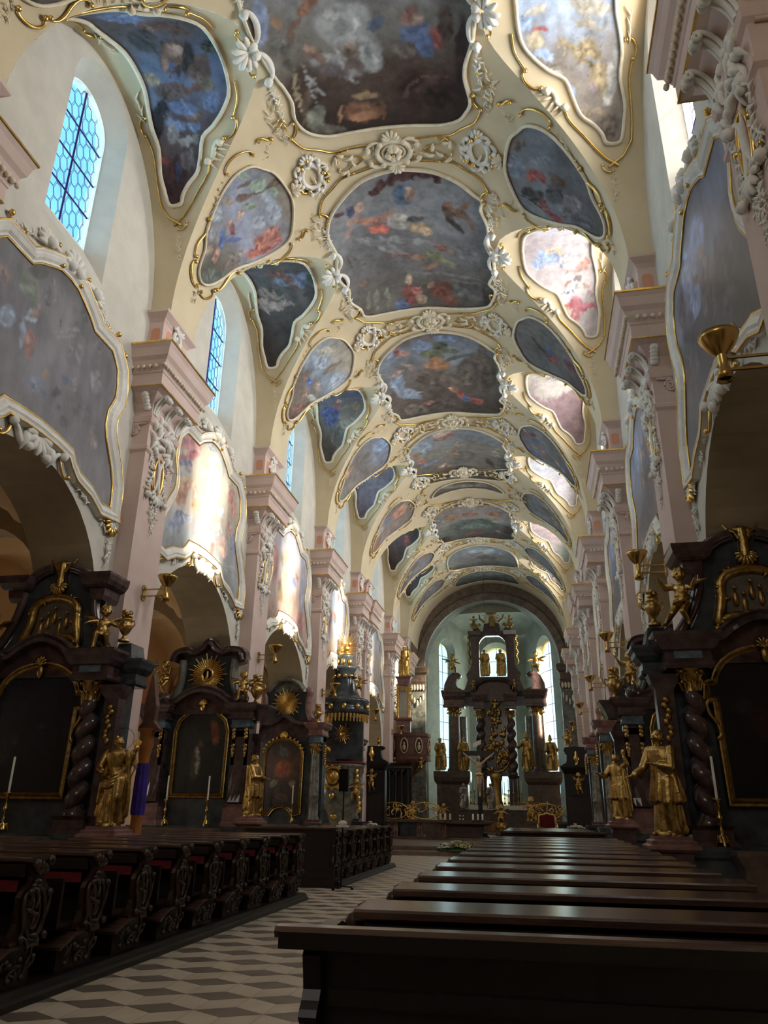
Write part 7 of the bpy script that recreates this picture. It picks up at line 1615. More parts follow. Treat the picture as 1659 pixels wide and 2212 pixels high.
# ------------------------------------------------------------------ high altar
def high_altar():
    Y = 55.2
    t = thing('high_altar', 'tall dark marble high altar with columns and open upper storey before the apse windows', 'altar', (X0, Y, 0))
    for sx in (-1, 1):
        b = MB(); b.rects(1.15, 1.5, [(.1, .3), (.1, .8), (0, .95), (-.1, 1.0), (-.1, 3.3), (.05, 3.5), (.1, 3.75), (.1, 4.15)], (sx * 3.05, .3, 0)); b.build('pedestal', 'brownm', t)
        b = MB(); b.lathe([(.56, 4.15), (.56, 4.3), (.46, 4.42), (.44, 5.2), (.4, 7.9)], 24, (sx * 2.9, -.2, 0)); b.build('column', 'brownm', t)
        b = MB(); b.lathe([(.4, 4.15), (.4, 4.3), (.32, 4.4), (.3, 7.9)], 20, (sx * 2.35, .25, 0)); b.build('column', 'greenm', t)
        b = MB(); leafcap(b, (sx * 2.9, -.2, 7.9), .36, .52); b.build('capital', 'giltd', t)
        b = MB(); twisted(b, sx * 1.08, -.3, 3.9, 7.75, .27, .09, 5.5); b.build('twisted_column', 'darkp', t)
        b = MB(); b.rects(.34, .34, [(.05, 2.0), (0, 2.2), (0, 3.7), (.06, 3.9)], (sx * 1.08, .02, 0)); b.build('twisted_column_pedestal', 'darkp', t)
        b = MB(); leafcap(b, (sx * 1.08, -.3, 7.75), .26, .48); b.build('capital', 'giltd', t)
        b = MB(); entab(.72, 1.0, 8.42, (sx * 2.85, .1, 0), b, 2.5); b.build('entablature_block', 'darkp', t)
        b = MB(); entab(.36, .9, 8.3, (sx * 1.1, .1, 0), b, 2.3); b.build('entablature_block', 'darkp', t)
        b = MB(); b.rects(.5, .6, [(0, 8.6), (0, 9.2), (.1, 9.6)], (sx * 1.9, .2, 0)); b.build('entablature_link', 'dark', t)
        # scrolled half gable with a round opening
        out = [(3.6, 9.65), (3.55, 10.1), (3.3, 10.65), (2.95, 10.95), (2.55, 10.95), (2.3, 10.75), (2.38, 10.62), (2.62, 10.6)] + [(2.3 + .42 * cos(a), 10.2 + .42 * sin(a)) for a in [1.2 - k * .38 for k in range(0, 8)]] + [(2.2, 9.65)]
        b = MB(); b.prism([(sx * x, z) for x, z in out], -.45, .15); b.build('scrolled_gable', 'darkp', t)
        b = MB(); b.prism([(sx * x, z) for x, z in [(1.7, 9.65), (2.15, 9.65), (2.0, 10.0), (1.85, 10.4), (1.95, 10.8), (1.65, 11.2), (1.55, 11.6), (1.55, 13.6), (1.0, 13.6), (1.0, 10.3), (1.2, 9.65)]], -.4, .2); b.build('upper_pier', 'darkp', t)
        b = MB(); b.rects(.34, .5, [(0, 13.5), (.1, 13.65), (.14, 13.95), (.02, 14.0)], (sx * 1.28, .15, 0)); b.build('upper_cornice', 'darkp', t)
        b = MB()
        for k in range(16): b.blob((sx * (1.72 + .06 * sin(k * 1.3)), -.2, 11.6 + .13 * k), .1, .08, .1, nu=6, nv=5)
        b.build('pierced_carving', 'giltd', t)
        # horns of the top gable, with openings beside them
        b = MB(); b.prism([(sx * x, z) for x, z in [(1.4, 13.95), (1.35, 14.15), (1.0, 14.2), (.85, 14.05), (.9, 13.95), (.62, 13.9), (.55, 14.5), (.0, 14.55), (0, 13.6), (1.0, 13.6)]], -.35, .15); b.build('top_gable', 'darkp', t)
    path = [(1.45 * cos(a), 9.35 + .95 * sin(a)) for a in [pi * k / 20 for k in range(21)]]
    b = MB(); b.mould(path[::-1], [(0, .0), (0, .75), (-.08, .85), (-.16, .75), (-.24, .8), (-.3, .0)], lambda a, q, h: (a, -h, q)); b.prism([(x * .99, z) for x, z in path] + [(-1.45, 8.9), (1.45, 8.9)], -.4, .15); b.build('central_arch', 'darkp', t)
    hole = arch_loop(0, .98, 10.62, 12.9, .8, 14)
    loops = [[V((x, z, 0)) for x, z in ((-1.2, 9.9), (1.2, 9.9), (1.2, 13.95), (-1.2, 13.95))], [V((x, z, 0)) for x, z in hole]]
    fl = [p for l in loops for p in l]; tr = tessellate_polygon(loops)
    b = MB()
    for yy in (-.3, .1): b.add([(p.x, yy, p.y) for p in fl], tr)
    b.grid([[(x, -.3, z) for x, z in hole], [(x, .1, z) for x, z in hole]], True, False); b.build('upper_storey', 'darkp', t)
    b = MB(); b.prism([(-1.0, 3.9), (1.0, 3.9), (1.0, 8.9), (-1.0, 8.9)], -.1, .1); b.build('central_panel', 'darkp', t)
    b = MB(); b.rects(2.0, 1.2, [(.05, .3), (0, .4), (0, 1.8), (.1, 1.9)], (0, -1.0, 0)); b.build('altar_table', 'brownm', t)
    b = MB(); b.box(-2.05, 1.9, -2.32, -.95, 1.9, 2.0); b.box(-2.05, 1.9, -2.34, -2.3, 1.72, 2.0); b.build('altar_cloth', 'cloth', t)
    b = MB(); b.lathe([(.42, 2.0), (.4, 2.2), (.34, 2.3), (.34, 3.5), (.4, 3.7), (.45, 3.95), (.2, 4.1)], 20, (-.1, -.8, 0)); b.build('tabernacle', 'giltd', t)
    # gilt glory with angels behind the tabernacle, and the relief below it
    b = MB(); r = random.Random(4)
    for k in range(60):
        a = r.uniform(0, 2 * pi); q = sqrt(r.random()); x, z = .85 * q * cos(a) - .1, 5.1 + .85 * q * sin(a); b.blob((x, -.35 - .15 * r.random(), z), r.uniform(.06, .15), .09, r.uniform(.08, .2), None, 7, 5)
    for k in range(18):
        a = 2 * pi * k / 18; b.tube([(-.1 + .8 * cos(a), -.3, 5.1 + .85 * sin(a)), (-.1 + 1.05 * cos(a), -.35, 5.1 + 1.1 * sin(a))], [.06, .03], 6)
    b.tube([(-.1 + .95 * cos(a), -.35, 5.1 + .95 * sin(a)) for a in [2 * pi * k / 30 for k in range(30)]], .07, 7, closed=True)
    b.build('gilt_relief', 'giltd', t)
    b = MB()
    for k in range(46):
        z = r.uniform(5.9, 8.3); x = r.uniform(-.45, .5) + .15 * sin(z * 3); b.blob((x, -.3 - .2 * r.random(), z), r.uniform(.08, .17), .1, r.uniform(.1, .24), None, 7, 5)
    b.build('gilt_cloud', 'giltd', t)
    b = MB()
    for k in range(9): b.blob((.05, -.25, 14.35 + .08 * k), .34 - .02 * k, .14, .12)
    sunburst(b, (0, -.3, 14.85), .1, .75, 28)
    for sx in (-1, 1):
        b.tube([(sx * .5, -.25, 14.6), (sx * .85, -.25, 14.9), (sx * .88, -.25, 15.2)], [.1, .08, .05], 7)
        for k in range(7): b.blob((sx * (.9 + .1 * k), -.2, 14.45 - .08 * (k % 3)), .12, .1, .13, nu=7, nv=5)
    for k in range(5): b.blob((-.3 + .15 * k, -.25, 15.3), .12, .1, .14, nu=7, nv=5)
    b.build('crowning_glory', 'giltd', t)
    return t
high_altar()
def altar_angels():
    Y = 54.7
    for x, z, h, rz, d in ((-3.0, 10.95, 1.75, .3, 'on the left gable of the high altar'), (3.0, 10.95, 1.75, -.3, 'on the right gable of the high altar'),):
        c = CH('gilded kneeling angel with raised wing %s' % d, (X0 + x, Y, z + .1), rz, 1.75, 'sit')
    for x, d in ((-.6, 'left'), (.55, 'right')):
        q = thing('statue', 'gilded standing figure in the %s of the high altar upper opening' % d, 'statue', (X0 + x, 54.75, 10.62)); saint('figure', q, 1.95, seed=41 + int(x > 0), vox=.014, beard=True)
    for x, z, h, p, d in ((-1.45, 9.75, .85, 'sit', 'left of the high altar arch'), (1.4, 9.75, .85, 'sit', 'right of the high altar arch'), (-1.3, 14.15, .9, 'fly', 'left of the crowning glory'), (1.3, 14.15, .9, 'fly', 'right of the crowning glory'), (0, 8.0, 1.1, 'fly', 'at the head of the gilt cloud on the high altar')):
        CH('gilded cherub %s' % d, (X0 + x, 54.55, z), 0, h, p)
altar_angels()
for k, (x, z) in enumerate([(-1.77, 2.86), (-1.53, 2.93), (-.9, 2.93), (-.7, 2.8), (.46, 2.75), (.72, 2.95), (1.05, 2.8), (1.34, 2.95), (1.57, 2.8)]):
    candlestick((X0 + x, 53.5 + .12 * (k % 2), 2.0), 'tall gilt candlestick with white candle on the high altar, number %s from the left' % ['one', 'two', 'three', 'four', 'five', 'six', 'seven', 'eight', 'nine'][k], z - 2.0, .72, 'candlesticks on the high altar')

# ------------------------------------------------------------------ altar table, crucifix and what stands round them
def chancel_things():
    t = thing('altar_table', 'wide wooden altar table with dark carved foot in the chancel', 'table', (X0 - 1.0, 40.0, .3))
    b = MB(); b.box(-1.45, 1.42, -.5, .5, .74, .84); b.build('table_top', 'walnut', t)
    b = MB(); b.rects(.85, .4, [(.3, .0), (.25, .1), (0, .14), (0, .6), (.35, .7), (.5, .74)], (0, .2, 0)); b.build('foot', 'brownm', t)
    b = MB(); b.box(1.15, 1.44, -.52, .52, .46, .75); b.build('orange_end', 'orange', t)
    for k, x in enumerate((-1.18, -.95, -.7, .42, .66, .88)):
        q = thing('pillar_candle', 'thick white candle on the altar table, %s' % ['outermost at the left', 'second from the left', 'third from the left', 'fourth from the left', 'fifth from the left', 'outermost at the right'][k], 'candle', (X0 - 1.0 + x, 39.75, 1.14), group='thick candles on the altar table')
        b = MB(); b.lathe([(.075, .0), (.075, .05), (.05, .06)], 12); b.build('holder', 'metal', q)
        b = MB(); b.lathe([(.048, .05), (.048, .34), (.03, .35)], 14); b.build('wax', 'candle', q)
    q = thing('candle_stand', 'small glass stand with points of light on the altar table', 'candle stand', (X0 - 1.15, 39.75, 1.14))
    b = MB()
    for x in (-.08, .08): b.tube([(x, 0, 0), (x, 0, .36)], .01, 6)
    for z in (.02, .18, .34): b.tube([(-.1, 0, z), (.1, 0, z)], .008, 6)
    b.build('wire_frame', 'metal', q)
    b = MB()
    for x in (-.08, .08):
        for z in (.06, .22): b.lathe([(.03, 0), (.035, .06), (.02, .08)], 10, (x, 0, z))
    b.build('tea_light', 'candle', q)
    # crucifix
    t = thing('crucifix', 'tall black crucifix with carved corpus and a scroll at its head', 'crucifix', (X0 - .28, 40.9, .3))
    b = MB(); b.box(-.11, .11, -.04, .04, .3, 4.35); b.box(-.92, .92, -.05, .05, 3.98, 4.22); b.rects(.3, .3, [(.1, 0), (.1, .15), (0, .2), (0, .3)], (0, .3, 0)); b.build('cross', 'black', t)
    b = MB(); b.blob((0, -.2, 3.86), .1, .11, .13); b.blob((-.02, -.3, 3.84), .025, .03, .03)
    b.cap((0, -.15, 3.6), (0, -.17, 3.78), .06, .05); b.blob((0, -.15, 3.5), .17, .1, .18); b.blob((0, -.14, 3.28), .13, .09, .18); b.blob((0, -.14, 3.08), .14, .1, .12)
    for sx in (-1, 1):
        b.cap((sx * .14, -.14, 3.6), (sx * .42, -.14, 3.82), .06, .05); b.cap((sx * .42, -.14, 3.82), (sx * .72, -.12, 4.06), .048, .032); hand(b, (sx * .72, -.12, 4.06), (sx * .6, 0, .5), (0, -1, 0), .14)
        b.cap((sx * .07, -.14, 3.02), (sx * .06, -.26, 2.62), .085, .06); b.cap((sx * .06, -.26, 2.62), (sx * .03, -.12, 2.2), .058, .038); b.cap((sx * .03, -.12, 2.2), (sx * .02, -.18, 2.02), .04, .03)
    remesh(b, 'corpus', 'skin', t, .018, 1)
    b = MB(); b.tube([(.14 * cos(a), -.14 + .11 * sin(a), 3.06 + .02 * sin(3 * a)) for a in [2 * pi * k / 20 for k in range(20)]], .06, 8, closed=True); b.cap((.14, -.16, 3.05), (.2, -.15, 2.8), .05, .03); b.build('loincloth', 'gilt', t)
    b = MB(); b.prism([(-.3, 4.4), (.12, 4.55), (.15, 4.78), (-.26, 4.62)], -.05, -.02); b.build('title_scroll', 'cloth', t)
    for x, d in ((-1.2, 'left'), (.65, 'right')):
        q = thing('statue_plinth', 'tall dark plinth under the silver-grey mourner %s of the crucifix' % d, 'pedestal', (X0 + x, 41.8, .3)); b = MB(); b.rects(.24, .24, [(.06, 0), (0, .1), (0, 1.3), (.05, 1.36), (.05, 1.42)], (0, 0, 0), False); b.build('block', 'brownm', q)
    # gilded groups on the rail
    for x, z, h, p, d in ((-5.9 + 2.1, 1.2, 1.0, 'sit', 'left part of the rail'), (-2.2, 1.2, .85, 'sit', 'end of the rail left of the table'), (.7, 1.0, 1.1, 'sit', 'end of the rail right of the table'), (2.2, 1.2, 1.35, 'sit', 'right part of the rail')):
        c = CH('gilded cherub seated on the %s' % d, (X0 + x, 41.2, z + .15), 0, h, p); 
        q = thing('gilded_pedestal', 'gilt scrolled pedestal under the cherub on the %s' % d, 'pedestal', (X0 + x, 41.25, .3)); b = MB(); b.lathe([(.3, 0), (.32, .1), (.2, .25), (.26, .5), (.3, .8), (.22, z - .2)], 10); b.build('scroll_base', 'giltd', q)
    # red and gilt chair
    t = thing('celebrant_chair', 'gilt armchair with dark red velvet back in the chancel', 'chair', (X0 + 2.95, 38.0, .3))
    b = MB(); b.prism(smoothpath([(-.3, .68), (.3, .68), (.3, 1.12), (.15, 1.16), (0, 1.18), (-.15, 1.16), (-.3, 1.12)], True, 2), .2, .26); b.build('backrest', 'red', t)
    b = MB(); b.tube([(x, .23, z) for x, z in smoothpath([(-.33, .6), (.33, .6), (.36, .9), (.34, 1.16), (.15, 1.2), (0, 1.26), (-.15, 1.2), (-.34, 1.16), (-.36, .9)], True, 3)], .045, 7, closed=True); b.build('back_frame', 'gilt', t)
    b = MB(); b.box(-.36, .36, -.3, .24, .42, .52); b.build('seat', 'red', t)
    for sx in (-1, 1):
        b = MB(); b.tube(smoothpath([(sx * .36, .22, .8), (sx * .42, -.1, .8), (sx * .44, -.28, .72), (sx * .42, -.26, .5)], False, 3), .04, 7); b.build('arm', 'gilt', t)
        for y in (-.26, .2): b = MB(); b.tube([(sx * .34, y, .45), (sx * .38, y * 1.1, .25), (sx * .34, y, 0)], [.05, .035, .04], 7); b.build('leg', 'gilt', t)
    # flowers
    def flowers(label, loc, n, w, pet, big=False):
        t = thing('flower_arrangement', label, 'flowers', loc); r = random.Random(n)
        b = MB()
        for k in range(n * 3):
            a = r.uniform(0, 6.28); q = w * sqrt(r.random()); p = V((q * cos(a), q * sin(a) * .6, .02)); d = V((.4 * cos(a), .3 * sin(a), .8)) * r.uniform(.15, .4) * w * 1.5
            b.tube([p, p + d * .5, p + d], [.012, .03 * w + .01, .004], 5, flat=.5)
        b.lathe([(w * .8, 0), (w * .9, .06), (w * .5, .1)], 14); b.build('foliage', 'leaf', t)
        b = MB()
        for k in range(n):
            a = r.uniform(0, 6.28); q = w * sqrt(r.random()) * .95; z = .12 + (w - q) * .45 + r.uniform(-.03, .05)
            c = V((q * cos(a), q * sin(a) * .6, z)); s_ = r.uniform(.025, .045) * (1.4 if big else 1)
            for j in range(5): b.blob(c + V((s_ * cos(j * 1.26), s_ * sin(j * 1.26), .004 * j)), s_ * .7, s_ * .7, s_ * .45, None, 6, 4)
        b.build('blossoms', pet, t)
    flowers('cream and white flower arrangement at the chancel step in front of the altar table', (X0 - .5, 31.4, .15), 60, .62, 'petaly', True)
    flowers('bunch of white flowers left of the cream arrangement', (X0 - 1.05, 31.25, .15), 16, .28, 'petal', True)
    flowers('white flowers beside the right choir desk', (X0 + 4.2, 37.6, .3 + .5), 22, .4, 'petal', True)
    flowers('white flowers before the left choir desk', (X0 - 4.6, 34.6, .3 + .5), 22, .4, 'petal', True)
    for x, y, d in ((4.2, 37.6, 'right'), (-4.6, 34.6, 'left')):
        q = thing('flower_stand', 'low dark stand under the white flowers on the %s' % d, 'stand', (X0 + x, y, .3)); b = MB(); b.rects(.3, .25, [(0, 0), (.03, .04), (0, .08), (0, .44), (.05, .5)], back=False); b.build('box', 'wood', q)
    # choir desks with gilt vases
    for s, xa, Y, zt, d in ((-1, -4.85, 36.2, 4.45, 'left'), (1, 4.5, 39.2, 4.6, 'right')):
        t = thing('choir_desk', 'tall black carved desk end with stepped top and gilt vase, %s of the chancel' % d, 'cabinet', (X0 + xa, Y, .3))
        b = MB(); b.rects(.62, .5, [(.04, 0), (.04, .5), (0, .55), (0, 3.0), (.04, 3.1), (.1, 3.2), (.16, 3.3), (.16, 3.38)]); b.build('body', 'black', t)
        b = MB(); b.prism(smoothpath([(-.66, 3.38), (.66, 3.38), (.5, 3.5), (.42, 3.75), (.42, 3.9), (.5, 3.95), (.5, zt - .38), (-.5, zt - .38), (-.5, 3.95), (-.42, 3.9), (-.42, 3.75), (-.5, 3.5)], True, 2), -.5, -.05); b.build('stepped_top', 'black', t)
        b = MB(); b.box(-.5, .5, -.52, -.5, .6, 2.0); b.box(-.5, .5, -.53, -.5, 2.9, 3.0); b.box(-.35, .35, -.62, -.5, 2.05, 2.12); b.build('panel_field', 'wood', t)
        b = MB(); b.lathe([(.08, 3.42), (.05, 3.5), (.1, 3.6), (.16, 3.7), (.1, 3.8), (.06, 3.9), (.07, 3.98), (.01, 4.05)], 14, (0, -.56, 0)); b.build('gilt_vase', 'gilt', t)
        q = thing('gilded_urn', 'gilt finial with flowers on top of the %s choir desk' % d, 'urn', (X0 + xa + (.25 if s < 0 else -.3), Y - .25, zt - .08)); urn('vase', q, (0, 0, 0), .5 if s < 0 else .95)
    # stalls with black columns
    t = thing('choir_stall', 'black choir stall with turned columns and canopy behind the left desk', 'stall', (X0 - 4.7, 42.0, .3))
    b = MB(); b.rects(.75, .6, [(0, 3.3), (.05, 3.4), (.0, 3.5), (.12, 3.66)]); b.build('canopy', 'black', t)
    for k in range(5): b = MB(); b.lathe([(.09, 0), (.08, .3), (.07, 1.5), (.06, 3.0), (.1, 3.1), (.11, 3.3)], 14, (-.66 + .33 * k, -.5, 0)); b.build('column', 'black', t)
    b = MB(); b.box(-.75, .75, -.05, 0, 0, 3.3); b.build('back', 'black', t)
    for k in range(6): b = MB(); b.blob((-.62 + .25 * k, -.62, 3.28), .07); b.build('knob', 'black', t)
    # oratory balcony with a gilded shrine
    t = thing('oratory', 'brown carved wooden oratory balcony on the left before the choir arch', 'balcony', (X0 - 4.4, 44.0, 0))
    out = [(-1.1, .6), (-1.1, -.2), (-.6, -.75), (.3, -.85), (.95, -.4), (1.1, .6)]
    sp_ = smoothpath(out, False, 4)
    b = MB(); b.prism([(x, y) for x, y in sp_], 4.25, 5.55, ax='z'); b.build('parapet', 'walnut', t)
    for z0, z1, o in ((5.5, 5.68, 1.05), (4.2, 4.32, 1.04), (4.5, 4.58, 1.03)):
        b = MB(); b.prism([(x * o, y * o) for x, y in sp_], z0, z1, ax='z'); b.build('moulding', 'walnut', t)
    b = MB(); b.lathe([(.15, 2.9), (.25, 3.2), (.3, 3.4), (.6, 3.7), (.95, 4.1), (1.0, 4.25)], 16, (0, -.1, 0)); b.build('corbel', 'walnut', t)
    for k, (x, y, a) in enumerate(((-.85, -.5, -.7), (-.15, -.84, -.1), (.62, -.7, .5), (1.06, .05, 1.3))):
        b = MB(Matrix.Translation((x, y, 4.98)) @ Matrix.Rotation(a, 4, 'Z'))
        b.prism([(.22 * cos(q), .42 * sin(q)) for q in [2 * pi * j / 20 for j in range(20)]], -.05, .02); b.build('oval_panel', 'wood', t)
        b = MB(Matrix.Translation((x, y, 4.98)) @ Matrix.Rotation(a, 4, 'Z')); b.tube([(.2 * cos(q), -.06, .4 * sin(q)) for q in [2 * pi * j / 20 for j in range(20)]], .035, 6, closed=True); b.blob((0, -.08, .12), .06, .05, .08); b.blob((0, -.08, -.1), .1, .06, .16); b.build('gilt_relief', 'skin', t)
    for sx in (-1, 1): CH('pale carved cherub hanging under the %s of the oratory balcony' % ('left' if sx < 0 else 'right'), (X0 - 4.4 + sx * .75, 43.2, 3.65), 0, .75, 'fly')
    t = thing('gilded_shrine', 'tall gilded column shrine with a statue on top of the oratory', 'shrine', (X0 - 4.75, 44.0, 5.68))
    b = MB(); b.rects(.4, .35, [(.1, 0), (0, .1), (0, .7), (.12, .8), (.12, .9)], (0, .3, 0)); b.rects(.36, .3, [(.1, 2.75), (0, 2.85), (.02, 3.1), (.14, 3.25)], (0, .3, 0)); b.build('base', 'redm', t)
    for sx in (-1, 1): b = MB(); b.lathe([(.1, .9), (.08, 1.0), (.075, 2.6), (.11, 2.75)], 12, (sx * .32, -.05, 0)); b.build('column', 'gilt', t)
    b = MB(); b.rects(.28, .2, [(0, .9), (0, 2.75)], (0, .3, 0)); b.build('panel', 'cloth', t)
    b = MB(); o = Orn(lambda a, q, h: (a, -.08 - h, q), 4); o.w = o.g = b
    for sx in (-1, 1): o.garland([(sx * (.44 + .05 * sin(k)), .95 + .12 * k) for k in range(15)], .06, .08)
    o.garland([(-.4 + .1 * k, 2.55 + .05 * sin(k)) for k in range(9)], .07, .1); b.build('gilt_leaves', 'gilt', t)
    q = thing('statue', 'sunlit gilded statue crowning the shrine above the oratory', 'statue', (X0 - 4.75, 44.05, 8.93)); saint('figure', q, 1.9, m='gilt', seed=51, vox=.014)
    # pulpit with canopy
    t = thing('pulpit', 'grey marble pulpit with gilt cartouche on a curved corbel, left side', 'pulpit', (X0 - 5.15, 31.2, 0))
    b = MB(); b.lathe([(.3, .3), (.35, .5), (.3, .8), (.4, 1.0), (.62, 1.6), (.86, 2.0), (.9, 2.35), (.86, 2.42), (.84, 2.5), (.84, 3.1), (.9, 3.18), (.96, 3.28), (.9, 3.3)], 28); b.build('body', 'greenm', t)
    b = MB(); b.lathe([(.9, 3.3), (.96, 3.31), (.96, 3.37), (.7, 3.38)], 28); b.build('red_cushion', 'red', t)
    b = MB(); b.box(-.1, .55, -.8, -.35, 3.42, 3.46); b.build('book_rest', 'metal', t)
    b = MB(); b.tube([(.42 * cos(a) - .15, -.88, 2.78 + .38 * sin(a)) for a in [2 * pi * k / 24 for k in range(24)]], .06, 7, closed=True); b.blob((-.15, -.85, 2.78), .3, .08, .28); b.blob((-.15, -.92, 2.85), .08, .06, .14)
    for k in range(12): b.blob((-.15 + .48 * cos(k * .52), -.88, 2.78 + .44 * sin(k * .52)), .07, .05, .07)
    b.build('gilt_cartouche', 'gilt', t)
    b = MB(); b.blob((-.15, -.9, 2.1), .12, .1, .12); b.blob((-.15, -.5, 1.35), .16, .12, .12)
    for k in range(8): b.blob((.72 + .02 * k, -.5, 3.0 - .2 * k), .1, .09, .12)
    b.build('gilt_boss', 'gilt', t)
    b = MB(); b.box(-.6, .75, .45, .6, 3.3, 5.2); b.build('back_board', 'dark', t)
    b = MB(); sunburst(b, (-.1, .4, 4.55), .1, .42, 20); b.blob((-.1, .36, 4.55), .13, .06, .13); b.build('gilt_sun', 'gilt', t)
    b = MB(); b.lathe([(.001, 5.2), (1.05, 5.25), (1.1, 5.4), (1.0, 5.5), (1.0, 5.62), (1.1, 5.75), (1.02, 5.85), (.7, 5.95), (.52, 6.3), (.42, 6.8), (.4, 7.0), (.48, 7.1), (.52, 7.2), (.36, 7.28), (.3, 7.5), (.36, 7.62), (.38, 7.7), (.001, 7.72)], 24); b.build('canopy', 'dark', t)
    for k in range(22):
        a = pi + pi * k / 21; b = MB(); b.lathe([(.05, 5.22), (.06, 5.12), (.03, 5.02), (.035, 4.95), (.005, 4.9)], 7, (1.02 * cos(a), 1.02 * sin(a), 0)); b.build('gilt_tassel', 'gilt', t)
    b = MB()
    for k in range(6):
        a = pi + pi * (k + .5) / 6; b.blob((1.08 * cos(a), 1.08 * sin(a), 5.5), .1, .1, .12); b.blob((.5 * cos(a), .5 * sin(a), 6.8), .09)
    for k in range(4): b.blob((.36 * cos(pi + .8 * k), .36 * sin(pi + .8 * k), 7.4), .1, .1, .16)
    b.build('gilt_ornament', 'gilt', t)
    b = MB(); sunburst(b, (0, 0, 8.1), .1, .62, 36); b.blob((0, -.1, 8.0), .24, .16, .18); b.blob((.18, -.12, 8.18), .12); b.blob((0, 0, 7.78), .3, .2, .1); b.build('crowning_sunburst', 'gilt', t)
    for x, y, z, h, p, d in ((.75, -.45, 6.2, .8, 'sit', 'right side of the pulpit canopy'), (-.95, -.3, 5.9, .75, 'fly', 'left side of the pulpit canopy'), (.75, -.75, 2.1, .85, 'sit', 'lower right of the pulpit')):
        CH('gilded cherub on the %s' % d, (X0 - 5.15 + x, 31.2 + y, z), 0, h, p)
    # black equipment stand in the aisle
    t = thing('equipment_stand', 'slim black metal stand with a small black box, beside the far left pews', 'stand', (-4.2, 17.25, 0))
    b = MB(); b.tube([(0, 0, .04), (0, 0, 2.35)], .018, 8); b.build('pole', 'metal', t)
    for a in (0, 2.1, 4.2): b = MB(); b.tube([(0, 0, .06), (.24 * cos(a), .24 * sin(a), .05)], .014, 6); b.lathe([(.03, 0), (.03, .04)], 10, (.24 * cos(a), .24 * sin(a), 0)); b.build('foot', 'metal', t)
    b = MB(); b.box(-.1, .1, -.06, .06, 1.95, 2.42); b.build('box', 'metal', t)
    b = MB(); b.box(-.12, .12, -.1, .1, 1.22, 1.26); b.blob((0, 0, 1.3), .1, .08, .06); b.build('tray', 'cloth', t)
    # columned shrine with a purple cloth in the left aisle
    t = thing('draped_column', 'orange wooden column wrapped in purple cloth, behind the gilded saint on the left', 'column', (-7.66, 14.55, 0), kind='thing')
    b = MB(); b.lathe([(.14, 0), (.14, .9), (.11, 1.0), (.11, 1.45)], 16); b.lathe([(.1, 2.35), (.11, 2.5), (.15, 2.75), (.14, 2.95), (.2, 3.05)], 16); b.build('wooden_column', 'orange', t)
    b = MB(); b.lathe([(.12, 1.43), (.13, 1.5), (.125, 2.0), (.11, 2.38)], 40, fold=lambda a, z: 1 + .08 * sin(a * 9 + z)); b.build('purple_cloth', 'purple', t)
    b = MB(); b.prism(smoothpath([(-.25, 3.0), (.35, 3.0), (.3, 3.1), (.2, 3.2), (.22, 3.5), (.15, 3.7), (.08, 4.0), (.02, 4.15), (-.05, 3.9), (-.12, 3.5), (-.1, 3.2)], True, 2), -.08, .08); b.tube([(.02, 0, 4.1), (.02, 0, 4.45)], .015, 6); b.tube([(-.06, 0, 4.32), (.1, 0, 4.32)], .013, 6); b.v = [V((p.x * .75, p.y, p.z)) for p in b.v]; b.build('carved_gable', 'walnut', t)
    # thin cord hanging from the crown of the vault
    b = MB(); b.tube([(X0 + .05, 45.6, 16.6), (X0 + .05, 45.6, 5.4)], .008, 5); o = b.build('hanging_cord', 'metal'); tag(o, 'thin cord hanging from the vault crown before the high altar', 'cord')
chancel_things()
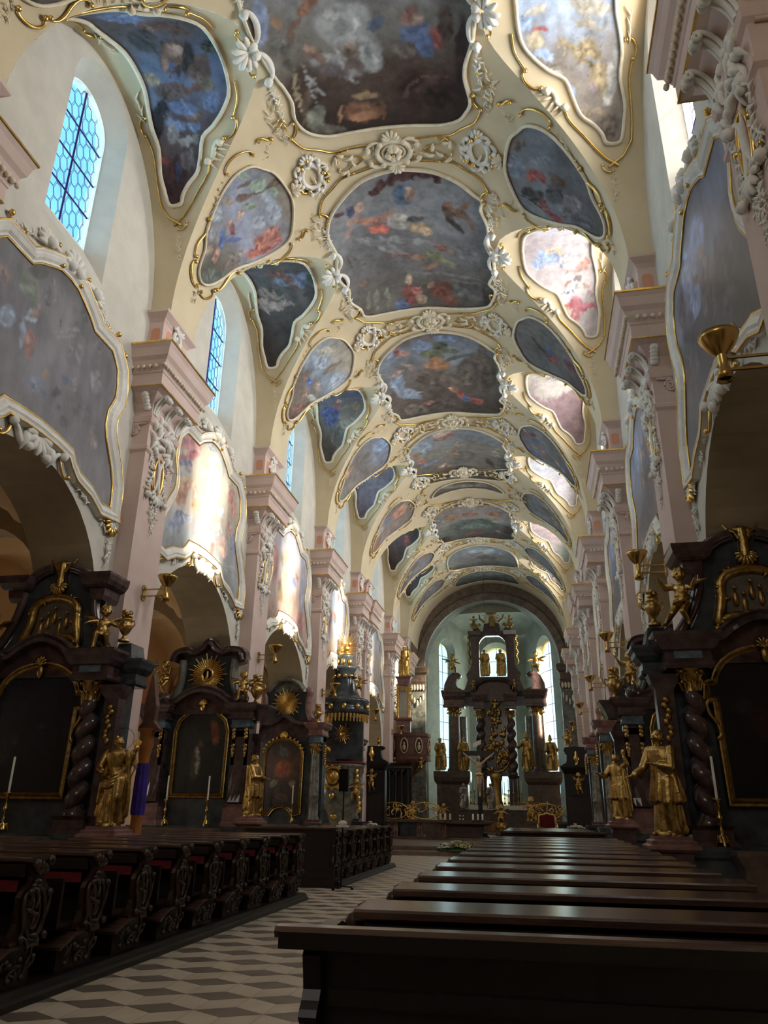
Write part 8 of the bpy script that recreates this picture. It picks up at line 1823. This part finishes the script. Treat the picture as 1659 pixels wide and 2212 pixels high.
# ------------------------------------------------------------------ daylight
def area(name, loc, rot, sx, sy, col, watts, spread=180):
    l = bpy.data.lights.new(name, 'AREA'); l.shape = 'RECTANGLE'; l.size = sx; l.size_y = sy
    l.energy = watts; l.color = col; l.spread = math.radians(spread)
    o = bpy.data.objects.new(name, l); COL.objects.link(o); o.location = loc; o.rotation_euler = rot
    return o
R_RAD, L_RAD, A_RAD = 22.0, 8.0, 2.0      # radiance of the sky outside the right, left and apse windows
def lights():
    for s in (-1, 1):
        for i in range(1, len(BAYS)):
            c, hw = bay_dims(i)
            rad, col = (L_RAD, (.8, .9, 1.0)) if s < 0 else (R_RAD, (1.0, .97, .93))
            area('daylight_window', (X0 + s * (HW + .95), c, 14.0), (0, -s * -pi / 2 if False else (pi / 2 if s > 0 else -pi / 2), 0), 4.6, 1.9, col, rad * pi * 4.6 * 1.9 * .8, 130)
            area('daylight_aisle', (X0 + s * (HW + 1.3 + 4.1), c - 1.2, 3.2), (0, (pi / 2 if s > 0 else -pi / 2), 0), 2.2, 1.4, (1, .93, .82), 3.0 * pi * 3.1 * (.0, .2, 1.1, .9, 1.0, 1.6, 1.2)[i] * (1.0 if s < 0 else .6))
    for dx, dy, rz in ((-4.35, 58.6, 1), (4.35, 58.6, -1), (0, 61.9, 0)):
        o = area('daylight_apse', (X0 + dx, dy, 8.6), (0, 0, 0), 3.2, 12.5, (.95, .98, .92), A_RAD * pi * 3.2 * 12.5)
        d = V((0 - dx * .9 if rz else 0, -1.4 if rz else -1, 0)).normalized()
        o.rotation_euler = d.to_track_quat('-Z', 'Z').to_euler()
    # added fill light before the solid, windowless west wall behind the viewer
    o = area('west_fill', (X0, YW + .1, 11.5), (0, 0, 0), 4.5, 5.5, (1, .96, .9), 2.2 * pi * 4.5 * 5.5)
    o.rotation_euler = V((0, 1, 0)).to_track_quat('-Z', 'Z').to_euler()
    sun = bpy.data.lights.new('sun', 'SUN'); sun.energy = 22; sun.angle = math.radians(4.8); sun.color = (1, .86, .66)
    o = bpy.data.objects.new('sun', sun); COL.objects.link(o)
    o.rotation_euler = V((-11.6, 7.05, -5.15)).to_track_quat('-Z', 'Y').to_euler()
    w = bpy.data.worlds.new('sky'); SC.world = w; w.use_nodes = True
    nt = w.node_tree; b = nt.nodes['Background']
    tc = nt.nodes.new('ShaderNodeTexCoord'); sx = nt.nodes.new('ShaderNodeSeparateXYZ'); nt.links.new(tc.outputs['Generated'], sx.inputs[0])
    mr = nt.nodes.new('ShaderNodeMapRange'); mr.inputs[1].default_value = -1; mr.inputs[2].default_value = 1; nt.links.new(sx.outputs['X'], mr.inputs[0])
    # the sky brightens from the blue north side to the hazy glare round the sun
    r = ramp(nt, mr.outputs[0], [(0.0, (.32, .62, 1.15)), (0.3, (.5, .95, 1.35)), (.5, (1.0, 1.25, 1.3)), (.75, (3.5, 3.4, 3.2)), (1.0, (7, 6.6, 6))])
    nt.links.new(r.outputs[0], b.inputs[0])
lights()

cd = bpy.data.cameras.new('camera'); cam = bpy.data.objects.new('camera', cd); COL.objects.link(cam)
CM = ((0.98226368, 0.18713357, 0.01179371), (-0.05865195, 0.36638784, -0.92861181), (-0.17809552, 0.91144993, 0.37086522))
cam.matrix_world = Matrix(((CM[0][0], -CM[1][0], -CM[2][0], 0), (CM[0][1], -CM[1][1], -CM[2][1], 0), (CM[0][2], -CM[1][2], -CM[2][2], 1.55), (0, 0, 0, 1)))
cd.sensor_fit = 'AUTO'; cd.sensor_width = 36; cd.lens = 1619.47 * 36 / 2212; cd.clip_start = .05; cd.clip_end = 300
SC.camera = cam
SC.view_settings.view_transform = 'Standard'; SC.view_settings.look = 'None'; SC.view_settings.gamma = 1; SC.view_settings.use_curve_mapping = False
SC.view_settings.exposure = 0.45
cy = SC.cycles
cy.max_bounces = 8; cy.diffuse_bounces = 6; cy.glossy_bounces = 3; cy.transparent_max_bounces = 10; cy.sample_clamp_indirect = 6.0
cy.caustics_reflective = False; cy.caustics_refractive = False
cy.use_denoising = True
